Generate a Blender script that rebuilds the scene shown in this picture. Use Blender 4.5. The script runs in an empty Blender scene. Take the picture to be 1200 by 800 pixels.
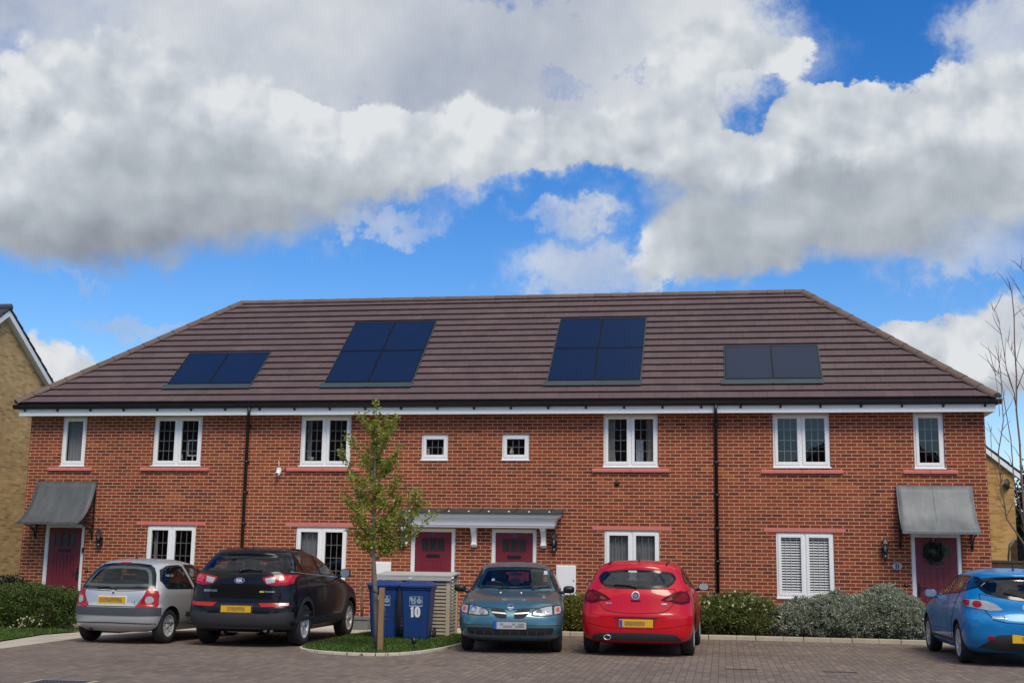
import bpy, bmesh, math, random
import numpy as np
from mathutils import Vector, Matrix
from mathutils.bvhtree import BVHTree

random.seed(7)
RNG = np.random.default_rng(11)
SC = bpy.context.scene
COL = SC.collection
R = math.radians


# ------------------------------------------------------------------ basics
def lin(r, g, b):
    def f(c):
        c /= 255.0
        return c / 12.92 if c <= 0.04045 else ((c + 0.055) / 1.055) ** 2.4
    return (f(r), f(g), f(b), 1.0)


def link(o, parent=None):
    COL.objects.link(o)
    if parent is not None:
        o.parent = parent
    return o


def tag(o, label=None, cat=None, group=None, kind=None):
    if label: o['label'] = label
    if cat: o['category'] = cat
    if group: o['group'] = group
    if kind: o['kind'] = kind
    return o


def empty(name, loc=(0, 0, 0), rotz=0.0, parent=None):
    o = bpy.data.objects.new(name, None)
    o.empty_display_size = 0.2
    o.location = loc
    o.rotation_euler = (0, 0, rotz)
    return link(o, parent)


def thing(name, label, cat, loc=(0, 0, 0), rotz=0.0, group=None):
    return tag(empty(name, loc, rotz), label, cat, group)


class MB:
    """collects shapes and links them as one mesh object"""
    def __init__(s):
        s.v = []; s.f = []; s.m = []; s.sm = []

    def add(s, verts, faces, mi=0, smooth=False):
        b = len(s.v)
        s.v.extend([tuple(p) for p in verts])
        for f in faces:
            s.f.append([b + i for i in f]); s.m.append(mi); s.sm.append(smooth)
        return s

    def box(s, x0, x1, y0, y1, z0, z1, mi=0, M=None):
        vs = [(x, y, z) for z in (z0, z1) for y in (y0, y1) for x in (x0, x1)]
        if M is not None: vs = [tuple(M @ Vector(p)) for p in vs]
        return s.add(vs, [(0, 2, 3, 1), (4, 5, 7, 6), (0, 1, 5, 4), (2, 6, 7, 3), (0, 4, 6, 2), (1, 3, 7, 5)], mi)

    def prism(s, poly, axis, d0, d1, mi=0, smooth=False):
        """poly: 2d points; axis x -> (y,z), axis y -> (x,z), axis z -> (x,y)"""
        n = len(poly)
        def P(u, v, d): return {'x': (d, u, v), 'y': (u, d, v), 'z': (u, v, d)}[axis]
        vs = [P(u, v, d0) for u, v in poly] + [P(u, v, d1) for u, v in poly]
        area = sum(poly[i][0] * poly[(i + 1) % n][1] - poly[(i + 1) % n][0] * poly[i][1] for i in range(n))
        flip = (area < 0) != (axis == 'y') != (d1 < d0)
        fs = [list(range(n))[::-1], list(range(n, 2 * n))]
        sd = [(i, (i + 1) % n, n + (i + 1) % n, n + i) for i in range(n)]
        if flip:
            fs = [f[::-1] for f in fs]; sd = [f[::-1] for f in sd]
        s.add(vs, fs + sd, mi, smooth)
        return s

    def tube(s, pts, rad, n=8, mi=0, cap=True):
        pts = [Vector(p) for p in pts]
        rads = rad if hasattr(rad, '__len__') else [rad] * len(pts)
        vs = []; fs = []
        prev = None
        for i, p in enumerate(pts):
            a = pts[max(i - 1, 0)]; b = pts[min(i + 1, len(pts) - 1)]
            t = (b - a)
            t = t.normalized() if t.length > 1e-9 else Vector((0, 0, 1))
            if prev is None:
                prev = t.orthogonal().normalized()
            u = prev - t * prev.dot(t)
            u = u.normalized() if u.length > 1e-6 else t.orthogonal().normalized()
            prev = u
            w = t.cross(u)
            for k in range(n):
                an = 2 * math.pi * k / n
                vs.append(p + (u * math.cos(an) + w * math.sin(an)) * rads[i])
        for i in range(len(pts) - 1):
            for k in range(n):
                k2 = (k + 1) % n
                fs.append((i * n + k, i * n + k2, (i + 1) * n + k2, (i + 1) * n + k))
        if cap:
            fs.append(tuple(range(n))[::-1]); fs.append(tuple(range((len(pts) - 1) * n, len(pts) * n)))
        return s.add(vs, fs, mi, True)

    def lathe(s, prof, o=(0, 0, 0), axis='z', n=24, mi=0, smooth=True, cap=True):
        """prof: (radius, height)"""
        vs = []; fs = []
        for r, h in prof:
            for k in range(n):
                a = 2 * math.pi * k / n
                c, d = r * math.cos(a), r * math.sin(a)
                p = {'z': (c, d, h), 'x': (h, c, d), 'y': (d, h, c)}[axis]
                vs.append((o[0] + p[0], o[1] + p[1], o[2] + p[2]))
        for i in range(len(prof) - 1):
            for k in range(n):
                k2 = (k + 1) % n
                fs.append((i * n + k, i * n + k2, (i + 1) * n + k2, (i + 1) * n + k))
        if cap: fs.append(tuple(range(n))[::-1]); fs.append(tuple(range((len(prof) - 1) * n, len(prof) * n)))
        return s.add(vs, fs, mi, smooth)

    def ico(s, c, r, sub=2, mi=0, sc=(1, 1, 1)):
        bm = bmesh.new()
        bmesh.ops.create_icosphere(bm, subdivisions=sub, radius=1.0)
        vs = [(c[0] + v.co.x * r * sc[0], c[1] + v.co.y * r * sc[1], c[2] + v.co.z * r * sc[2]) for v in bm.verts]
        fs = [[v.index for v in f.verts] for f in bm.faces]
        bm.free()
        return s.add(vs, fs, mi, True)

    def mesh(s, name):
        me = bpy.data.meshes.new(name)
        me.from_pydata(s.v, [], s.f)
        me.polygons.foreach_set('material_index', s.m)
        me.polygons.foreach_set('use_smooth', s.sm)
        me.update()
        return me

    def build(s, name, mats, parent=None, bevel=0.0, loc=None, rotz=0.0, sharp=None):
        me = s.mesh(name)
        for m in (mats if isinstance(mats, (list, tuple)) else [mats]): me.materials.append(m)
        if sharp: me.set_sharp_from_angle(angle=R(sharp))
        o = bpy.data.objects.new(name, me)
        if loc: o.location = loc
        o.rotation_euler.z = rotz
        link(o, parent)
        if bevel:
            b = o.modifiers.new('bevel', 'BEVEL'); b.width = bevel; b.segments = 2; b.limit_method = 'ANGLE'
            b.harden_normals = False
        return o


# ------------------------------------------------------------------ materials
class NT:
    def __init__(s, tree): s.t = tree
    def n(s, kind, ins=None, **props):
        nd = s.t.nodes.new(kind)
        for k, v in props.items(): setattr(nd, k, v)
        for k, v in (ins or {}).items():
            sk = nd.inputs[k]
            if isinstance(v, bpy.types.NodeSocket): s.t.links.new(v, sk)
            elif isinstance(v, bpy.types.Node): s.t.links.new(v.outputs[0], sk)
            else: sk.default_value = v
        return nd
    def m(s, op, a, b=None, c=None, clamp=False):
        ins = {0: a}
        if b is not None: ins[1] = b
        if c is not None: ins[2] = c
        return s.n('ShaderNodeMath', ins, operation=op, use_clamp=clamp).outputs[0]
    def vm(s, op, a, b=None, c=None):
        ins = {0: a}
        if b is not None: ins[1] = b
        if c is not None: ins[2] = c
        nd = s.n('ShaderNodeVectorMath', ins, operation=op)
        return nd.outputs['Value'] if op in ('DOT_PRODUCT', 'LENGTH', 'DISTANCE') else nd.outputs[0]
    def mix(s, f, a, b, blend='MIX'):
        nd = s.n('ShaderNodeMix', None, data_type='RGBA', blend_type=blend)
        for k, v in ((0, f), (6, a), (7, b)):
            if isinstance(v, bpy.types.NodeSocket): s.t.links.new(v, nd.inputs[k])
            else: nd.inputs[k].default_value = v
        return nd.outputs[2]
    def ramp(s, f, stops, interp='LINEAR'):
        nd = s.n('ShaderNodeValToRGB', {0: f})
        cr = nd.color_ramp; cr.interpolation = interp
        while len(cr.elements) < len(stops): cr.elements.new(0.5)
        for e, (p, c) in zip(cr.elements, stops):
            e.position = p; e.color = c
        return nd.outputs[0]
    def noise(s, vec, scale, detail=3.0, rough=0.55, dist=0.0, out=0):
        nd = s.n('ShaderNodeTexNoise', {'Scale': scale, 'Detail': detail, 'Roughness': rough, 'Distortion': dist})
        if vec is not None: s.t.links.new(vec, nd.inputs['Vector'])
        return nd.outputs[out]
    def smooth(s, v, a, b, lo=0.0, hi=1.0):
        nd = s.n('ShaderNodeMapRange', {0: v, 1: a, 2: b, 3: lo, 4: hi}, interpolation_type='SMOOTHSTEP')
        return nd.outputs[0]


def new_mat(name):
    m = bpy.data.materials.new(name); m.use_nodes = True
    t = m.node_tree
    for n in list(t.nodes): t.nodes.remove(n)
    nt = NT(t)
    out = nt.n('ShaderNodeOutputMaterial')
    b = nt.n('ShaderNodeBsdfPrincipled')
    t.links.new(b.outputs[0], out.inputs[0])
    return m, nt, b, out


def setb(nt, b, **kw):
    names = dict(color='Base Color', rough='Roughness', metal='Metallic', spec='Specular IOR Level', coat='Coat Weight',
                 coat_rough='Coat Roughness', normal='Normal', emit='Emission Color', emit_s='Emission Strength', alpha='Alpha',
                 trans='Transmission Weight', sheen='Sheen Weight', subs='Subsurface Weight')
    for k, v in kw.items():
        sk = b.inputs[names[k]]
        if isinstance(v, bpy.types.NodeSocket): nt.t.links.new(v, sk)
        else: sk.default_value = v


def pos(nt): return nt.n('ShaderNodeNewGeometry').outputs['Position']
def objc(nt): return nt.n('ShaderNodeTexCoord').outputs['Object']
def island(nt): return nt.n('ShaderNodeNewGeometry').outputs['Random Per Island']


def plain(name, col, rough=0.5, metal=0.0, var=0.12, scale=6.0, bump=0.0, spec=0.5, coat=0.0, coat_rough=0.05, space='obj'):
    m, nt, b, out = new_mat(name)
    vec = objc(nt) if space == 'obj' else pos(nt)
    n = nt.noise(vec, scale, 4.0)
    f = nt.m('MULTIPLY_ADD', nt.m('SUBTRACT', n, 0.5), 2 * var, 1.0)
    sc = nt.n('ShaderNodeVectorMath', {0: col[:3], 'Scale': f}, operation='SCALE').outputs[0]
    rg = nt.m('MULTIPLY_ADD', nt.m('SUBTRACT', n, 0.5), 0.15, rough, clamp=True)
    setb(nt, b, color=sc, rough=rg, metal=metal, spec=spec, coat=coat, coat_rough=coat_rough)
    if bump:
        bp = nt.n('ShaderNodeBump', {'Strength': 0.5, 'Distance': bump, 'Height': nt.noise(vec, scale * 6, 3.0)})
        setb(nt, b, normal=bp.outputs[0])
    return m


def brick_mat(name, stops, mortar, orange=None, cw=0.225, ch=0.075, joint=0.0065, zoff=0.0):
    m, nt, b, out = new_mat(name)
    p = pos(nt)
    sp = nt.n('ShaderNodeSeparateXYZ', {0: p})
    u = nt.m('ADD', sp.outputs[0], nt.m('ADD', sp.outputs[1], 200.0))
    z = nt.m('ADD', sp.outputs[2], 10.0 + zoff)
    row = nt.m('FLOOR', nt.m('DIVIDE', z, ch))
    sh = nt.m('MULTIPLY', nt.m('MODULO', row, 2.0), 0.5)
    uc = nt.m('ADD', nt.m('DIVIDE', u, cw), sh)
    colm = nt.m('FLOOR', uc)
    fu = nt.m('FRACT', uc); fz = nt.m('FRACT', nt.m('DIVIDE', z, ch))
    du = nt.m('MULTIPLY', nt.m('MINIMUM', fu, nt.m('SUBTRACT', 1.0, fu)), cw)
    dz = nt.m('MULTIPLY', nt.m('MINIMUM', fz, nt.m('SUBTRACT', 1.0, fz)), ch)
    wob = nt.noise(p, 40.0, 2.0)
    d = nt.m('ADD', nt.m('MINIMUM', du, dz), nt.m('MULTIPLY', nt.m('SUBTRACT', wob, 0.5), 0.004))
    mask = nt.smooth(d, joint - 0.0015, joint + 0.0015)
    cell = nt.n('ShaderNodeCombineXYZ', {0: colm, 1: row, 2: 0.0}).outputs[0]
    wn = nt.n('ShaderNodeTexWhiteNoise', {0: cell}, noise_dimensions='3D')
    # packs of bricks: slow drift sampled per brick
    drift = nt.noise(nt.vm('MULTIPLY', cell, (0.09, 0.12, 1.0)), 1.0, 2.0)
    val = nt.m('MULTIPLY_ADD', nt.m('SUBTRACT', drift, 0.5), 0.8, wn.outputs[0], clamp=True)
    col = nt.ramp(val, stops)
    if orange:
        o = nt.noise(nt.vm('MULTIPLY', cell, (0.075, 0.15, 1.0)), 1.0, 1.5)
        o2 = nt.m('MULTIPLY_ADD', nt.m('SUBTRACT', wn.outputs[0], 0.5), 0.16, o)
        col = nt.mix(nt.smooth(o2, 0.64, 0.74, 0.0, 0.8), col, orange)
    grain = nt.noise(p, 90.0, 4.0, 0.7)
    stain = nt.noise(p, 0.7, 4.0)
    bloom = nt.smooth(nt.noise(nt.vm('MULTIPLY', p, (1.0, 1.0, 1.8)), 1.1, 6.0, 0.7), 0.62, 0.80, 0.0, 0.22)
    streak = nt.noise(nt.vm('MULTIPLY', p, (3.2, 3.2, 0.35)), 1.0, 4.0, 0.6)
    g = nt.m('MULTIPLY', nt.m('MULTIPLY_ADD', grain, 0.5, 0.75), nt.m('MULTIPLY_ADD', stain, 0.42, 0.79))
    g = nt.m('MULTIPLY', g, nt.m('MULTIPLY_ADD', streak, 0.34, 0.83))
    mcol = nt.mix(nt.noise(p, 5.0, 3.0), mortar, tuple(c * 0.78 for c in mortar[:3]) + (1,))
    c = nt.mix(mask, mcol, col)
    c = nt.n('ShaderNodeVectorMath', {0: c, 'Scale': g}, operation='SCALE').outputs[0]
    c = nt.mix(bloom, c, tuple(x * 0.8 for x in mortar[:3]) + (1,))
    h = nt.m('MULTIPLY_ADD', grain, 0.25, mask)
    bp = nt.n('ShaderNodeBump', {'Strength': 0.5, 'Distance': 0.004, 'Height': h})
    setb(nt, b, color=c, rough=0.9, spec=0.25, normal=bp.outputs[0])
    return m


M = {}
M['brick'] = brick_mat('red_brick', [(0.0, lin(100, 50, 41)), (0.10, lin(114, 54, 40)), (0.35, lin(128, 58, 40)), (0.7, lin(138, 64, 41)), (1.0, lin(148, 74, 46))],
                       lin(202, 166, 133), orange=lin(162, 88, 50), joint=0.0070)
M['buff'] = brick_mat('buff_brick', [(0.0, lin(158, 128, 86)), (0.25, lin(182, 150, 102)), (0.7, lin(194, 162, 112)), (1.0, lin(206, 174, 124))],
                      lin(200, 176, 136), joint=0.005)
M['buff2'] = brick_mat('golden_brick', [(0.0, lin(150, 112, 70)), (0.35, lin(178, 136, 84)), (1.0, lin(196, 154, 100))],
                       lin(200, 160, 104), joint=0.005)


def tile_mat(name, c0, c1, moss):
    m, nt, b, out = new_mat(name)
    p = pos(nt)
    r = island(nt)
    c = nt.mix(r, c0, c1)
    st = nt.noise(p, 1.3, 5.0, 0.65)
    c = nt.mix(nt.smooth(st, 0.50, 0.74, 0.0, 0.5), c, moss)
    g = nt.noise(p, 60.0, 4.0, 0.7)
    c = nt.n('ShaderNodeVectorMath', {0: c, 'Scale': nt.m('MULTIPLY_ADD', g, 0.5, 0.75)}, operation='SCALE').outputs[0]
    bp = nt.n('ShaderNodeBump', {'Strength': 0.4, 'Distance': 0.004, 'Height': g})
    setb(nt, b, color=c, rough=0.72, spec=0.35, normal=bp.outputs[0])
    return m


M['tile'] = tile_mat('roof_tile', lin(89, 73, 75), lin(96, 79, 80), lin(112, 97, 94))
M['ridge'] = tile_mat('ridge_tile', lin(98, 82, 75), lin(112, 93, 84), lin(120, 104, 94))
M['slate'] = tile_mat('dark_roof_tile', lin(52, 56, 62), lin(64, 68, 74), lin(80, 82, 84))
M['white'] = plain('white_upvc', (0.84, 0.84, 0.83, 1), 0.32, var=0.04, scale=3)
M['white_wood'] = plain('white_painted_wood', (0.86, 0.86, 0.85, 1), 0.5, var=0.05, scale=5, bump=0.0006)
M['black'] = plain('black_plastic', (0.012, 0.012, 0.014, 1), 0.4, var=0.2)
M['iron'] = plain('black_iron', (0.015, 0.015, 0.017, 1), 0.45, var=0.25)
M['red_sill'] = plain('pink_stone', lin(200, 116, 106), 0.85, var=0.12, scale=9, bump=0.001, space='pos')
M['door'] = plain('dark_red_door', lin(120, 34, 46), 0.42, var=0.07, scale=4)
M['dark'] = plain('dark_void', (0.02, 0.02, 0.022, 1), 0.9, var=0.1)
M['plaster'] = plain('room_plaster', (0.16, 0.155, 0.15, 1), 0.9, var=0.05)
M['steel'] = plain('brushed_steel', (0.55, 0.56, 0.57, 1), 0.28, metal=1.0, var=0.06)
M['chrome'] = plain('chrome_trim', (0.74, 0.74, 0.74, 1), 0.3, metal=1.0, var=0.03)


def lead_mat(name='lead_sheet', k=1.0):
    m, nt, b, out = new_mat(name)
    p = pos(nt)
    a = nt.noise(p, 2.2, 6.0, 0.65, 0.4)
    q = nt.noise(nt.vm('MULTIPLY', p, (9.0, 2.0, 2.0)), 1.0, 5.0, 0.6)
    f = nt.m('MULTIPLY_ADD', q, 0.5, nt.m('MULTIPLY', a, 0.5))
    c = nt.ramp(f, [(0.3, lin(112, 117, 120)), (0.5, lin(134, 139, 141)), (0.62, lin(150, 154, 154)), (0.75, lin(172, 174, 172))])
    c = nt.n('ShaderNodeVectorMath', {0: c, 'Scale': k}, operation='SCALE').outputs[0]
    bp = nt.n('ShaderNodeBump', {'Strength': 0.4, 'Distance': 0.012, 'Height': a})
    setb(nt, b, color=c, rough=nt.m('MULTIPLY_ADD', q, 0.25, 0.45), metal=0.15, normal=bp.outputs[0])
    return m


M['lead'] = lead_mat(k=.72)
M['lead_dark'] = lead_mat('darker_lead_sheet', .36)
M['flash'] = plain('grey_flashing', lin(66, 76, 78), 0.55, metal=0.3, var=0.15, scale=4)


def glass_mat(name, tint=(0.75, 0.8, 0.8, 1), rough=0.015, boost=1.0):
    m, nt, b, out = new_mat(name)
    nt.t.nodes.remove(b)
    tr = nt.n('ShaderNodeBsdfTransparent', {'Color': tint})
    wob = nt.noise(objc(nt), 1.5, 2.0)
    bp = nt.n('ShaderNodeBump', {'Strength': 0.06, 'Distance': 0.02, 'Height': wob})
    gl = nt.n('ShaderNodeBsdfGlossy', {'Color': (1, 1, 1, 1), 'Roughness': rough, 'Normal': bp.outputs[0]})
    geo = nt.n('ShaderNodeNewGeometry')
    cs = nt.m('ABSOLUTE', nt.vm('DOT_PRODUCT', geo.outputs['Normal'], geo.outputs['Incoming']))
    sch = nt.m('MULTIPLY_ADD', nt.m('POWER', nt.m('SUBTRACT', 1.0, cs, clamp=True), 5.0), 0.94, 0.045)
    f = nt.m('MULTIPLY', sch, 1.7 * boost, clamp=True)
    mx = nt.n('ShaderNodeMixShader', {0: f, 1: tr.outputs[0], 2: gl.outputs[0]})
    nt.t.links.new(mx.outputs[0], out.inputs[0])
    return m


M['glass'] = glass_mat('window_glass', (0.84, 0.86, 0.87, 1), boost=0.62)
M['car_glass'] = glass_mat('tinted_car_glass', (0.46, 0.51, 0.52, 1), 0.01, 0.8)
M['lantern_glass'] = glass_mat('lantern_pane', (0.8, 0.8, 0.78, 1), boost=0.2)
M['dish'] = plain('grey_dish', lin(70, 68, 68), .6)
M['door_glass'] = plain('obscured_door_glass', (0.03, 0.036, 0.04, 1), 0.12, var=0.5, scale=30, bump=0.003)
M['lattice'] = plain('grey_lattice_bar', (0.17, 0.175, 0.18, 1), 0.5, var=0.05)


def panel_mat(name, col, line, spec=0.3, coat=0.45):
    m, nt, b, out = new_mat(name)
    p = objc(nt)
    sp = nt.n('ShaderNodeSeparateXYZ', {0: p})
    fx = nt.m('FRACT', nt.m('MULTIPLY', sp.outputs[0], 38.0))
    lm = nt.smooth(nt.m('ABSOLUTE', nt.m('SUBTRACT', fx, 0.5)), 0.36, 0.48)
    fy = nt.m('FRACT', nt.m('DIVIDE', sp.outputs[1], 0.157))
    cm = nt.smooth(nt.m('ABSOLUTE', nt.m('SUBTRACT', fy, 0.5)), 0.47, 0.495)
    mk = nt.m('MAXIMUM', nt.m('MULTIPLY', lm, 0.6), cm)
    v = nt.noise(p, 1.2, 2.0)
    c = nt.mix(nt.m('MULTIPLY', v, 0.5), col, tuple(x * 1.5 for x in col[:3]) + (1,))
    c = nt.mix(mk, c, line)
    setb(nt, b, color=c, rough=0.22, spec=spec, coat=coat, coat_rough=0.10)
    return m


M['pv'] = panel_mat('solar_cell_glass', (0.008, 0.014, 0.036, 1), (0.020, 0.028, 0.058, 1))
M['pv_cloud_tint'] = panel_mat('cloud_tinted_solar_cell_glass', (0.010, 0.018, 0.040, 1), (0.026, 0.034, 0.056, 1), 0.15, 0.2)  # reflected cloud on the rightmost panels is put into a greyer cell colour
M['pv_frame'] = plain('black_anodised_frame', (0.012, 0.014, 0.018, 1), 0.35, metal=0.4)


def cloth_mat(name, col, alpha=1.0):
    m, nt, b, out = new_mat(name)
    nt.t.nodes.remove(b)
    d = nt.n('ShaderNodeBsdfDiffuse', {'Color': col})
    tl = nt.n('ShaderNodeBsdfTranslucent', {'Color': col})
    mx = nt.n('ShaderNodeMixShader', {0: 0.3, 1: d.outputs[0], 2: tl.outputs[0]})
    last = mx
    if alpha < 1:
        tr = nt.n('ShaderNodeBsdfTransparent')
        weave = nt.noise(objc(nt), 300.0, 1.0)
        last = nt.n('ShaderNodeMixShader', {0: nt.m('MULTIPLY_ADD', weave, 0.2, alpha - 0.1, clamp=True), 1: tr.outputs[0], 2: mx.outputs[0]})
    nt.t.links.new(last.outputs[0], out.inputs[0])
    return m


M['net'] = cloth_mat('net_curtain', (0.62, 0.63, 0.63, 1), 0.6)
M['curtain'] = cloth_mat('cream_curtain', (0.62, 0.58, 0.5, 1))
M['blind'] = plain('white_blind_slat', (0.80, 0.80, 0.80, 1), 0.45, var=0.03)


def paving_mat():
    m, nt, b, out = new_mat('block_paving')
    p = pos(nt)
    sp = nt.n('ShaderNodeSeparateXYZ', {0: p})
    cw, cl = 0.105, 0.21
    x = nt.m('DIVIDE', nt.m('ADD', sp.outputs[0], 100.0), cw)
    ci = nt.m('FLOOR', x)
    y = nt.m('ADD', nt.m('DIVIDE', nt.m('ADD', sp.outputs[1], 200.0), cl), nt.m('MULTIPLY', nt.m('MODULO', ci, 2.0), 0.5))
    ri = nt.m('FLOOR', y)
    fx = nt.m('FRACT', x); fy = nt.m('FRACT', y)
    dx = nt.m('MULTIPLY', nt.m('MINIMUM', fx, nt.m('SUBTRACT', 1.0, fx)), cw)
    dy = nt.m('MULTIPLY', nt.m('MINIMUM', fy, nt.m('SUBTRACT', 1.0, fy)), cl)
    mask = nt.smooth(nt.m('MINIMUM', dx, dy), 0.0025, 0.0065)
    cell = nt.n('ShaderNodeCombineXYZ', {0: ci, 1: ri, 2: 3.0}).outputs[0]
    wn = nt.n('ShaderNodeTexWhiteNoise', {0: cell}, noise_dimensions='3D')
    col = nt.ramp(wn.outputs[0], [(0.0, lin(106, 94, 86)), (0.4, lin(114, 102, 93)), (0.75, lin(121, 108, 97)), (1.0, lin(131, 116, 103))])
    st = nt.noise(nt.vm('MULTIPLY', p, (0.5, 1.0, 1.0)), 0.55, 5.0, 0.6)
    fine = nt.noise(p, 30.0, 4.0, 0.7)
    g = nt.m('MULTIPLY', nt.m('MULTIPLY_ADD', st, 0.75, 0.62), nt.m('MULTIPLY_ADD', fine, 0.6, 0.7))
    c = nt.mix(mask, lin(90, 79, 73), col)
    c = nt.n('ShaderNodeVectorMath', {0: c, 'Scale': g}, operation='SCALE').outputs[0]
    oil = nt.smooth(nt.noise(p, 1.1, 4.0, 0.6), 0.60, 0.76, 0.0, 0.55)
    c = nt.mix(oil, c, lin(58, 52, 50))
    bp = nt.n('ShaderNodeBump', {'Strength': 0.6, 'Distance': 0.006, 'Height': nt.m('MULTIPLY_ADD', fine, 0.3, mask)})
    setb(nt, b, color=c, rough=0.85, spec=0.3, normal=bp.outputs[0])
    return m


M['paving'] = paving_mat()


def slab_mat(name, col, sx=0.6, sy=0.6):
    m, nt, b, out = new_mat(name)
    p = pos(nt)
    sp = nt.n('ShaderNodeSeparateXYZ', {0: p})
    x = nt.m('DIVIDE', nt.m('ADD', sp.outputs[0], 100.0), sx); y = nt.m('DIVIDE', nt.m('ADD', sp.outputs[1], 100.0), sy)
    def edge(v, s):
        f = nt.m('FRACT', v)
        return nt.m('MULTIPLY', nt.m('MINIMUM', f, nt.m('SUBTRACT', 1.0, f)), s)
    mask = nt.smooth(nt.m('MINIMUM', edge(x, sx), edge(y, sy)), 0.003, 0.01)
    cell = nt.n('ShaderNodeCombineXYZ', {0: nt.m('FLOOR', x), 1: nt.m('FLOOR', y), 2: 0.0}).outputs[0]
    wn = nt.n('ShaderNodeTexWhiteNoise', {0: cell}, noise_dimensions='3D')
    n = nt.noise(p, 3.0, 6.0, 0.7)
    f = nt.m('MULTIPLY', nt.m('MULTIPLY_ADD', wn.outputs[0], 0.18, 0.88), nt.m('MULTIPLY_ADD', n, 0.6, 0.7))
    c = nt.n('ShaderNodeVectorMath', {0: col[:3], 'Scale': f}, operation='SCALE').outputs[0]
    c = nt.mix(mask, tuple(x * 0.4 for x in col[:3]) + (1,), c)
    setb(nt, b, color=c, rough=0.9, spec=0.25)
    return m


M['slab'] = slab_mat('pale_paving_slab', lin(182, 172, 156))
M['kerb'] = slab_mat('pale_concrete_kerb', lin(180, 170, 148), 0.9, 50.0)
M['soil'] = plain('dark_soil', lin(62, 50, 40), 0.95, var=0.5, scale=8, bump=0.02, space='pos')
M['gravel'] = plain('white_gravel', lin(196, 192, 184), 0.9, var=0.5, scale=40, bump=0.02, space='pos')
M['earth'] = plain('grassy_earth', lin(66, 84, 40), 0.95, var=0.35, scale=1.5, bump=0.02, space='pos')
M['wood'] = plain('weathered_timber', lin(176, 166, 150), 0.8, var=0.25, scale=9, bump=0.002)
M['wood_light'] = plain('weathered_timber_lid', lin(176, 172, 168), 0.7, var=0.15, scale=9, bump=0.001)
M['stake'] = plain('stake_timber', lin(140, 110, 78), 0.85, var=0.3, scale=12, bump=0.002)
M['bark'] = plain('young_bark', lin(106, 99, 90), 0.9, var=0.4, scale=22, bump=0.004, space='pos')
M['twig'] = plain('reddish_twig', lin(118, 94, 84), 0.8, var=0.3, scale=20, space='pos')
M['fence'] = plain('dark_fence_timber', lin(74, 62, 54), 0.85, var=0.3, scale=7, bump=0.002)
M['bin'] = plain('blue_bin_plastic', lin(26, 60, 118), 0.42, var=0.1, scale=5)
M['print_white'] = plain('white_print', (0.72, 0.74, 0.77, 1), 0.5, var=0.04)
M['print_faint'] = plain('worn_white_print', lin(84, 104, 150), 0.5, var=0.2)
M['print_mid'] = plain('bluish_white_print', lin(158, 176, 200), 0.5, var=0.06)
M['stone_trough'] = plain('grey_stone_trough', lin(112, 114, 112), 0.9, var=0.25, scale=10, bump=0.004)


def leaf_mat(name, c0, c1, c2, trans=0.3, rough=0.55):
    m, nt, b, out = new_mat(name)
    r = island(nt)
    p = pos(nt)
    cl = nt.noise(p, 4.0, 2.0)
    f = nt.m('MULTIPLY_ADD', nt.m('SUBTRACT', cl, 0.5), 0.9, r, clamp=True)
    c = nt.ramp(f, [(0.0, c0), (0.5, c1), (1.0, c2)])
    setb(nt, b, color=c, rough=rough, spec=0.35)
    tl = nt.n('ShaderNodeBsdfTranslucent', {'Color': c})
    mx = nt.n('ShaderNodeMixShader', {0: trans, 1: b.outputs[0], 2: tl.outputs[0]})
    nt.t.links.new(mx.outputs[0], out.inputs[0])
    return m


M['leaf_tree'] = leaf_mat('olive_tree_leaf', lin(112, 124, 42), lin(148, 158, 60), lin(186, 188, 94), 0.5)
M['leaf_hedge'] = leaf_mat('dark_hedge_leaf', lin(56, 74, 34), lin(80, 100, 48), lin(114, 128, 66))
M['leaf_lime'] = leaf_mat('yellow_green_leaf', lin(70, 76, 26), lin(110, 112, 44), lin(158, 152, 72))
M['leaf_green'] = leaf_mat('mid_green_leaf', lin(60, 74, 32), lin(94, 106, 52), lin(146, 150, 86))
M['leaf_silver'] = leaf_mat('silver_grey_leaf', lin(108, 118, 98), lin(146, 154, 132), lin(192, 198, 176), 0.22, 0.75)
M['leaf_dark'] = leaf_mat('dark_evergreen_leaf', lin(26, 36, 24), lin(40, 52, 34), lin(58, 68, 46))
M['leaf_plum'] = leaf_mat('dark_red_leaf', lin(60, 28, 30), lin(86, 40, 40), lin(96, 70, 50))
M['petal'] = plain('cream_petal', lin(222, 216, 178), 0.7, var=0.1)
M['grass'] = leaf_mat('grass_blade', lin(46, 70, 24), lin(70, 100, 36), lin(110, 132, 58), 0.3)


def paint(name, col, metal=0.5, rough=0.3, grime=0.06, coat=1.0, spec=0.5):
    m, nt, b, out = new_mat(name)
    p = objc(nt)
    fl = nt.noise(p, 900.0, 1.0)
    dirt = nt.smooth(nt.noise(nt.vm('MULTIPLY', p, (2.0, 2.0, 5.0)), 1.0, 5.0, 0.6), 0.45, 0.8, 0.0, grime)
    c = nt.n('ShaderNodeVectorMath', {0: col[:3], 'Scale': nt.m('MULTIPLY_ADD', fl, 0.35, 0.82)}, operation='SCALE').outputs[0]
    c = nt.mix(dirt, c, lin(120, 112, 100))
    setb(nt, b, color=c, metal=metal, rough=nt.m('MULTIPLY_ADD', dirt, 0.8, rough), coat=coat, spec=spec, coat_rough=nt.m('MULTIPLY_ADD', dirt, 0.6, 0.09))
    return m


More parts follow.
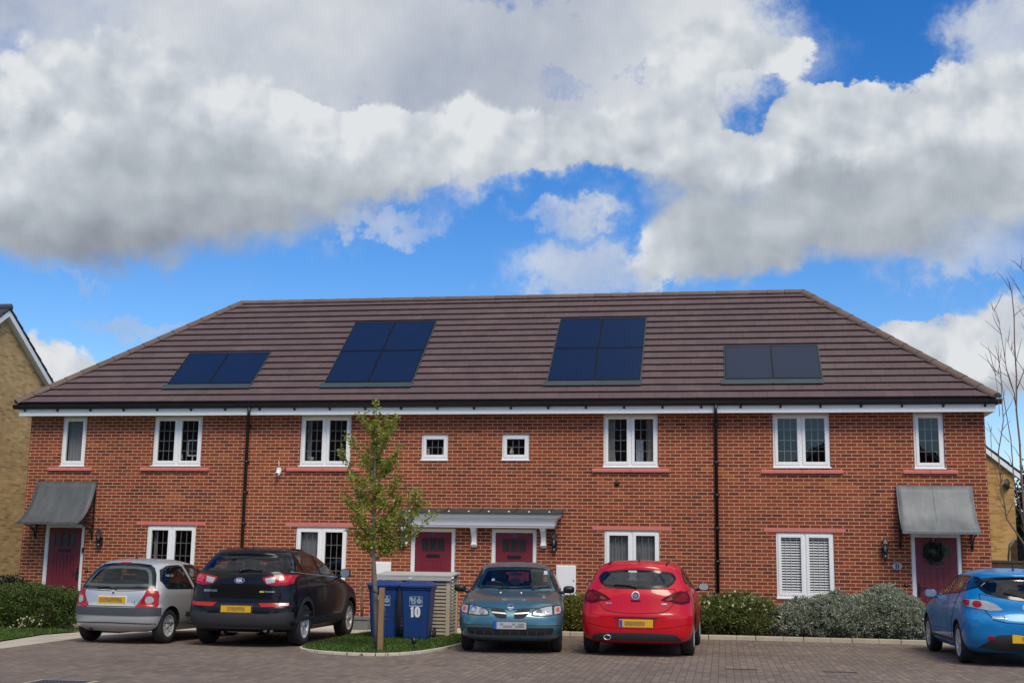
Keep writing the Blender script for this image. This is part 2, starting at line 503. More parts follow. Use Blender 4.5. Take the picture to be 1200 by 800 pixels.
M['p_silver'] = paint('silver_paint', (0.50, 0.51, 0.515, 1), 0.4, 0.34)
M['p_black'] = paint('black_paint', (0.006, 0.005, 0.0052, 1), 0.0, 0.4, 0.010, 0.5, 0.1)
M['p_teal'] = paint('teal_paint', lin(68, 112, 126), 0.45, 0.32)
M['p_red'] = paint('red_paint', lin(192, 4, 28), 0.0, 0.4, 0.02, 0.75, 0.2)
M['p_blue'] = paint('blue_paint', lin(2, 118, 184), 0.15, 0.4, 0.04, 0.6, 0.25)
M['rubber'] = plain('tyre_rubber', (0.018, 0.018, 0.019, 1), 0.8, var=0.3, scale=14)
M['trim'] = plain('grey_black_bumper_plastic', (0.028, 0.03, 0.034, 1), 0.6, var=0.15)
M['trim_grey'] = plain('dark_grey_bumper_plastic', lin(62, 66, 74), 0.6, var=0.15)
M['alloy'] = plain('alloy_wheel', (0.52, 0.53, 0.54, 1), 0.35, metal=0.25, var=0.1)
M['alloy_dark'] = plain('shaded_wheel_well', (0.02, 0.02, 0.02, 1), 0.7)
M['seal'] = plain('black_glass_border', (0.008, 0.008, 0.009, 1), 0.15, var=0.1)
M['seat'] = plain('dark_seat_cloth', (0.035, 0.036, 0.04, 1), 0.9, var=0.2, scale=20)
M['seat_grey'] = plain('grey_seat_cloth', (0.16, 0.17, 0.18, 1), 0.9, var=0.2, scale=20)
M['lamp_red'] = plain('red_lamp_lens', lin(158, 8, 22), 0.25, var=0.25, scale=25, coat=0.35, coat_rough=.12, spec=.3)
M['lamp_dark'] = plain('dark_red_lamp_lens', lin(84, 6, 18), 0.25, var=0.3, scale=25, coat=0.12, coat_rough=.15, spec=.15)
M['lamp_clear'] = plain('clear_lamp_lens', (0.42, 0.43, 0.44, 1), 0.3, metal=0.3, var=0.35, scale=30, coat=0.15, coat_rough=.15)
M['lamp_amber'] = plain('amber_lamp_lens', lin(188, 78, 40), 0.3, var=0.2, coat=0.3)
M['plate_y'] = plain('yellow_plate', lin(214, 168, 34), 0.4, var=0.06)
M['plate_w'] = plain('pale_plate', lin(170, 172, 176), 0.4, var=0.05)
M['plate_b'] = plain('blue_plate_band', lin(30, 80, 170), 0.4, var=0.05)
M['smudge1'] = plain('worn_plate_patch', lin(172, 134, 48), 0.45, var=0.1)
M['smudge2'] = plain('worn_plate_patch_brown', lin(150, 116, 56), 0.45, var=0.1)
M['smudge3'] = plain('grey_plate_patch', lin(128, 130, 134), 0.45, var=0.1)


# ------------------------------------------------------------------ lettering
def text_obj(name, body, size, mat, parent, loc, rot=(R(90), 0, 0), bold=0.0, depth=0.002, align='CENTER', space=1.0):
    c = bpy.data.curves.new(name, 'FONT')
    c.body = body; c.size = size; c.align_x = align; c.align_y = 'CENTER'
    c.offset = bold; c.extrude = depth; c.resolution_u = 3; c.space_character = space
    tmp = bpy.data.objects.new(name + '_tmp', c)
    COL.objects.link(tmp)
    dg = bpy.context.evaluated_depsgraph_get()
    me = bpy.data.meshes.new_from_object(tmp.evaluated_get(dg))
    bpy.data.objects.remove(tmp); bpy.data.curves.remove(c)
    me.name = name
    me.materials.clear(); me.materials.append(mat)
    o = bpy.data.objects.new(name, me)
    o.location = loc; o.rotation_euler = rot
    return link(o, parent)


def digits(name, body, h, mat, parent, loc, tilt=0.0, stroke=.24):
    """bold plain numerals as flat shapes (1 and 0)"""
    b = MB(); w = h * .56; t = h * stroke; adv = {'1': h * .42, '0': w + h * .10}
    x = -sum(adv[ch] for ch in body) / 2
    ct, st_ = math.cos(tilt), math.sin(tilt)
    def P(u, v): return (u, v * st_, v * ct)
    for ch in body:
        if ch == '1':
            q = [(x + .03 * h, h * .20), (x + .03 * h, h * .33), (x + .17 * h, h * .5), (x + .17 * h + t * .62, h * .5), (x + .17 * h + t * .62, -h * .5), (x + .17 * h - t * .3, -h * .5), (x + .17 * h - t * .3, h * .26)]
            b.add([P(*p) for p in q], [tuple(range(len(q)))[::-1]])
        else:
            n = 28; cx = x + w / 2
            for i in range(n):
                a0, a1 = 6.28318 * i / n, 6.28318 * (i + 1) / n
                def E(a, k): return (cx + (w / 2 - t * k) * abs(math.cos(a)) ** .8 * (1 if math.cos(a) > 0 else -1), (h / 2 - t * k) * abs(math.sin(a)) ** .8 * (1 if math.sin(a) > 0 else -1))
                b.add([P(*E(a0, 0)), P(*E(a1, 0)), P(*E(a1, 1)), P(*E(a0, 1))], [(0, 1, 2, 3)])
        x += adv[ch]
    o = b.build(name, mat, parent, loc=loc)
    return o


# ------------------------------------------------------------------ camera, light, sky
CAM_C = Vector((2.3457, -27.2067, 1.4962))
F_PX = 1455.376
_p, _y, _r = R(9.919), R(-9.6156), R(0.8563)
_F = Vector((math.sin(_y) * math.cos(_p), math.cos(_y) * math.cos(_p), math.sin(_p)))
_R0 = Vector((math.cos(_y), -math.sin(_y), 0)); _U0 = _R0.cross(_F)
_Rt = _R0 * math.cos(_r) + _U0 * math.sin(_r); _Up = _U0 * math.cos(_r) - _R0 * math.sin(_r)
cam = bpy.data.cameras.new('camera')
cam.lens = F_PX / 1200 * 36; cam.sensor_width = 36; cam.sensor_fit = 'HORIZONTAL'; cam.clip_end = 2000; cam.clip_start = 0.1
co = bpy.data.objects.new('camera', cam)
co.matrix_world = Matrix(((_Rt.x, _Up.x, -_F.x, CAM_C.x), (_Rt.y, _Up.y, -_F.y, CAM_C.y), (_Rt.z, _Up.z, -_F.z, CAM_C.z), (0, 0, 0, 1)))
COL.objects.link(co)
SC.camera = co

SUN_EL, SUN_AZ = R(52), R(152)      # compass azimuth, clockwise from +Y
sun_dir = Vector((math.sin(SUN_AZ) * math.cos(SUN_EL), math.cos(SUN_AZ) * math.cos(SUN_EL), math.sin(SUN_EL)))
sl = bpy.data.lights.new('sun', 'SUN')
sl.energy = 1.9; sl.angle = R(26); sl.color = (1.0, 0.90, 0.76)
so = bpy.data.objects.new('sun', sl)
so.rotation_euler = sun_dir.to_track_quat('Z', 'Y').to_euler()
so.location = (-20, -20, 30)
COL.objects.link(so)
SC.view_settings.view_transform = 'Standard'
SC.view_settings.look = 'None'
SC.view_settings.gamma = 1.0
SC.view_settings.use_curve_mapping = False
SC.view_settings.exposure = 0.55
try:
    SC.cycles.use_denoising = True
    SC.cycles.denoiser = 'OPENIMAGEDENOISE'
    SC.cycles.max_bounces = 8
    SC.cycles.transparent_max_bounces = 16
    SC.cycles.sample_clamp_indirect = 6.0
except Exception:
    pass


def az_el(px, py):
    d = (_F * F_PX + _Rt * (px - 600) - _Up * (py - 400)).normalized()
    return math.atan2(d.x, d.y), math.asin(d.z)


def build_world():
    w = bpy.data.worlds.new('World'); SC.world = w
    w.use_nodes = True
    t = w.node_tree
    for n in list(t.nodes): t.nodes.remove(n)
    nt = NT(t)
    out = nt.n('ShaderNodeOutputWorld')
    bg = nt.n('ShaderNodeBackground', {'Strength': 0.1})
    t.links.new(bg.outputs[0], out.inputs[0])
    sky = nt.n('ShaderNodeTexSky', None, sky_type='NISHITA', sun_disc=False, sun_elevation=SUN_EL, sun_rotation=SUN_AZ,
               altitude=50.0, air_density=1.0, dust_density=0.35, ozone_density=2.5)
    hs = nt.n('ShaderNodeHueSaturation', {'Hue': 0.511, 'Saturation': SKY_SAT, 'Value': SKY_VAL, 'Fac': 1.0, 'Color': sky.outputs[0]})
    g = nt.n('ShaderNodeTexCoord').outputs['Generated']
    sp = nt.n('ShaderNodeSeparateXYZ', {0: g})
    az = nt.m('ARCTAN2', sp.outputs[0], sp.outputs[1])
    el = nt.m('ARCSINE', sp.outputs[2])
    p = nt.n('ShaderNodeCombineXYZ', {0: az, 1: el, 2: 0.0}).outputs[0]

    def warp(scale, detail, rough, ax, ay):
        w1 = nt.n('ShaderNodeTexNoise', {'Scale': scale, 'Detail': detail, 'Roughness': rough}); t.links.new(g, w1.inputs['Vector'])
        return nt.vm('MULTIPLY', nt.vm('SUBTRACT', w1.outputs['Color'], (0.5, 0.5, 0.5)), (ax, ay, 0.0))
    o1 = warp(9.0, 2.0, 0.5, 0.07, 0.05)
    o2 = warp(30.0, 7.0, 0.66, 0.05, 0.046)
    q = nt.vm('ADD', nt.vm('ADD', p, o1), o2)
    qs = nt.vm('ADD', nt.vm('ADD', p, o1), nt.vm('MULTIPLY', o2, (0.6, 0.6, 0.0)))

    def field(q, blobs, fall=0.42):
        acc = None
        for x, y, rx, ry, a in blobs:
            ca, ce = az_el(x, y)
            sx = F_PX / rx * math.cos(ce); sy = F_PX / ry
            d = nt.vm('MULTIPLY_ADD', q, (sx, sy, 0), (-ca * sx, -ce * sy, 0))
            dd = nt.vm('DOT_PRODUCT', d, d)
            e = nt.m('POWER', fall, nt.m('MULTIPLY', dd, dd))
            acc = nt.m('MULTIPLY', e, a) if acc is None else nt.m('MULTIPLY_ADD', e, a, acc)
        return acc

    inside = nt.m('MULTIPLY', nt.smooth(nt.m('ABSOLUTE', nt.m('ADD', az, 0.17)), 0.50, 0.75, 1.0, 0.0), nt.smooth(el, 0.46, 0.62, 1.0, 0.0))
    outside = nt.m('SUBTRACT', 1.0, inside)
    rest = nt.noise(nt.vm('MULTIPLY', g, (1.0, 1.0, 1.6)), 2.6, 7.0, 0.58)
    rest = nt.m('MULTIPLY', nt.m('SUBTRACT', rest, nt.smooth(el, 0.25, 0.75, 0.56, 0.36)), 6.0)

    # a wide blue gap overhead to the north-west
    gap = nt.m('MULTIPLY', nt.smooth(az, -0.02, -0.16, 0.0, 1.0), nt.smooth(nt.m('ABSOLUTE', nt.m('SUBTRACT', el, 1.02)), 0.30, 0.50, 1.0, 0.0))
    gap = nt.m('MULTIPLY', gap, nt.smooth(az, -1.5, -1.2, 0.0, 1.0))
    rest = nt.m('SUBTRACT', rest, nt.m('MULTIPLY', gap, 4.0))
    # far, thin, lavender-grey layer
    FB = field(nt.vm('ADD', q, o2), CLOUD_BACK)
    fb = nt.noise(g, 7.0, 7.0, 0.6)
    FB = nt.m('MULTIPLY_ADD', nt.m('SUBTRACT', fb, 0.5), 1.7, FB)
    aB = nt.m('MULTIPLY', nt.m('MULTIPLY', nt.smooth(FB, 0.0, 1.25), 0.97), inside)
    bB = nt.noise(g, 5.0, 6.0, 0.55)
    cB = nt.ramp(nt.m('ADD', bB, nt.m('MULTIPLY', nt.m('SUBTRACT', fb, 0.5), 0.5)), [(0.28, lin(184, 193, 209)), (0.46, lin(210, 216, 226)), (0.62, lin(236, 240, 243))])
    # near cumulus: white sunlit tops, grey undersides
    FA = field(q, CLOUD_FRONT)
    up = field(nt.vm('ADD', qs, (-0.008, 0.043, 0.0)), CLOUD_FRONT)
    ed = nt.noise(g, 20.0, 8.0, 0.6)
    def puffs(v):
        wv = nt.n('ShaderNodeTexNoise', {'Scale': 26.0, 'Detail': 4.0, 'Roughness': 0.6}); t.links.new(v, wv.inputs['Vector'])
        v2 = nt.vm('ADD', v, nt.vm('MULTIPLY', nt.vm('SUBTRACT', wv.outputs['Color'], (0.5, 0.5, 0.5)), (0.03, 0.03, 0.03)))
        acc = None
        for scale, amp in ((13.0, 0.5), (27.0, 0.3), (58.0, 0.2)):
            vo = nt.n('ShaderNodeTexVoronoi', {'Scale': scale}, feature='F1'); t.links.new(v2, vo.inputs['Vector'])
            k = nt.m('MULTIPLY', nt.m('SUBTRACT', 0.5, vo.outputs['Distance']), amp)
            acc = k if acc is None else nt.m('ADD', acc, k)
        return acc
    pf = puffs(g)
    FA = nt.m('MULTIPLY_ADD', nt.m('SUBTRACT', ed, 0.5), 0.55, FA)
    near = nt.smooth(FA, 0.02, 0.4)
    FA = nt.m('MULTIPLY_ADD', nt.m('MULTIPLY', pf, near), 1.5, FA)
    FA = nt.m('MULTIPLY_ADD', nt.m('SUBTRACT', nt.noise(g, 8.0, 5.0, 0.55), 0.5), 0.8, FA)
    FA = nt.m('ADD', nt.m('MULTIPLY', FA, inside), nt.m('MULTIPLY', rest, outside))
    soft = nt.smooth(nt.m('MULTIPLY', up, inside), 0.4, 1.6)
    aA = nt.smooth(nt.m('DIVIDE', nt.m('SUBTRACT', FA, 0.12), nt.m('MULTIPLY_ADD', soft, 0.85, 0.42)), 0.0, 1.0)
    f0 = nt.noise(g, 6.5, 7.0, 0.5)
    f1 = nt.noise(nt.vm('ADD', g, (-0.018, -0.004, 0.026)), 6.5, 7.0, 0.5)
    pf1 = puffs(nt.vm('ADD', g, (-0.010, -0.003, 0.014)))
    relief = nt.m('ADD', nt.m('MULTIPLY', nt.m('SUBTRACT', f0, f1), 1.1), nt.m('MULTIPLY', nt.m('SUBTRACT', pf, pf1), 0.85))
    G = field(qs, GREYS)
    br = nt.m('SUBTRACT', 0.90, nt.m('MULTIPLY', nt.smooth(nt.m('MULTIPLY', up, inside), 0.3, 1.9), 0.29))
    br = nt.m('SUBTRACT', br, nt.m('MULTIPLY', G, 0.55))
    br = nt.m('ADD', br, nt.m('MULTIPLY', relief, nt.m('MULTIPLY_ADD', soft, -0.55, 1.0)))
    br = nt.m('ADD', br, nt.m('MULTIPLY', nt.m('SUBTRACT', ed, 0.5), 0.16))
    cA = nt.ramp(br, [(0.0, lin(120, 128, 142)), (0.3, lin(150, 157, 169)), (0.6, lin(190, 198, 207)), (0.85, lin(221, 228, 235)), (1.0, lin(244, 247, 250))])
    c = nt.mix(aB, hs.outputs[0], nt.n('ShaderNodeVectorMath', {0: cB, 'Scale': CLOUD_GAIN}, operation='SCALE').outputs[0])
    c = nt.mix(aA, c, nt.n('ShaderNodeVectorMath', {0: cA, 'Scale': CLOUD_GAIN}, operation='SCALE').outputs[0])
    t.links.new(c, bg.inputs[0])
    try:
        w.cycles.sampling_method = 'MANUAL'; w.cycles.sample_map_resolution = 512
    except Exception:
        pass


SKY_SAT, SKY_VAL, CLOUD_GAIN = 1.42, 1.02, 5.7
CLOUD_FRONT = [(60, 190, 210, 100, 1.0), (230, 130, 150, 78, 0.9), (140, 245, 210, 62, 0.9), (300, 195, 150, 80, 0.8), (400, 180, 120, 50, 0.8), (480, 190, 90, 36, 0.7),
               (590, 168, 120, 36, 0.9), (690, 168, 90, 36, 0.8), (800, 165, 110, 52, 0.9), (920, 165, 110, 50, 0.9), (1060, 150, 110, 62, 1.0), (1160, 165, 90, 80, 0.9),
               (900, 240, 170, 62, 1.0), (1080, 245, 160, 55, 0.9), (850, 282, 95, 48, 0.9), (800, 318, 70, 20, 0.55), (925, 70, 60, 26, 0.6), (840, 70, 90, 40, 0.7),
               (1120, 425, 62, 46, 1.0), (1180, 405, 50, 50, 0.9), (1075, 378, 26, 14, 0.6), (1075, 420, 40, 40, .6), (52, 422, 52, 30, 0.95), (78, 446, 60, 20, 0.9), (325, 257, 24, 9, 0.5),
               (870, 122, 36, 24, -1.4), (655, 98, 50, 16, -0.9), (388, 98, 40, 20, -0.8), (745, 84, 26, 10, -0.9), (650, 262, 130, 34, -0.7), (560, 300, 120, 30, -0.4), (1010, 70, 70, 36, -0.8)]
CLOUD_BACK = [(150, 20, 460, 85, 1.1), (560, 70, 300, 95, 1.1), (760, 60, 170, 80, 0.9), (450, 150, 190, 70, 0.9), (640, 150, 180, 60, 0.7), (1185, 40, 60, 70, 0.9), (440, 262, 76, 17, 0.66), (520, 225, 60, 30, 0.4),
              (660, 268, 75, 19, 0.62), (165, 373, 55, 12, 0.6), (105, 320, 46, 6, 0.4), (1150, 290, 110, 30, 0.6), (690, 320, 90, 30, 0.75), (658, 98, 55, 16, -1.5), (388, 100, 36, 20, -1.35), (525, 72, 30, 10, -0.9), (745, 84, 26, 9, -1.3), (470, 122, 70, 14, -0.8), (690, 250, 50, 24, 0.3)]
GREYS = [(150, 290, 190, 30, 0.30), (290, 250, 100, 24, 0.2), (960, 290, 190, 24, 0.2), (780, 326, 90, 16, 0.2), (1000, 205, 70, 22, 0.2), (1130, 450, 60, 20, 0.2)]
build_world()
# ------------------------------------------------------------------ ground and setting
def sheet(name, poly, z, mat, kind='structure'):
    b = MB(); b.add([(x, y, z) for x, y in poly], [list(range(len(poly)))])
    o = b.build(name, mat)
    if o.data.polygons[0].normal.z < 0: o.data.flip_normals()
    return tag(o, kind=kind)


sheet('ground', [(-600, -600), (600, -600), (600, 600), (-600, 600)], -0.012, M['earth'])
sheet('paved_court', [(-14, -40), (40, -40), (40, -1.80), (-14, -1.80)], -0.004, M['paving'])
sheet('road', [(-60, -40.0), (60, -40.0), (60, -52), (-60, -52)], 0.0, M['paving'])
PATH_IN = [(-9.0, -14.0), (-9.25, -9.6), (-9.62, -7.6), (-9.95, -5.6), (-9.75, -4.4), (-9.2, -3.0), (-8.62, -1.6)]
PATH_OUT = [(-8.62, -14.0), (-8.75, -9.6), (-8.86, -7.4), (-8.98, -5.4), (-8.6, -4.0), (-8.1, -3.0), (-4.45, -2.75)]
sheet('path', PATH_OUT + [(-4.45, -1.6)] + PATH_IN[::-1], 0.0, M['slab'])
sheet('gravel_strip', [(-8.62, -1.6), (-4.45, -1.6), (-4.45, -0.005), (-8.62, -0.005)], 0.002, M['gravel'])
sheet('front_path', [(-4.45, -2.75), (-2.2, -2.75), (-2.2, -0.005), (-4.45, -0.005)], 0.002, M['slab'])
sheet('planting_bed', [(-1.4, -1.62), (9.6, -1.5), (9.6, -0.005), (-1.4, -0.005)], 0.03, M['soil'])
sheet('lawn', [(-9.0, -14.0), (-9.25, -9.6), (-9.62, -7.6), (-9.95, -5.6), (-9.78, -4.5), (-16, -3.0), (-26, -14.0)], 0.02, M['earth'])
# kerb units along the bed
kb = MB()
xk = -1.6
while xk < 9.4:
    kb.box(xk, xk + 0.905, -1.80, -1.64, -0.02, 0.078 + random.uniform(-.003, .003)); xk += 0.915
kb.box(-1.76, -1.61, -1.80, -0.3, -0.02, 0.09)
tag(kb.build('kerb', M['kerb'], bevel=0.012), kind='structure')


def resample(poly, n):
    P = [Vector((x, y, 0)) for x, y in poly]; L = [0]
    for a, b in zip(P, P[1:] + P[:1]): L.append(L[-1] + (b - a).length)
    out = []
    for i in range(n):
        t = L[-1] * i / n
        k = max(j for j in range(len(L) - 1) if L[j] <= t + 1e-9)
        a, b = P[k], P[(k + 1) % len(P)]
        out.append(tuple((a + (b - a) * ((t - L[k]) / max(L[k + 1] - L[k], 1e-9)))[:2]))
    return out


def chaikin(poly, it=2, closed=True):
    for _ in range(it):
        out = []
        n = len(poly)
        for i in range(n if closed else n - 1):
            a, b = poly[i], poly[(i + 1) % n]
            out += [(a[0] * .75 + b[0] * .25, a[1] * .75 + b[1] * .25), (a[0] * .25 + b[0] * .75, a[1] * .25 + b[1] * .75)]
        poly = out
    return poly


ISLAND = chaikin([(-4.6, -3.0), (-4.6, -6.4), (-4.35, -7.7), (-3.2, -8.25), (-2.55, -7.9), (-2.25, -6.6), (-2.2, -5.0), (-2.2, -3.0), (-2.4, -2.8), (-4.4, -2.8)], 2)
sheet('island_soil', ISLAND, 0.03, M['earth'])
kb = MB()
n = len(ISLAND)
c0 = Vector((-3.4, -5.3))
for i in range(n):
    a, b = Vector(ISLAND[i]), Vector(ISLAND[(i + 1) % n])
    d = (b - a)
    nrm = Vector((d.y, -d.x)).normalized()
    if nrm.dot(((a + b) / 2) - c0) < 0: nrm = -nrm
    kb.add([(a.x, a.y, .04), (b.x, b.y, .04), (b.x + nrm.x * .045, b.y + nrm.y * .045, .03), (a.x + nrm.x * .045, a.y + nrm.y * .045, .03),
            (b.x + nrm.x * .05, b.y + nrm.y * .05, -.02), (a.x + nrm.x * .05, a.y + nrm.y * .05, -.02)], [(0, 3, 2, 1), (3, 5, 4, 2)])
tag(kb.build('island_edging', M['slab']), kind='structure')


def in_poly(poly, x, y):
    c = False; j = len(poly) - 1
    for i in range(len(poly)):
        xi, yi = poly[i]; xj, yj = poly[j]
        if (yi > y) != (yj > y) and x < (xj - xi) * (y - yi) / (yj - yi) + xi: c = not c
        j = i
    return c


def grass(name, poly, n, z, h=0.06, kind='stuff'):
    xs = [p[0] for p in poly]; ys = [p[1] for p in poly]
    vs = []; fs = []
    k = 0
    while k < n:
        x = random.uniform(min(xs), max(xs)); y = random.uniform(min(ys), max(ys))
        if not in_poly(poly, x, y): continue
        a = random.uniform(0, 6.28); hh = h * random.uniform(.45, 1.25); w = random.uniform(.004, .008); l = random.uniform(0, .035)
        dx, dy = math.cos(a) * w, math.sin(a) * w
        lx, ly = math.cos(a + 1.6) * l, math.sin(a + 1.6) * l
        b = len(vs)
        vs += [(x - dx, y - dy, z), (x + dx, y + dy, z), (x + lx * .4 + dx * .6, y + ly * .4 + dy * .6, z + hh * .6), (x + lx * .4 - dx * .6, y + ly * .4 - dy * .6, z + hh * .6), (x + lx, y + ly, z + hh)]
        fs += [(b, b + 1, b + 2, b + 3), (b + 3, b + 2, b + 4)]
        k += 1
    me = bpy.data.meshes.new(name); me.from_pydata(vs, [], fs); me.materials.append(M['grass'])
    return tag(link(bpy.data.objects.new(name, me)), kind=kind)


grass('grass', ISLAND, 26000, 0.03, 0.042)
grass('grass', [(-9.6, -10.5), (-9.62, -7.6), (-9.95, -5.6), (-9.78, -4.5), (-12.4, -4.2), (-12.4, -10.5)], 26000, 0.02, 0.055)

# drains set in the paving
for x0, y0, x1, y1, lab in [(2.38, -8.72, 2.80, -8.66, 'thin dark slot drain in the paving behind the red car'), (3.75, -8.66, 4.17, -8.70, 'thin dark slot drain in the paving below the silver shrubs')]:
    t = thing('slot_drain', lab, 'drain', ((x0 + x1) / 2, (y0 + y1) / 2, 0), 0, 'slot drains in the paving')
    w = (x1 - x0) / 2
    MB().box(-w - .02, w + .02, -.05, .05, -.03, .002).build('drain_frame', M['iron'], t)
    b = MB()
    for k in range(12): b.box(-w + k * 2 * w / 12, -w + (k + .5) * 2 * w / 12, -.03, .03, .002, .006)
    b.build('grating', M['steel'], t)
t = thing('manhole_cover', 'dark metal inspection cover in a pale frame at the lower edge of the paving', 'manhole cover', (-5.3, -13.35, 0), R(2))
MB().box(-.36, .36, -.30, .30, -.03, .003).build('cover_frame', M['kerb'], t)
b = MB(); b.box(-.31, .31, -.25, .25, -.02, .006)
for i in range(7):
    for j in range(6): b.box(-.28 + i * .084, -.28 + i * .084 + .04, -.22 + j * .078, -.22 + j * .078 + .035, .006, .010)
b.build('cover_plate', M['trim_grey'], t)

# ------------------------------------------------------------------ the terrace
XL, XR, WT = -13.854, 7.81, 4.70
YB = 6.9
house = thing('terraced_house', 'long two-storey red brick terrace with hipped brown tiled roof, solar panels and dark red doors', 'house')


def wall_sheet(b, axis, c_front, c_back, u0, u1, z0, z1, holes):
    """wall with rectangular openings; axis 'y' wall spans x, axis 'x' wall spans y"""
    us = sorted({u0, u1} | {v for h in holes for v in h[:2]}); zs = sorted({z0, z1} | {v for h in holes for v in h[2:]})
    def P(u, c, z): return (u, c, z) if axis == 'y' else (c, u, z)
    def filled(i, j):
        if i < 0 or j < 0 or i >= len(us) - 1 or j >= len(zs) - 1: return False
        cu, cz = (us[i] + us[i + 1]) / 2, (zs[j] + zs[j + 1]) / 2
        return not any(h[0] < cu < h[1] and h[2] < cz < h[3] for h in holes)
    for i in range(len(us) - 1):
        for j in range(len(zs) - 1):
            if not filled(i, j): continue
            a, c, z_, w = us[i], us[i + 1], zs[j], zs[j + 1]
            b.add([P(a, c_front, z_), P(c, c_front, z_), P(c, c_front, w), P(a, c_front, w)], [(0, 1, 2, 3)])
            b.add([P(a, c_back, z_), P(c, c_back, z_), P(c, c_back, w), P(a, c_back, w)], [(3, 2, 1, 0)])
            for di, dj, e in ((-1, 0, ((a, z_), (a, w))), (1, 0, ((c, w), (c, z_))), (0, -1, ((c, z_), (a, z_))), (0, 1, ((a, w), (c, w)))):
                if not filled(i + di, j + dj):
                    (p0, q0), (p1, q1) = e
                    b.add([P(p0, c_front, q0), P(p1, c_front, q1), P(p1, c_back, q1), P(p0, c_back, q0)], [(0, 1, 2, 3)])


WIN = []   # x0, z0, w, h, lights, cols, rows
for x in (-10.735, -7.15, -0.20, 3.45): WIN.append((x, 3.484, 1.2, 1.186, 2, 3, 4))
WIN.append((-13.045, 3.476, 0.62, 1.19, 1, 0, 0))
WIN.append((6.365, 3.470, 0.62, 1.20, 1, 3, 4))
WIN.append((-4.30, 3.628, 0.62, 0.602, 1, 3, 2)); WIN.append((-2.46, 3.632, 0.62, 0.602, 1, 3, 2))
for x in (-10.745, -7.155, -0.174, 3.47): WIN.append((x, 0.748, 1.2, 1.392, 2, 0 if x > 3 else 3, 4))
DOOR = [(-13.285, 1.0), (-4.48, 1.01), (-2.66, 1.01), (6.22, 1.01)]
holes = [(x, x + w, z, z + h) for x, z, w, h, *_ in WIN] + [(x, x + w, -0.1, 2.145) for x, w in DOOR]
b = MB()
wall_sheet(b, 'y', 0.0, 0.30, XL, XR, -0.1, WT, holes)
b.build('front_wall', M['brick'], house)
b = MB(); wall_sheet(b, 'x', XL, XL + .3, 0.30, YB, -0.1, WT, []); b.build('side_wall', M['brick'], house)
b = MB(); wall_sheet(b, 'x', XR, XR - .3, 0.30, YB, -0.1, WT, []); b.build('side_wall', M['brick'], house)
b = MB(); b.box(XL + .3, XR - .3, YB - .3, YB, -0.1, WT); b.build('back_wall', M['brick'], house)
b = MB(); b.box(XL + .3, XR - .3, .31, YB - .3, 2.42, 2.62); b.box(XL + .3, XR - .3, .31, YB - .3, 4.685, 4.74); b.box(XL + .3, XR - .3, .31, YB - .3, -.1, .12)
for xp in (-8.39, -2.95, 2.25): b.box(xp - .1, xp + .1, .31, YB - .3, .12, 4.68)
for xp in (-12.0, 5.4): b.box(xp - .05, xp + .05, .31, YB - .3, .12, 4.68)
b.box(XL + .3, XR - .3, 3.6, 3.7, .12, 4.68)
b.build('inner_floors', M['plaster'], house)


def ring(b, x0, x1, z0, z1, t, y0, y1, mi=0, tb=None, tt=None):
    tb = t if tb is None else tb; tt = t if tt is None else tt
    b.box(x0, x0 + t, y0, y1, z0, z1, mi); b.box(x1 - t, x1, y0, y1, z0, z1, mi)
    b.box(x0 + t, x1 - t, y0, y1, z0, z0 + tb, mi); b.box(x0 + t, x1 - t, y0, y1, z1 - tt, z1, mi)


def drape(name, x0, x1, z0, z1, y, mat, parent, waves=7, amp=.02, pull=0.0, side=1):
    b = MB(); nx = 40; nz = 6
    vs = []
    for j in range(nz + 1):
        s = j / nz
        w = (x1 - x0) * (1 - pull * math.sin(math.pi * min(1, (1 - s) * 1.0)) ** 1.0)
        for i in range(nx + 1):
            u = i / nx
            x = x0 + u * w if side > 0 else x1 - u * w
            vs.append((x, y + amp * math.sin(u * waves * 6.283 + .6 * math.sin(s * 5)), z0 + s * (z1 - z0)))
    fs = [(j * (nx + 1) + i, j * (nx + 1) + i + 1, (j + 1) * (nx + 1) + i + 1, (j + 1) * (nx + 1) + i) for j in range(nz) for i in range(nx)]
    b.add(vs, fs, 0, True)
    return b.build(name, mat, parent)


def window(x0, z0, w, h, lights, cols, rows):
    x1, z1 = x0 + w, z0 + h
    b = MB()
    cill = 0.035
    ring(b, x0 + .004, x1 - .004, z0 + cill, z1 - .004, .05, .035, .105)
    xs = [(x0 + .046, x1 - .046)] if lights == 1 else [(x0 + .046, x0 + w / 2 - .022), (x0 + w / 2 + .022, x1 - .046)]
    if lights == 2: b.box(x0 + w / 2 - .03, x0 + w / 2 + .03, .036, .104, z0 + cill + .05, z1 - .054)
    panes = []
    for a, c in xs:
        ring(b, a, c, z0 + cill + .044, z1 - .05, .062, .018, .098)
        ring(b, a + .05, c - .05, z0 + cill + .094, z1 - .10, .014, .024, .090)
        panes.append((a + .062, c - .062, z0 + cill + .106, z1 - .112))
    b.box(x0 - .012, x1 + .012, -.028, .10, z0 + .002, z0 + cill - .001)
    fr = b.build('window', M['white'], house, bevel=.006)
    for a, c, p, q in panes:
        MB().add([(a, .052, p), (c, .052, p), (c, .052, q), (a, .052, q)], [(0, 1, 2, 3)]).build('pane', M['glass'], fr)
        if cols:
            g = MB()
            for i in range(1, cols):
                xx = a + (c - a) * i / cols; g.box(xx - .008, xx + .008, .060, .066, p, q)
            for j in range(1, rows):
                zz = p + (q - p) * j / rows; g.box(a, c, .0605, .0665, zz - .008, zz + .008)
            g.build('glazing_bars', M['lattice'], fr)
    return fr, panes


FR = [window(*w) for w in WIN]
